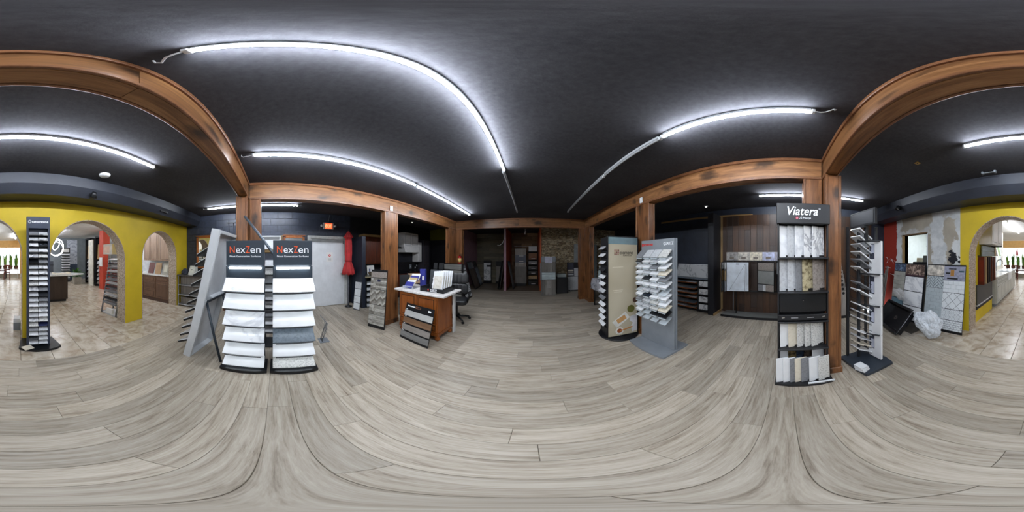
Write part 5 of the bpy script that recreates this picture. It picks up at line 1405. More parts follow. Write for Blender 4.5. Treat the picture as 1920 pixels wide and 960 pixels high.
    box(t, 'tile', (-0.2, 0.2), (0.0, 0.02), (0.16, 0.78), STONE['veined white'], 0.002); box(t, 'tile', (-0.2, 0.2), (0.0, 0.02), (0.785, 1.13), STONE['white marble'], 0.002); box(t, 'caption_band', (-0.02, 0.2), (-0.003, 0.0), (0.92, 1.02), ink_black)
    t = T('tile_tower', 'plain greige tile board on a black stand in the first bay', 'tile stand', (-1.62, 8.7, 0))
    box(t, 'stand', (-0.26, 0.26), (-0.02, 0.16), (0, 0.12), blackm, 0.003); box(t, 'back_board', (-0.26, 0.26), (0.02, 0.05), (0.12, 1.22), blackm)
    for i in range(2): box(t, 'tile', (-0.25, 0.25), (0.0, 0.02), (0.13 + i * 0.42, 0.54 + i * 0.42), speckle('greige_tile', (146, 142, 134), (126, 122, 114), 20), 0.002)
    for i in range(3):
        b = LB('display_board', f'dark display board leaning on the orange divider, {["nearest", "second", "third"][i]} of three', 'sample board', (-1.36 - 0.06 * i, 7.75 + 0.05 * i), (-1.36 - 0.06 * i, 7.1 + 0.05 * i), 1.3, 0.19, 0.016, blackm if i else plain('board_edge', (90, 88, 84)), 'dark boards by the orange divider')
        b.grid('sample_plank', -0.28, 0.28, 0.06, 1.1, 1, 4, STONE['charcoal'] if i != 1 else STONE['slate grey'], 0.03)
    t = T('hanging_cable', 'loose white cable hanging from the far beam by the orange divider', 'cable', (-1.2, 6.93, ZC))
    tube(t, 'cable', [(0.06, 0, 0), (0.1, -0.02, -0.25), (0.09, -0.03, -0.5), (0.0, -0.04, -0.72), (-0.12, -0.04, -0.82), (-0.22, -0.04, -0.8)], 0.012, whitep, 8); box(t, 'clip', (0.03, 0.09), (-0.02, 0.02), (-0.02, 0), whitep)
    # ---- second bay
    b = LB('plank_board', 'narrow grey plank board leaning on the orange face of the divider', 'sample board', (-0.78, 7.2), (-0.78, 7.85), 1.3, 0.24, 0.02, blackm)
    b.grid('sample_plank', -0.3, 0.3, 0.05, 1.22, 3, 1, STONE['slate grey'])
    t = T('tile_tower', 'grey tile tower with a blue-grey photo panel in the second bay', 'tile stand', (-0.5, 8.2, 0))
    box(t, 'stand', (-0.28, 0.28), (-0.05, 0.25), (0, 0.14), blackm, 0.003)
    gt = wood('tower_grey', (130, 126, 120), (168, 164, 158), (6, 6, 0.8), 2)
    box(t, 'lower_tile', (-0.3, 0.3), (-0.06, -0.03), (0.14, 0.98), gt, 0.003); box(t, 'lower_core', (-0.3, 0.3), (-0.03, 0.2), (0.14, 0.98), blackm)
    up = box(t, 'upper_core', (-0.28, 0.28), (0.0, 0.2), (0.98, 1.9), greyp); box(up, 'photo_panel', (-0.28, 0.28), (-0.014, 0.0), (1.2, 1.56), plain('photo_slate', (84, 92, 112), 0.4)); box(up, 'upper_tile', (-0.28, 0.28), (-0.014, 0.0), (1.57, 1.88), gt); box(up, 'upper_tile', (-0.28, 0.28), (-0.014, 0.0), (0.99, 1.19), gt)
    for z in (1.12, 1.25, 1.52): cbox(up, 'label_strip', (0.03, -0.016, z), (0.22, 0.003, 0.03), paper)
    for i in range(4): box(t, 'lower_plank', (-0.29 + i * 0.147, -0.15 + i * 0.147), (-0.068, -0.06), (0.15, 0.45), gt, 0.002)
    t = T('box_shelf', 'black shelf of boxed samples at the end of the second bay', 'shelf unit', (0.12, 8.5, 0))
    for s in (-1, 1): box(t, 'side_panel', (s * 0.25 - 0.01, s * 0.25 + 0.01), (-0.1, 0.3), (0, 1.78), blackp)
    box(t, 'back_panel', (-0.25, 0.25), (0.28, 0.3), (0, 1.78), blackp)
    for z in (0.02, 0.33, 0.58, 0.83, 1.08, 1.33, 1.76): box(t, 'shelf', (-0.24, 0.24), (-0.1, 0.28), (z - 0.015, z), blackp)
    for i, (z, h, m, k) in enumerate(((0.02, 0.22, blackm, 'black'), (0.33, 0.16, W('raw_pine'), 'tan'), (0.58, 0.17, blackm, 'dark'), (0.83, 0.17, STONE['charcoal'], 'charcoal'), (1.08, 0.17, STONE['mid grey'], 'grey'), (1.33, 0.34, wood('amber_box', (130, 74, 26), (170, 104, 44), (1, 6, 6), 2), 'amber'), (1.76, 0.26, whitep, 'white'))):
        q = item(t.M, 'sample_box', f'{k} boxed sample, {ORD[6 - i]} from the top of the black bay shelf', 'box', 'boxes on the bay shelf', (0, 0.06, z + h / 2 + 0.002), (0.44, 0.28, h), m, 0.003)
        cbox(q, 'box_label', (0.02, -0.142, -h / 2 + 0.05), (0.2, 0.003, 0.03), paper)
    t = T('bay_projector', 'small pale spotlight hanging from the second bay ceiling', 'spotlight', (-0.25, 7.6, ZC))
    cyl(t, 'stem', (0, 0, -0.06), 0.012, 0.12, whitep); lathe(t, 'lamp_head', [(0, 0.08), (0.03, 0.08), (0.04, -0.08), (0.03, -0.085), (0, -0.07)], whitep, 16, (0, 0, -0.17), True, (0.4, 0.3, 0))
    t = T('picture_rail', 'thin white rail across the rusty tiled wall', 'rail', (-0.3, VK - 0.05, 2.05))
    box(t, 'rail', (-0.6, 0.6), (0, 0.018), (-0.006, 0.006), whitep)
    for x in (-0.5, 0.0, 0.5): cbox(t, 'peg', (x, 0.0, -0.01), (0.015, 0.03, 0.02), whitep)
    # ---- plank tower in front of the stone wall
    t = T('plank_tower', 'grey two-tier vinyl plank sample tower standing before the stone wall', 'sample tower', (0.68, 6.1, 0))
    pg = wood('tower_plank', (96, 94, 90), (150, 146, 140), (7, 7, 0.7), 2.2, 0.5)
    box(t, 'body', (-0.27, 0.27), (0.02, 0.3), (0, 1.5), greyp, 0.004)
    for i in range(4): box(t, 'lower_plank', (-0.265 + i * 0.1325, -0.135 + i * 0.1325), (-0.015, 0.018), (0.02, 0.62), pg, 0.002)
    for i in range(4): box(t, 'upper_plank', (-0.265 + i * 0.1325, -0.135 + i * 0.1325), (0.005, 0.022), (0.92, 1.3), pg, 0.002)
    for i in range(4): box(t, 'label_rail', (-0.26, 0.26), (-0.02 + i * 0.008, 0.02), (0.64 + i * 0.065, 0.69 + i * 0.065), plain('rail_ice', (176, 190, 194), 0.4), 0.002)
    box(t, 'label_card', (-0.07, 0.07), (-0.02, -0.016), (0.3, 0.6), plain('card_grey', (142, 140, 136)))
    for i in range(3): box(t, 'top_card', (-0.14, 0.14), (-0.004 + i * 0.006, 0.0045 + i * 0.006), (1.26 + i * 0.08, 1.33 + i * 0.08), plain('rail_lilac', (176, 178, 196), 0.4))
    box(t, 'side_fin', (-0.31, -0.28), (0.05, 0.25), (0.6, 1.25), greyp)
    t = T('storage_crate', 'black crate topped with clear plastic beside the plank tower', 'crate', (1.25, 6.55, 0))
    box(t, 'crate', (-0.22, 0.22), (-0.2, 0.2), (0, 0.62), blackp, 0.006); box(t, 'lid', (-0.23, 0.23), (-0.21, 0.21), (0.62, 0.65), navy, 0.004)
    box(t, 'plastic_wrap', (-0.19, 0.19), (-0.15, 0.15), (0.65, 0.8), glassy('wrap', (200, 214, 216), 0.2, 0.45), 0.03)
    t = T('wire_basket', 'small white wire basket on the floor before the stone wall', 'wire basket', (1.56, 6.66, 0))
    for x in (-0.1, 0.0, 0.1):
        tube(t, 'upright_wire', [(x, -0.05, 0.02), (x, -0.05, 0.5)], 0.005, whitep, 5)
    for z in (0.02, 0.12, 0.24, 0.36, 0.48): tube(t, 'cross_wire', [(-0.1, -0.05, z), (0.1, -0.05, z)], 0.005, whitep, 5)
    b = LB('tile_board', 'pale tile sample board with a dark photo column leaning on the stone wall', 'tile board', (1.58, 6.82), (2.1, 6.82), 1.25, 0.17, 0.02, blackm)
    b.grid('tile', -0.25, 0.25, 0.03, 0.62, 1, 1, STONE['pale grey']); b.grid('tile', 0.05, 0.25, 0.63, 1.0, 1, 1, STONE['pale grey']); b.grid('photo_panel', -0.25, 0.04, 0.63, 1.22, 1, 1, plain('photo_dark', (52, 54, 70), 0.4), 0.004)
    for i in range(3): b.pan('swatch', -0.22, 0.02, 0.68 + i * 0.09, 0.74 + i * 0.09, 0.026, 0.002, [STONE['pale grey'], STONE['taupe speckled'], STONE['cream']][i])
bays()

# ------------------------------------------------------------------ right side
def draped_table():
    t = T('draped_table', 'black table with folding legs beyond the poster stand', 'table', (2.12, 3.9, 0), PI / 2)
    box(t, 'top', (-0.68, 0.7), (-0.3, 0.3), (0.82, 0.85), blackp, 0.004)
    for a in (-0.62, 0.64):
        for b in (-0.24, 0.24): tube(t, 'leg', [(a, b, 0), (a, b, 0.82)], 0.018, blackm, 8)
        box(t, 'foot_bar', (a - 0.02, a + 0.02), (-0.26, 0.26), (0.0, 0.03), blackm)
    # cloth with a marble print, hanging over the edges
    t2 = T('tablecloth', 'grey veined marble-print cloth draped over the black table', 'tablecloth', (2.12, 3.9, 0.851), PI / 2)
    bm = bmesh.new()
    nx, ny = 40, 24
    hx, hy, drop = 0.69, 0.31, 0.33
    V = {}
    for i in range(nx + 1):
        for j in range(ny + 1):
            s, q = -1 - 0.48 + (2.96) * i / nx, -1 - 1.06 + 4.12 * j / ny
            x, y, z = s * hx, q * hy, 0.006
            ox, oy = max(0, abs(x) - hx), max(0, abs(y) - hy)
            d = max(ox, oy)
            if ox: x = math.copysign(hx + 0.012 + 0.015 * math.sin(q * 9), x)
            if oy: y = math.copysign(hy + 0.012 + 0.015 * math.sin(s * 11), y)
            z -= min(drop, ox + oy)
            V[i, j] = bm.verts.new((x, y, z))
    for i in range(nx):
        for j in range(ny): bm.faces.new((V[i, j], V[i + 1, j], V[i + 1, j + 1], V[i, j + 1]))
    mesh_obj(t2, 'cloth', bm, marble('cloth_marble', (176, 176, 182), (96, 98, 106), 2.2, 0.5, 0.035), None, True)
    for i, (y, h, lab, m) in enumerate(((4.38, 0.34, 'clear glass jar on the draped table near the far post', glassy('jar_glass', (200, 220, 222), 0.05, 0.4)), (4.12, 0.5, 'dark bottle-shaped tap stand on the draped table', blackm))):
        t = T('bottle' if i else 'glass_jar', lab, 'bottle' if i else 'jar', (1.98, y, 0.86))
        lathe(t, 'body', [(0, 0), (0.05, 0), (0.055, 0.02), (0.05, h * 0.6), (0.02, h * 0.75), (0.018, h), (0, h)], m, 20)
        lathe(t, 'foot', [(0, -0.002), (0.07, -0.002), (0.07, 0.008), (0, 0.008)], blackm if i else whitep, 20)
        lathe(t, 'cap', [(0, h), (0.022, h), (0.022, h + 0.03), (0, h + 0.03)], whitep if not i else chrome, 14)
draped_table()

def right_side():
    dk = plain('partition_black', (28, 30, 36), 0.5, 0, 0.08)
    sbox('wall_partition_right', (3.58, WR), (1.72, 1.88), (0, 2.6), dk, 'black partition wall between the drawer cabinet and the flip rack', 0.003)
    sbox('baseboard_right', (3.56, WR), (1.69, 1.719), (0, 0.06), W('raw_pine'), 'raw pine strip at the foot of the black partition')
    sbox('trim_6', (WR - 0.03, WR), (1.66, 1.719), (0.06, 2.6), W('raw_pine'), 'raw pine batten in the plank wall corner')
    # vertical planks on the right wall
    pl = [wood(f'walnut_plank_{i}', c1, c2, (7, 7, 0.6), 2.2, 0.4, 0, 0.1) for i, (c1, c2) in enumerate((((44, 30, 22), (78, 56, 42)), ((50, 34, 24), (88, 62, 44)), ((42, 32, 27), (72, 56, 47)), ((54, 36, 24), (96, 66, 44))))]
    w = sbox('wall_plank_right', (WR - 0.018, WR - 0.001), (-2.3, 1.66), (0, 2.58), plain('plank_joint', (24, 18, 14), 0.8), 'dark walnut plank cladding on the wall behind the flip rack')
    r = random.Random(9); v = -2.3; j = 0
    while v < 1.65:
        v1 = min(v + 0.16, 1.66); z = -r.random() * 1.2
        while z < 2.58:
            a, b = max(z, 0), min(z + 1.22, 2.58)
            if b - a > 0.05:
                o = bpy.data.objects.new('plank', box_mesh(0.012, v1 - v - 0.003, b - a - 0.003, pl[r.randrange(4)], 0.0015))
                COL.objects.link(o); o.parent = w
                o.matrix_basis = w.matrix_basis.inverted() @ Matrix.Translation((WR - 0.024, (v + v1) / 2, (a + b) / 2))
            z += 1.22
        v = v1; j += 1
    # sliding tray cabinet
    t = T('tray_cabinet', 'black cabinet of sliding wooden sample trays with a stone top', 'cabinet', (3.68, 2.75, 0), -PI / 2)
    tr = wood('tray_wood', (110, 58, 26), (156, 92, 46), (1, 8, 8), 2, 0.4)
    box(t, 'back_panel', (-0.85, 0.85), (0.33, 0.35), (0, 0.9), blackp)
    for x in (-0.85, 0.52, 0.85): box(t, 'side_panel', (x - 0.012, x + 0.012), (0, 0.34), (0, 0.9), blackp)
    box(t, 'plinth', (-0.84, 0.84), (0.02, 0.33), (0, 0.04), blackp)
    box(t, 'countertop', (-0.88, 0.88), (-0.04, 0.36), (0.9, 0.93), STONE['slate grey'], 0.004)
    for i in range(6):
        z = 0.08 + i * 0.14
        pull = [0.04, 0.1, 0.02, 0.08, 0.14, 0.03][i]
        d = box(t, 'tray', (-0.83, 0.5), (-pull, 0.32), (z, z + 0.03), tr, 0.003)
        for k in range(4): box(d, 'sample', (-0.8 + k * 0.32, -0.5 + k * 0.32), (-pull + 0.01, 0.3), (z + 0.03, z + 0.042), [STONE['mid grey'], STONE['slate grey'], STONE['pale grey']][(i + k) % 3], 0.001)
    for i in range(4):
        z = 0.06 + i * 0.215
        box(t, 'cubby_shelf', (0.53, 0.84), (0.0, 0.33), (z - 0.012, z), blackp)
        q = item(t.M, 'stone_sample', f'pale veined sample in the {ORD[3 - i]} cubby from the top of the tray cabinet', 'stone sample', 'samples in the cubbies', (0.66, 0.05, z + 0.075), (0.26, 0.02, 0.145), STONE['veined white'], 0.002, (-0.1, 0, 0))
    t = LB('marble_slab', 'white marble slab with grey veins leaning on the tray cabinet top', 'stone slab', (3.8, 3.02), (3.8, 1.94), 0.36, 0.08, 0.02, marble('slab_marble', (196, 198, 200), (140, 144, 148), 1.3, 0.2, 0.014), None, 0.931)
    t.pan('edge_lip', -0.53, 0.53, 0.352, 0.36, 0.02, 0.003, whitel)
    t = T('white_bracket', 'small white pointed sample holder beside the marble slab', 'sample holder', (3.8, 3.15, 0.931), -PI / 2)
    prism(t, 'panel', [(-0.05, 0), (0.05, 0), (0.06, 0.25), (0.0, 0.34), (-0.06, 0.25)], 'xz', 0, 0.015, whitep); prism(t, 'inset', [(-0.03, 0.03), (0.03, 0.03), (0.035, 0.22), (0.0, 0.28), (-0.035, 0.22)], 'xz', -0.003, 0.0, blackp)
    # display strip of room photographs
    t = T('photo_strip', 'long printed strip of pale room photographs above the flip rack', 'printed strip', (WR - 0.032, 0.6, 1.38), -PI / 2)
    box(t, 'strip', (-0.95, 0.95), (-0.004, 0), (0, 0.24), plain('strip_base', (166, 158, 150), 0.4))
    for i, (c, nm) in enumerate((((150, 146, 142), 'stone'), ((186, 180, 170), 'bath'), ((206, 196, 176), 'cream_room'), ((176, 180, 206), 'blue_room'), ((160, 158, 170), 'lilac_room'), ((190, 184, 180), 'pale_room'))):
        box(t, 'photo', (-0.94 + i * 0.315, -0.635 + i * 0.315), (-0.0055, -0.004), (0.005, 0.235), plain('photo_' + nm, c, 0.4, 0, 0.25, 14))
        cbox(t, 'printed_furniture', (-0.8 + i * 0.315, -0.006, 0.09), (0.12, 0.001, 0.06), plain('print_furn', (96, 104, 150) if i == 3 else (110, 100, 92)))
    # flip rack of hanging boards
    t = T('flip_rack', 'black wall rack of swinging tile boards on a grey platform', 'flip rack', (3.72, 0.55, 0), -PI / 2)
    box(t, 'platform', (-1.0, 1.2), (-0.1, 0.3), (0.0, 0.05), plain('platform_grey', (112, 114, 112), 0.5, 0, 0.06), 0.004); box(t, 'platform_edge', (-1.0, 1.2), (-0.108, -0.1), (0, 0.06), blackm)
    for x in (-0.75, -0.68): tube(t, 'upright', [(x, 0.12, 0.05), (x, 0.12, 1.4)], 0.012, greyp if x < -0.7 else blackm, 8)
    tube(t, 'upright', [(1.1, 0.12, 0.05), (1.1, 0.12, 1.4)], 0.018, blackm, 8)
    for z in (0.66, 1.4): box(t, 'rail', (-0.98, 1.15), (0.08, 0.16), (z - 0.012, z + 0.012), blackm)
    for i in range(12): tube(t, 'grid_wire', [(-0.9 + i * 0.17, -0.18, 1.4), (-0.9 + i * 0.17, 0.16, 1.4)], 0.005, blackm, 5)
    def swing(label, x, ang, w, faces, hy=0.06):
        q = T('swing_board', label, 'sample board', tuple((t.M @ Vector((x, hy, 0.68)))), -PI / 2 + ang, 'swinging boards on the flip rack')
        box(q, 'board', (0, w), (-0.008, 0.008), (0.0, 0.7), blackm, 0.002)
        box(q, 'hinge_pin', (-0.012, 0.0), (-0.012, 0.012), (-0.01, 0.715), blackm)
        for (x0, x1, z0, z1, mm) in faces:
            for s_ in (-1, 1): box(q, 'tile', (x0 * w, x1 * w), (s_ * 0.014, s_ * 0.008), (z0, z1), mm, 0.001)
        return q
    tanp = W('raw_pine')
    q = swing('wide white board with thin black lines swung flat on the flip rack', -0.83, 0.2, 0.52, [(0.01, 0.99, 0.01, 0.69, plain('board_white', (196, 204, 212), 0.3))], -0.14)
    tube(q, 'black_line', [(0.06, -0.0155, 0.02), (0.44, -0.0155, 0.66)], 0.003, ink_black, 4); tube(q, 'black_line', [(0.44, -0.0155, 0.66), (0.43, -0.0155, 0.02)], 0.003, ink_black, 4); tube(q, 'black_line', [(0.47, -0.0155, 0.66), (0.46, -0.0155, 0.02)], 0.003, ink_black, 4)
    box(q, 'handle_slot', (0.22, 0.3), (-0.0155, -0.014), (0.64, 0.66), ink_black)
    swing('grey tile board with brown striped foot swung half open on the flip rack', -0.12, -0.35, 0.42, [(0.02, 0.98, 0.5, 0.68, STONE['taupe speckled']), (0.02, 0.98, 0.19, 0.49, plain('board_stone', (132, 134, 132), 0.4)), (0.02, 0.34, 0.02, 0.17, STONE['mid grey']), (0.34, 0.5, 0.02, 0.17, STONE['pale grey']), (0.5, 0.98, 0.02, 0.17, STONE['taupe speckled'])])
    for i in range(2): swing(f'edge-on tan and grey board, {ORD[i]} from the black partition on the flip rack', -0.96 + i * 0.07, -1.4, 0.36, [(0.05, 0.95, 0.02, 0.25, STONE['mid grey']), (0.05, 0.95, 0.27, 0.5, tanp), (0.05, 0.95, 0.54, 0.68, STONE['veined white'])])
    mats = [STONE['charcoal'], STONE['dark brown'], STONE['mid grey'], STONE['pale grey'], STONE['blue black'], STONE['taupe speckled']]
    for i in range(6): swing(f'edge-on dark sample board, {ORD[i]} after the striped board on the flip rack', 0.33 + i * 0.115, -1.05, 0.36, [(0.05, 0.95, 0.02, 0.4, mats[i]), (0.05, 0.95, 0.42, 0.68, mats[(i + 3) % 6])])
right_side()

# fan of plank samples with oval grips, two sets
def plank_fan(label, loc, rz, n, group):
    t = T('plank_stand', label, 'sample stand', loc, rz)
    box(t, 'foot', (-0.22, 0.22), (-0.16, 0.2), (0, 0.03), blackm, 0.004)
    for s in (-1, 1): box(t, 'foot_stop', (s * 0.19 - 0.02, s * 0.19 + 0.02), (-0.17, -0.13), (0.03, 0.14), blackm, 0.006)
    m = wood('fan_plank', (140, 132, 124), (188, 182, 174), (7, 7, 0.6), 2, 0.5)
    for i in range(n):
        h = 0.62 + i * 0.1
        q = item(t.M, 'plank_sample', f'pale plank sample with oval grip, {ORD[n - 1 - i]} from the back of the {group}', 'plank sample', group, (0, -0.1 + i * 0.035 + 0.06, 0.035 + h / 2), (0.38 - 0.012 * i, 0.012, h), m, 0.002, (-0.12, 0, 0))
        lathe(q, 'grip', [(0, 0.0), (0.034, 0), (0.034, 0.003), (0, 0.003)], ink_black, 18, (0.1, -0.0062, h / 2 - 0.05), False, (PI / 2, 0, 0))
        cbox(q, 'caption', (-0.1, -0.0068, h / 2 - 0.06), (0.07, 0.001, 0.016), ink_black)
plank_fan('stepped fan of pale plank samples in the red wall corner', (3.63, -2.3, 0), PI - 0.5, 7, 'red corner plank fan')
plank_fan('stepped fan of plank samples against the walnut planks behind the post', (3.72, -1.25, 0), -PI / 2, 8, 'walnut wall plank fan')
# ------------------------------------------------------------------ things before the unfinished drywall
def rear_corner():
    b = LB('tile_board', 'white tile sample board with herringbone and lattice panels leaning by the yellow pillar', 'tile board', (2.22, -2.46), (1.36, -2.53), 1.36, 0.2, 0.018, blackm)
    # left (from the front) column: photo, herringbone strip, stacked tiles; second column: photo, stacked, lattice, chevron, scallop
    x0, xm, x1 = -b.w / 2 + 0.005, -0.02, b.w / 2 - 0.005
    b.pan('photo_panel', x0, xm, 1.13, 1.34, b.th, 0.004, marble('photo_bath', (150, 164, 172), (70, 78, 90), 5, 0.3, 0.12))
    b.pan('photo_panel', xm, x1, 1.06, 1.33, b.th, 0.004, plain('photo_lilac', (148, 150, 168), 0.3, 0, 0.12, 20))
    cup = b.pan('printed_cup', 0.12, 0.2, 1.14, 1.26, b.th + 0.004, 0.001, plain('print_amber', (176, 126, 60)))
    for (a, c, d, e) in ((0.08, 0.24, 1.27, 1.29), (0.05, 0.28, 1.08, 1.11), (0.02, 0.11, 1.18, 1.21), (0.3, 0.4, 1.22, 1.25)): b.pan('printed_shape', a, c, d, e, b.th + 0.004, 0.001, ink_black if d != 1.22 else plain('print_teal', (50, 76, 84)))
    b.pan('dark_backing', x0, xm, 0.88, 1.12, b.th, 0.002, grout_d)
    b.herring('herringbone_tile', x0, xm, 0.885, 1.115, 3, 0.045, tile_g, 0.009, 0.009)
    b.pan('pale_backing', x0, xm, 0.05, 0.88, b.th, 0.002, grout_l)
    b.grid('subway_tile', x0, xm, 0.3, 0.87, 3, 8, tile_g, 0.004, True, 0.008); b.grid('subway_tile', x0, xm, 0.05, 0.29, 2, 4, STONE['pale grey'], 0.008, True, 0.008)
    b.pan('pale_backing', xm, x1, 0.82, 1.055, b.th, 0.002, grout_l); b.grid('subway_tile', xm, x1, 0.82, 1.05, 4, 3, tile_w, 0.004, True, 0.008)
    b.pan('dark_backing', xm, x1, 0.5, 0.815, b.th, 0.002, grout_d)
    for i in range(-8, 9):       # lattice of diagonal tiles
        for j in range(-8, 9):
            q = 0.125; h = 0.0035; r = math.sqrt(0.5)
            pp = [(i * q + h, j * q + h), ((i + 1) * q - h, j * q + h), ((i + 1) * q - h, (j + 1) * q - h), (i * q + h, (j + 1) * q - h)]
            b.cut('lattice_tile', [((xm + x1) / 2 + (p[0] - p[1]) * r, 0.66 + (p[0] + p[1]) * r) for p in pp], xm, x1, 0.502, 0.813, b.th, 0.008, tile_w)
    b.pan('dark_backing', xm, x1, 0.05, 0.495, b.th, 0.002, grout_d)
    for i in range(9):           # chevron strips
        for j in range(-2, 9):
            a_, c_ = xm + i * 0.05, xm + (i + 1) * 0.05
            z = 0.275 + j * 0.028; d = 0.03 if i % 2 else -0.03; g_ = 0.022
            b.cut('chevron_tile', [(a_, z), (c_, z + d), (c_, z + d + g_), (a_, z + g_)] if i % 2 else [(a_, z - d), (c_, z), (c_, z + g_), (a_, z - d + g_)], xm, x1, 0.275, 0.49, b.th, 0.007, tile_w)
    b.grid('scallop_tile', xm, x1, 0.055, 0.265, 7, 5, tile_w, 0.006, True, 0.007)
    b2 = LB('tile_board', 'marble and pale grey tile sample board leaning below the interior window', 'tile board', (3.28, -2.42), (2.3, -2.5), 1.36, 0.2, 0.018, blackm)
    xa, xb = -b2.w / 2 + 0.005, b2.w / 2 - 0.03; xm = -0.09
    b2.pan('photo_panel', xa, xm - 0.01, 1.16, 1.34, b2.th, 0.004, marble('photo_blue', (120, 142, 168), (46, 54, 76), 6, 0.3, 0.15)); b2.pan('photo_panel', xm, xb, 1.1, 1.33, b2.th, 0.004, marble('photo_people', (186, 164, 150), (60, 44, 40), 5, 0.3, 0.14))
    b2.pan('photo_foot', xm, xb, 1.07, 1.1, b2.th, 0.004, plain('photo_plum', (66, 40, 52)))
    b2.grid('plank_tile', xa, xm - 0.01, 0.5, 1.15, 1, 6, plain('greige_plank', (160, 160, 152), 0.4), 0.003); b2.grid('blue_tile', xa, xm - 0.01, 0.03, 0.49, 1, 1, plain('blue_glaze', (108, 136, 150), 0.2))
    b2.grid('marble_tile', xm, xb, 0.03, 1.06, 1, 3, STONE['white marble'], 0.016)
    # black sink tub lying on its side
    t = T('sink_basin', 'black composite sink basin propped on edge before the tile boards', 'sink', (2.62, -2.03, 0.0), PI - 0.15)
    bk = plain('basin_black', (20, 22, 26), 0.22, 0, 0.1)
    L = Matrix.Translation((0, 0, 0.235)) @ rotm((0.85, 0.0, 0.0))
    w_, h_, d_ = 0.46, 0.26, 0.14
    def slab(name, c, s, m=bk, bev=0.006):
        o = bpy.data.objects.new(name, box_mesh(s[0], s[1], s[2], m, bev)); finish(o, t, L @ Matrix.Translation(c))
    slab('basin_floor', (0, 0, -d_ / 2 + 0.008), (2 * w_ - 0.02, 2 * h_ - 0.02, 0.014))
    for sgn in (-1, 1):
        slab('basin_side', (sgn * (w_ - 0.012), 0, 0), (0.022, 2 * h_ - 0.02, d_ - 0.02)); slab('basin_wall', (0, sgn * (h_ - 0.012), 0), (2 * w_ - 0.05, 0.022, d_ - 0.02))
        slab('rim', (sgn * (w_ + 0.005), 0, d_ / 2 - 0.006), (0.05, 2 * h_ + 0.06, 0.014)); slab('rim', (0, sgn * (h_ + 0.005), d_ / 2 - 0.006), (2 * w_ - 0.04, 0.05, 0.014))
    lathe(t, 'drain', [(0.02, 0.0), (0.045, 0.0), (0.045, 0.006), (0.02, 0.006), (0.02, 0.0)], chrome, 20, tuple(L @ Vector((0, 0, -d_ / 2 + 0.016))), False, (0.85, 0, 0))
    # crumpled white plastic bag
    def bag(label, loc, size, seed, m, name='plastic_bag'):
        t = T(name, label, 'plastic bag', loc)
        from mathutils import noise as nz
        bm = bmesh.new(); bmesh.ops.create_icosphere(bm, subdivisions=5, radius=1)
        for v in bm.verts:
            p = v.co.copy(); q = p + Vector((seed * 3.1, seed * 1.7, 0))
            k = 1 + 0.38 * nz.noise(q * 1.6) + 0.16 * abs(nz.noise(q * 4.2)) - 0.1 * abs(nz.noise(q * 9.0))
            z = max(-0.98, p.z * k)
            wide = 1.0 + 0.25 * math.sin(2.0 * z + 0.4)
            v.co = Vector((p.x * k * size[0] * wide + 0.06 * z, p.y * k * size[1] * wide, z * size[2] + 0.98 * size[2]))
        mesh_obj(t, 'crumpled_sheet', bm, m, None, False)
    bag('crumpled white plastic bag slumped on the floor before the tile boards', (1.8, -2.12, 0.0), (0.23, 0.14, 0.27), 4, plain('bag_white', (206, 212, 218), 0.35, 0, 0.04, bump=0.2))
    bag('thin clear plastic wrap caught on the tile board above the black sink', (2.78, -2.3, 0.52), (0.15, 0.05, 0.13), 8, glassy('bag_clear', (206, 206, 206), 0.25, 0.55), 'plastic_wrap')
    # printer on the sill
    t = T('label_printer', 'black office machine with tilted screens on the interior window sill', 'office machine', (2.72, -3.05, 1.05), PI)
    box(t, 'body', (-0.3, 0.3), (-0.1, 0.15), (0.0, 0.32), blackm, 0.01)
    prism(t, 'side_wedge', [(0.3, 0.1), (0.42, 0.1), (0.34, 0.3), (0.3, 0.32)], 'xz', -0.08, 0.12, blackp)
    box(t, 'screen', (-0.05, 0.14), (0.02, 0.035), (0.32, 0.48), plain('screen_back', (84, 88, 86), 0.4), 0.004, (-0.15, 0, 0)); box(t, 'screen', (0.15, 0.26), (0.04, 0.055), (0.32, 0.44), plain('screen_back', (84, 88, 86)), 0.004, (-0.15, 0, 0))
    box(t, 'paper_tray', (-0.3, -0.06), (0.05, 0.06), (0.32, 0.42), plain('tray_cream', (186, 182, 158), 0.5), 0.002, (-0.1, 0, 0)); lathe(t, 'dial', [(0, 0), (0.03, 0), (0.03, 0.008), (0, 0.008)], greyp, 16, (0.26, -0.1, 0.2), False, (PI / 2, 0, 0))
    t = T('wall_poster', 'small green poster on the pale office wall', 'poster', (2.9, -5.18, 1.62), PI)
    box(t, 'sheet', (-0.1, 0.1), (-0.004, 0), (-0.16, 0.16), paper); box(t, 'green_print', (-0.06, 0.06), (-0.006, -0.004), (-0.1, 0.1), plain('print_leaf', (90, 130, 84), 0.5, 0, 0.3, 30))
    # red-wall graffiti strokes (chalk)
    t = T('chalk_marks', 'white chalk scribbles on the red painted wall', 'chalk drawing', (3.72, WY - 0.003, 1.35), PI)
    def arc(cx, cz, r, a0, a1): return [(cx + r * math.cos(a0 + (a1 - a0) * i / 10), -0.003, cz + r * math.sin(a0 + (a1 - a0) * i / 10)) for i in range(11)]
    for pts in (arc(-0.2, 0.05, 0.08, -1.4, 1.8), arc(0.03, 0.02, 0.07, 0.3, 2.2), arc(0.05, -0.06, 0.1, 0.3, 2.0), arc(0.17, -0.03, 0.07, 0.1, 1.6), [(-0.25, -0.003, -0.16), (0.02, -0.003, -0.17)], [(0.0, -0.003, -0.33), (0.2, -0.003, -0.36)]):
        tube(t, 'chalk_stroke', pts, 0.006, ink_white, 5)
rear_corner()

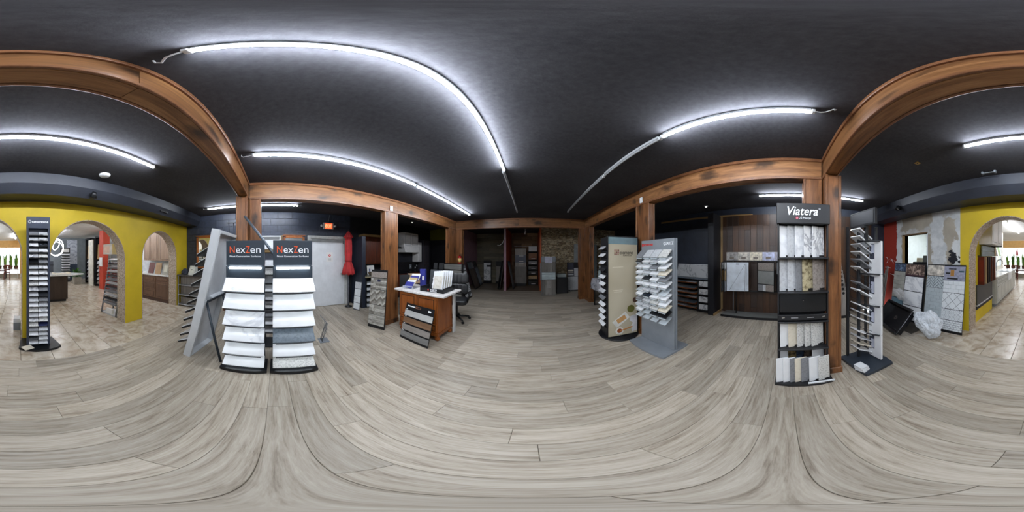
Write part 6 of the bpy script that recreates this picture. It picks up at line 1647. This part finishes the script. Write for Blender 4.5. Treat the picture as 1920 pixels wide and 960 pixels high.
# ------------------------------------------------------------------ front showroom beyond the arches
def showroom():
    # lighting of the showroom: two recessed strip fixtures the ceiling carries
    for i, (u, v0, v1, lab) in enumerate(((-1.8, -9.2, -6.8, 'bright tube light deep in the showroom above the far counter'), (-3.2, -5.6, -3.4, 'bright tube light above the brown kitchen cabinets'), (0.2, -10.6, -8.2, 'bright tube light on the showroom ceiling nearest the shop window'))):
        led(lab, 'v', v0, v1, u, True, None, ZC2 - 0.048, ZC2, True)
    # ---- sink run seen through the first arch
    gc = plain('grey_cabinet', (186, 188, 182), 0.4, 0, 0.03)
    qt = marble('sink_quartz', (226, 228, 228), (196, 198, 200), 2, 0.15, 0.04)
    t = T('sink_cabinet', 'pale grey sink cabinet run with shaker doors beyond the arch', 'cabinet', (1.3, -6.0, 0), -PI / 2)
    box(t, 'body', (-1.5, 1.55), (0, 0.63), (0.09, 0.88), gc, 0.003); box(t, 'toe_kick', (-1.48, 1.53), (0.06, 0.6), (0, 0.09), greyp)
    for (a, c) in ((1.0, 1.55), (0.46, 1.0), (-0.6, -0.1), (-1.05, -0.6), (-1.5, -1.05)):
        cab_door(t, a, c, 0.12, 0.68, 0, gc, (a + 0.05, 0.62)); cab_door(t, a, c, 0.69, 0.86, 0, gc, None, 'drawer_front')
    cab_door(t, -0.1, 0.46, 0.12, 0.6, 0, gc)
    box(t, 'countertop', (-1.55, 1.6), (-0.04, 0.64), (0.88, 0.92), qt, 0.004)
    box(t, 'apron_sink', (-0.1, 0.46), (-0.06, 0.4), (0.62, 0.925), whitel, 0.012); box(t, 'sink_well', (-0.06, 0.42), (-0.02, 0.36), (0.9255, 0.927), greyp)
    tube(t, 'faucet', [(0.2, 0.5, 0.92), (0.2, 0.5, 1.25), (0.2, 0.44, 1.36), (0.2, 0.32, 1.38), (0.2, 0.25, 1.3), (0.2, 0.25, 1.2)], 0.016, blackm, 10)
    # door samples hung on the yellow return wall
    t = T('slate_wallboard', 'dark slate panel mounted on the yellow return wall', 'wall panel', (1.4, -3.75, 0.42), -PI / 2)
    box(t, 'panel', (-0.52, 0.55), (-0.03, 0), (0, 0.46), plain('panel_slate', (46, 48, 52), 0.35), 0.003); box(t, 'shelf', (-0.54, 0.57), (-0.05, 0), (-0.02, 0.0), STONE['pale grey'], 0.002); box(t, 'lower_band', (-0.54, 0.57), (-0.03, 0), (-0.1, -0.02), blackp)
    cols = [((120, 34, 26), 'red brown'), ((206, 172, 124), 'pale maple'), ((44, 26, 20), 'espresso'), ((60, 62, 66), 'charcoal'), ((112, 54, 32), 'chestnut'), ((66, 20, 14), 'burgundy'), ((150, 72, 38), 'cherry')]
    for i, (c, nm) in enumerate(cols):
        q = item(Matrix.Translation((1.32, -3.35 - i * 0.14, 1.19)), 'door_sample', f'{nm} cabinet door sample hung edge-on, {ORD[i]} along the yellow return wall', 'door sample', 'door samples beyond the arch', (0, 0, 0), (0.15, 0.03, 0.62), wood('door_' + nm.replace(' ', '_'), tuple(int(x * 0.8) for x in c), c, (6, 6, 0.8), 2, 0.4), 0.003)
        box(q, 'raised_panel', (-0.05, 0.05), (0.015, 0.019), (-0.24, 0.24), W('door_' + nm.replace(' ', '_')), 0.003)
    t = T('plank_sign', 'grey weathered plank board above the hung door samples', 'board', (1.4, -3.82, 1.51), -PI / 2)
    for i in range(2): box(t, 'plank', (-0.5, 0.4), (-0.12, -0.09), (0.005 + i * 0.12, 0.12 + i * 0.12), wood('weathered', (96, 106, 106), (150, 160, 158), (0.8, 6, 6), 2.4), 0.003)
    box(t, 'end_block', (0.4, 0.46), (-0.14, 0), (0.0, 0.25), W('raw_pine'), 0.003); box(t, 'backing', (-0.5, 0.46), (-0.09, 0), (0, 0.02), blackp)
    wc = plain('white_cabinet', (206, 204, 202), 0.4)
    t = T('wall_cabinet', 'white shaker wall cabinet above the grey plank board', 'cabinet', (1.1, -3.85, 1.78), -PI / 2)
    box(t, 'body', (-0.45, 0.42), (0, 0.3), (0, 0.8), wc, 0.003); cab_door(t, -0.45, -0.02, 0.0, 0.8, 0, wc); cab_door(t, -0.02, 0.42, 0.0, 0.8, 0, wc); box(t, 'dark_end', (0.42, 0.46), (-0.01, 0.3), (-0.02, 0.8), blackp)
    t = T('glass_shelf', 'white wall shelf with framed glass samples above the sink run', 'shelf', (1.95, -6.1, 1.5), -PI / 2)
    box(t, 'shelf', (-0.5, 1.4), (-0.25, 0), (-0.02, 0.0), whitel, 0.003)
    for i in range(3):
        q = item(t.M, 'glass_sample', f'{["dark framed", "green tinted", "clear thick"][i]} glass sample leaning on the white wall shelf', 'glass sample', 'glass on the wall shelf', (0.1 + i * 0.5, -0.1, 0.26), (0.3, 0.012, 0.5), [wood('door_espresso', (0, 0, 0), (0, 0, 0)), glassy('green_glass', (150, 190, 130), 0.02, 0.5), glassy('clear_glass', (226, 232, 230), 0.02, 0.4)][i], 0.002, (-0.25, 0, 0))
    # ---- table and chairs by the shop window, plants
    cw = wood('mahogany', (80, 24, 16), (124, 48, 32), (5, 5, 0.8), 2, 0.35)
    def chair(label, loc, rz):
        t = T('wooden_chair', label, 'chair', loc, rz, 'wooden chairs by the shop window')
        box(t, 'seat', (-0.21, 0.21), (-0.2, 0.2), (0.43, 0.47), cw, 0.006)
        for x in (-0.185, 0.185):
            box(t, 'leg', (x - 0.018, x + 0.018), (-0.185, -0.149), (0, 0.43), cw, 0.003); box(t, 'back_leg', (x - 0.018, x + 0.018), (0.16, 0.196), (0, 0.95), cw, 0.003)
            box(t, 'stretcher', (x - 0.01, x + 0.01), (-0.15, 0.16), (0.16, 0.19), cw)
        for z in (0.6, 0.88): box(t, 'back_rail', (-0.17, 0.17), (0.165, 0.19), (z - 0.03, z + 0.05), cw, 0.003)
        for x in (-0.09, 0.0, 0.09): box(t, 'back_slat', (x - 0.012, x + 0.012), (0.172, 0.184), (0.62, 0.88), cw)
    chair('red-brown wooden chair left of the shop window centre', (0.75, -10.55, 0), PI)
    chair('red-brown wooden chair partly hidden behind the sink run', (1.76, -10.2, 0), PI)
    chair('red-brown wooden chair farthest along the shop window bench', (2.3, -10.3, 0), PI + 0.2)
    t = T('bench_table', 'low dark wooden bench table under the shop window', 'table', (1.3, -11.0, 0))
    box(t, 'top', (-0.5, 0.5), (-0.25, 0.2), (0.5, 0.54), cw, 0.004)
    for x in (-0.45, 0.45):
        for y in (-0.2, 0.16): box(t, 'leg', (x - 0.03, x + 0.03), (y - 0.03, y + 0.03), (0, 0.5), wood('door_espresso', (0, 0, 0), (0, 0, 0)), 0.003)
    leafm = [plain('snake_leaf', (66, 118, 44), 0.4, 0, 0.35, 8), plain('snake_leaf_pale', (118, 158, 66), 0.4, 0, 0.3, 8)]
    def snake_plant(label, loc, h, n, seed):
        t = T('snake_plant', label, 'potted plant', loc, 0, 'snake plants in the shop window')
        lathe(t, 'pot', [(0, 0), (0.12, 0), (0.16, 0.2), (0.17, 0.2), (0.17, 0.22), (0.14, 0.22), (0.13, 0.18), (0, 0.18)], plain('clay_pot', (112, 84, 62), 0.7), 20)
        r = random.Random(seed)
        for i in range(n):
            a = r.random() * 2 * PI; rr = r.random() * 0.08
            hh = h * (0.6 + 0.4 * r.random()); lean = 0.03 + 0.1 * r.random(); tw = r.random() * PI
            bm = bmesh.new(); rows = []
            for k in range(6):
                f = k / 5
                w = 0.05 * (1 - f ** 3) * (0.7 + 0.6 * f * (1 - f) * 2) + 0.001
                c = Vector((rr * math.cos(a) + lean * f * f * math.cos(a), rr * math.sin(a) + lean * f * f * math.sin(a), 0.18 + hh * f))
                d = Vector((math.cos(tw + f * 0.5), math.sin(tw + f * 0.5), 0)); nrm = Vector((-d.y, d.x, 0)) * 0.004
                rows.append([bm.verts.new(c - d * w), bm.verts.new(c + nrm), bm.verts.new(c + d * w), bm.verts.new(c - nrm)])
            for p, q in zip(rows, rows[1:]):
                for k in range(4): bm.faces.new((p[k], p[(k + 1) % 4], q[(k + 1) % 4], q[k]))
            mesh_obj(t, 'leaf', bm, leafm[i % 2], None, True)
    for i, (u, h, lab) in enumerate(((2.45, 0.75, 'snake plant at the sink end of the shop window'), (2.08, 0.9, 'tall snake plant second from the sink end of the shop window'), (1.7, 0.8, 'snake plant third from the sink end of the shop window'), (1.32, 0.9, 'snake plant fourth from the sink end of the shop window'), (0.94, 0.8, 'snake plant fifth from the sink end of the shop window'), (0.56, 0.85, 'snake plant second from the peach window jamb'), (0.18, 0.9, 'snake plant beside the peach window jamb'))):
        snake_plant(lab, (u, -11.4, 0.62), h + 0.12, 20, i)
    t = T('plant_ledge', 'pale ledge carrying the snake plants under the shop window', 'ledge', (1.4, -11.4, 0))
    box(t, 'top', (-1.45, 1.4), (-0.18, 0.18), (0.58, 0.62), whitel, 0.004)
    for x in (-1.35, -0.45, 0.45, 1.3): box(t, 'support', (x - 0.03, x + 0.03), (-0.15, 0.15), (0, 0.58), whitel)
    t = T('flamingo_ornament', 'pink fabric pennant hanging in the shop window', 'ornament', (1.8, -11.5, 1.7))
    prism(t, 'pennant', [(-0.02, 0.35), (0.02, 0.35), (0.1, -0.1), (0.0, -0.2), (-0.1, -0.1)], 'xz', -0.006, 0.006, plain('pink_cloth', (238, 150, 160), 0.7)); tube(t, 'cord', [(0, 0, 0.35), (0, 0, 0.42)], 0.004, whitep, 5)
    # ---- island counter, lamp rings, far displays seen through the middle arch
    dw = wood('wenge', (40, 30, 24), (74, 58, 48), (6, 6, 0.8), 2, 0.4)
    t = T('island_counter', 'dark wood island counter with a white overhanging stone top', 'counter', (-0.98, -5.1, 0), PI)
    box(t, 'body', (-0.62, 0.61), (0, 0.75), (0.08, 0.87), dw, 0.003); box(t, 'toe_kick', (-0.58, 0.57), (0.05, 0.7), (0, 0.08), blackp)
    for i in range(2): box(t, 'side_panel', (-0.6 + i * 0.6, -0.02 + i * 0.6), (-0.012, 0.0), (0.1, 0.85), dw, 0.003)
    prism(t, 'countertop', [(-0.68, -0.06), (0.7, -0.06), (1.25, 0.2), (1.2, 0.34), (0.7, 0.8), (-0.68, 0.8)], 'xy', 0.87, 0.91, qt)
    t = T('wooden_tray', 'flat beige tray lying on the island counter', 'tray', (-1.45, -5.4, 0.911), 0.2)
    box(t, 'tray', (-0.28, 0.28), (-0.16, 0.16), (0, 0.012), STONE['cream'], 0.004)
    for s in (-1, 1): box(t, 'tray_rim', (s * 0.27 - 0.01, s * 0.27 + 0.01), (-0.16, 0.16), (0.012, 0.045), STONE['cream'], 0.003)
    t = T('ring_chandelier', 'glowing white ring pendant lamp over the island counter', 'pendant lamp', (-1.12, -4.75, 1.78))
    rg = glow('ring_glow', (255, 255, 255), 9)
    for (R, rx, ry, dz) in ((0.25, 1.2, 0.9, 0.0), (0.21, 1.35, -0.4, -0.05), (0.16, 0.7, 1.0, 0.07)):
        pts = [tuple(rotm((rx, ry, 0)) @ Vector((R * math.cos(2 * PI * i / 32), R * math.sin(2 * PI * i / 32), 0)) + Vector((0, 0, dz))) for i in range(33)]
        tube(t, 'ring', pts, 0.01, rg, 8)
    tube(t, 'cord', [(0, 0, 0.15), (0, 0, ZC2 - 1.78)], 0.004, whitep, 5); lathe(t, 'canopy', [(0, ZC2 - 1.82), (0.06, ZC2 - 1.82), (0.06, ZC2 - 1.781), (0, ZC2 - 1.781)], whitel, 20)
    t = T('sample_tower', 'white shelved stone tower with dark header at the far showroom wall', 'display stand', (-2.75, -9.3, 0), PI)
    box(t, 'back_panel', (-0.28, 0.28), (0.05, 0.08), (0.05, 1.95), greyp); box(t, 'base', (-0.3, 0.3), (-0.2, 0.15), (0, 0.05), blackm); hd = box(t, 'header', (-0.29, 0.29), (-0.02, 0.09), (1.7, 2.0), blackm, 0.003); cbox(hd, 'printed_panel', (0, -0.022, 1.85), (0.46, 0.003, 0.2), paper)
    for i in range(10):
        z = 1.58 - i * 0.15
        box(t, 'shelf', (-0.27, 0.27), (-0.16, 0.05), (z - 0.03, z - 0.02), greyp)
        item(t.M, 'stone_sample', f'white sample on the {ORD[i]} shelf of the far showroom tower', 'stone sample', 'samples on the far tower', (0, -0.06, z + 0.03), (0.5, 0.18, 0.016), STONE['plain white'], 0.002, (0.35, 0, 0))
    sbox('trim_7', (-3.75, -3.05), (-9.999, -9.97), (1.0, 2.55), marble('far_marble', (214, 220, 232), (140, 150, 172), 1.4, 0.3, 0.03), 'pale marble slab panel on the far wall')
    sbox('trim_8', (-3.75, -3.05), (-9.999, -9.965), (0, 1.0), plain('far_navy', (64, 78, 100), 0.5), 'slate blue panel below the pale marble')
    t = T('notice_board', 'grey cabinet board with a tan box behind the island counter', 'cabinet', (-1.2, -7.6, 0), PI)
    box(t, 'cabinet', (-0.45, 0.45), (0, 0.3), (0, 1.28), plain('cab_slate', (72, 80, 92), 0.5), 0.004); box(t, 'shelf_edge', (-0.46, 0.46), (-0.02, 0), (1.08, 1.1), blackm); box(t, 'tan_box', (-0.3, 0.16), (-0.2, -0.001), (0.9, 1.06), W('raw_pine'), 0.004)
    t = T('floor_box', 'small grey box with pale lid on the tiles behind the yellow pillar', 'box', (0.03, -3.2, 0))
    box(t, 'box', (-0.07, 0.07), (-0.1, 0.1), (0, 0.17), greyp, 0.004); box(t, 'lid', (-0.06, 0.06), (-0.09, 0.09), (0.17, 0.26), whitep, 0.004)
    # palm plant in a square pot
    t = T('potted_palm', 'bushy green plant in a grey square pot beyond the island', 'potted plant', (-3.1, -8.3, 0))
    prism(t, 'pot', [(-0.2, -0.2), (0.2, -0.2), (0.2, 0.2), (-0.2, 0.2)], 'xy', 0, 0.38, plain('pot_grey', (150, 146, 136), 0.7))
    r = random.Random(6)
    for i in range(40):
        a = r.random() * 2 * PI; e = 0.3 + r.random() * 1.0; L_ = 0.3 + r.random() * 0.32
        bm = bmesh.new(); rows = []
        for k in range(5):
            f = k / 4; w = 0.045 * math.sin(PI * (0.15 + 0.8 * f)) + 0.002
            rad = L_ * f * math.cos(e) ; z = 0.38 + 0.2 * r.random() * 0 + 0.25 * (i % 3) * 0.4 + L_ * (f * math.sin(e) - 0.35 * f * f)
            c = Vector((rad * math.cos(a), rad * math.sin(a), z)); d = Vector((-math.sin(a), math.cos(a), 0.2))
            rows.append([bm.verts.new(c - d * w), bm.verts.new(c + Vector((0, 0, 0.006))), bm.verts.new(c + d * w), bm.verts.new(c - Vector((0, 0, 0.006)))])
        for p, q in zip(rows, rows[1:]):
            for k in range(4): bm.faces.new((p[k], p[(k + 1) % 4], q[(k + 1) % 4], q[k]))
        mesh_obj(t, 'leaf', bm, leafm[0], None, True)
    # tall black showroom shelves and red column
    def wall_shelf(label, v0, v1, who):
        t = T('tall_shelf', label, 'shelf unit', (-3.72, (v0 + v1) / 2, 0), PI / 2)
        w = abs(v1 - v0) / 2
        for s in (-1, 1): box(t, 'side_panel', (s * w - 0.035, s * w + 0.035), (-0.02, 0.35), (0, 2.5), blackm, 0.003)
        box(t, 'back_panel', (-w, w), (0.33, 0.35), (0, 2.5), whitep); box(t, 'top_rail', (-w, w), (-0.02, 0.3), (2.42, 2.5), blackm)
        box(t, 'sample_panel', (-w + 0.05, w - 0.05), (0.1, 0.12), (1.35, 2.1), wood('pale_grain', (170, 130, 84), (206, 170, 124), (5, 5, 0.8), 2), 0.003, (-0.06, 0, 0))
        for i in range(6):
            z = 0.12 + i * 0.2
            box(t, 'ledge', (-w + 0.035, w - 0.035), (0.0, 0.33), (z - 0.01, z), blackm)
            for c in range(2):
                item(t.M, 'tile_sample', f'{["grey", "white"][(i + c) % 2]} tile, {ORD[c]} of a pair, {ORD[5 - i]} ledge down the {who} black shelf', 'tile sample', 'tiles on the black shelves', ((-0.5 + c) * (w - 0.02) * 0.95, 0.09, z + 0.092), ((w - 0.05) * 0.9, 0.012, 0.17), STONE['pale grey'] if (i + c) % 2 else STONE['taupe speckled'], 0.002, (-0.5, 0, 0))
    wall_shelf('tall black-framed tile shelf beside the red column', -7.3, -6.72, 'nearer')
    wall_shelf('tall black-framed tile shelf beside the green plant', -8.5, -7.95, 'farther')
    sbox('door_4', (-3.68, -3.62), (-7.92, -7.4), (0, 2.35), plain('door_offwhite', (206, 204, 192), 0.5), 'off-white door between the black tile shelves')
    sbox('wall_column_red', (-3.95, -3.6), (-6.66, -6.3), (0, ZC2), plain('red_column', (178, 62, 40), 0.6, 0, 0.05), 'red painted column in the showroom')
    t = T('wall_phone', 'white control box mounted on the red column', 'control box', (-3.6, -6.45, 1.25), PI / 2)
    box(t, 'case', (-0.11, 0.11), (-0.06, 0), (-0.2, 0.2), whitel, 0.01); tube(t, 'cord', [(0.0, -0.04, -0.2), (0.02, -0.06, -0.3), (-0.03, -0.05, -0.36)], 0.008, blackm, 6)
    t = T('drawer_chest', 'small red-brown chest of drawers beside the red column', 'chest', (-3.97, -6.08, 0), PI / 2)
    box(t, 'body', (-0.18, 0.18), (0, 0.4), (0, 1.05), cw, 0.004)
    for i in range(4): cab_door(t, -0.18, 0.18, 0.06 + i * 0.24, 0.29 + i * 0.24, 0, cw, (0, 0.17 + i * 0.24), 'drawer_front')
    # grey A-frame rack just behind the yellow pillar
    t = T('a_frame_rack', 'grey steel tile rack standing just behind the yellow pillar', 'tile rack', (-2.3, -3.45, 0), PI / 2 + 0.12)
    st = plain('rack_steel', (128, 132, 138), 0.4, 0.3, 0.05)
    for x in (-0.28, 0.28):
        tube(t, 'side_rail', [(x, -0.2, 0.03), (x, -0.06, 0.7), (x, 0.04, 1.25), (x, 0.06, 1.6)], 0.022, st, 6); tube(t, 'foot_rail', [(x, -0.2, 0.02), (x, 0.22, 0.02)], 0.02, st, 6); tube(t, 'rear_rail', [(x, 0.2, 0.03), (x, 0.08, 1.6)], 0.02, st, 6)
    box(t, 'floor_pan', (-0.27, 0.27), (-0.18, 0.2), (0.0, 0.03), plain('pan_grey', (176, 178, 180), 0.4)); box(t, 'label_box', (-0.14, 0.1), (-0.17, -0.1), (0.03, 0.16), paper)
    for i in range(12):
        z = 0.32 + i * 0.1
        y = -0.14 + 0.16 * z
        lg = box(t, 'ledge', (-0.27, 0.27), (y - 0.1, y + 0.02), (z - 0.008, z), st, 0, (0.3, 0, 0))
        item(t.M, 'tile_sample', f'{["grey", "dark", "pale"][i % 3]} tile lying on the {ORD[11 - i]} ledge from the top of the steel rack', 'tile sample', 'tiles on the steel rack', (0, y - 0.046, z + 0.014), (0.48, 0.1, 0.012), [STONE['mid grey'], STONE['charcoal'], STONE['pale grey']][i % 3], 0.002, (0.3, 0, 0))
    hb = box(t, 'sample_case', (-0.26, 0.1), (-0.16, 0.0), (1.56, 1.82), plain('case_grey', (206, 200, 196), 0.5), 0.006); box(hb, 'case_label', (-0.2, 0.0), (-0.164, -0.16), (1.6, 1.76), plain('label_peach', (222, 186, 170)))
    # ---- brown kitchen seen through the small arch
    bw = wood('walnut_stain', (84, 60, 44), (128, 98, 76), (6, 6, 0.8), 2, 0.4, 0, 0.1)
    t = T('base_cabinet', 'walnut base cabinets with drawers and raised doors beyond the small arch', 'cabinet', (-4.02, -4.0, 0), PI / 2)
    box(t, 'body', (-1.2, 0.95), (0, 0.57), (0.1, 0.87), bw, 0.003); box(t, 'base_rail', (-1.2, 0.95), (-0.01, 0.55), (0, 0.1), wood('walnut_dark', (60, 38, 26), (92, 62, 44), (0.8, 6, 6), 2), 0.003)
    for a, c in ((0.42, 0.95), ): cab_door(t, a, c, 0.12, 0.64, 0, bw); cab_door(t, a, c, 0.65, 0.86, 0, bw, None, 'drawer_front')
    for k in range(3): cab_door(t, -0.16, 0.4, 0.12 + [0, 0.28, 0.53][k], 0.39 + [0, 0.25, 0.47][k], 0, bw, None, 'drawer_front')
    cab_door(t, -0.7, -0.18, 0.12, 0.64, 0, bw); cab_door(t, -0.7, -0.18, 0.65, 0.86, 0, bw, None, 'drawer_front')
    box(t, 'countertop', (-1.22, 0.965), (-0.04, 0.575), (0.87, 0.91), qt, 0.004)
    t = T('wall_cabinet', 'pale walnut wall cabinet pair above the door samples', 'cabinet', (-4.28, -4.0, 1.36), PI / 2)
    wl = wood('walnut_pale', (132, 108, 90), (176, 152, 132), (6, 6, 0.8), 2, 0.4, 0, 0.1)
    box(t, 'body', (-0.4, 0.3), (0, 0.3), (0, 1.05), wl, 0.003); cab_door(t, -0.4, -0.05, 0, 1.05, 0, wl); cab_door(t, -0.05, 0.3, 0, 1.05, 0, wl)
    t = T('wall_cabinet', 'pale walnut corner wall cabinet at the arch side', 'cabinet', (-4.2, -3.37, 1.36), PI / 2)
    box(t, 'body', (-0.27, 0.32), (0, 0.38), (0, 1.05), wl, 0.003); cab_door(t, -0.22, 0.32, 0, 1.05, 0, wl)
    for i, (v, k, c) in enumerate(((-3.98, 'dark mahogany', (96, 36, 26)), (-3.66, 'honey oak', (206, 166, 116)), (-3.33, 'cream painted', (214, 212, 196)))):
        m = wood('sample_' + k.replace(' ', '_'), tuple(int(x * 0.82) for x in c), c, (6, 6, 0.8), 2, 0.4)
        b = LB('door_sample', f'{k} cabinet door sample leaning on the brown kitchen counter', 'door sample', (-4.2, v - 0.13), (-4.2, v + 0.13), 0.38, 0.1, 0.02, m, 'door samples on the brown counter', 0.911)
        b.pan('raised_panel', -0.07, 0.07, 0.08, 0.3, 0.02, 0.005, m, 0.003)
    sbox('trim_9', (WL + 0.001, WL + 0.01), (-5.2, WYB), (0.91, 1.36), plain('splash_pale', (206, 212, 216), 0.25), 'pale backsplash behind the door samples')
showroom()
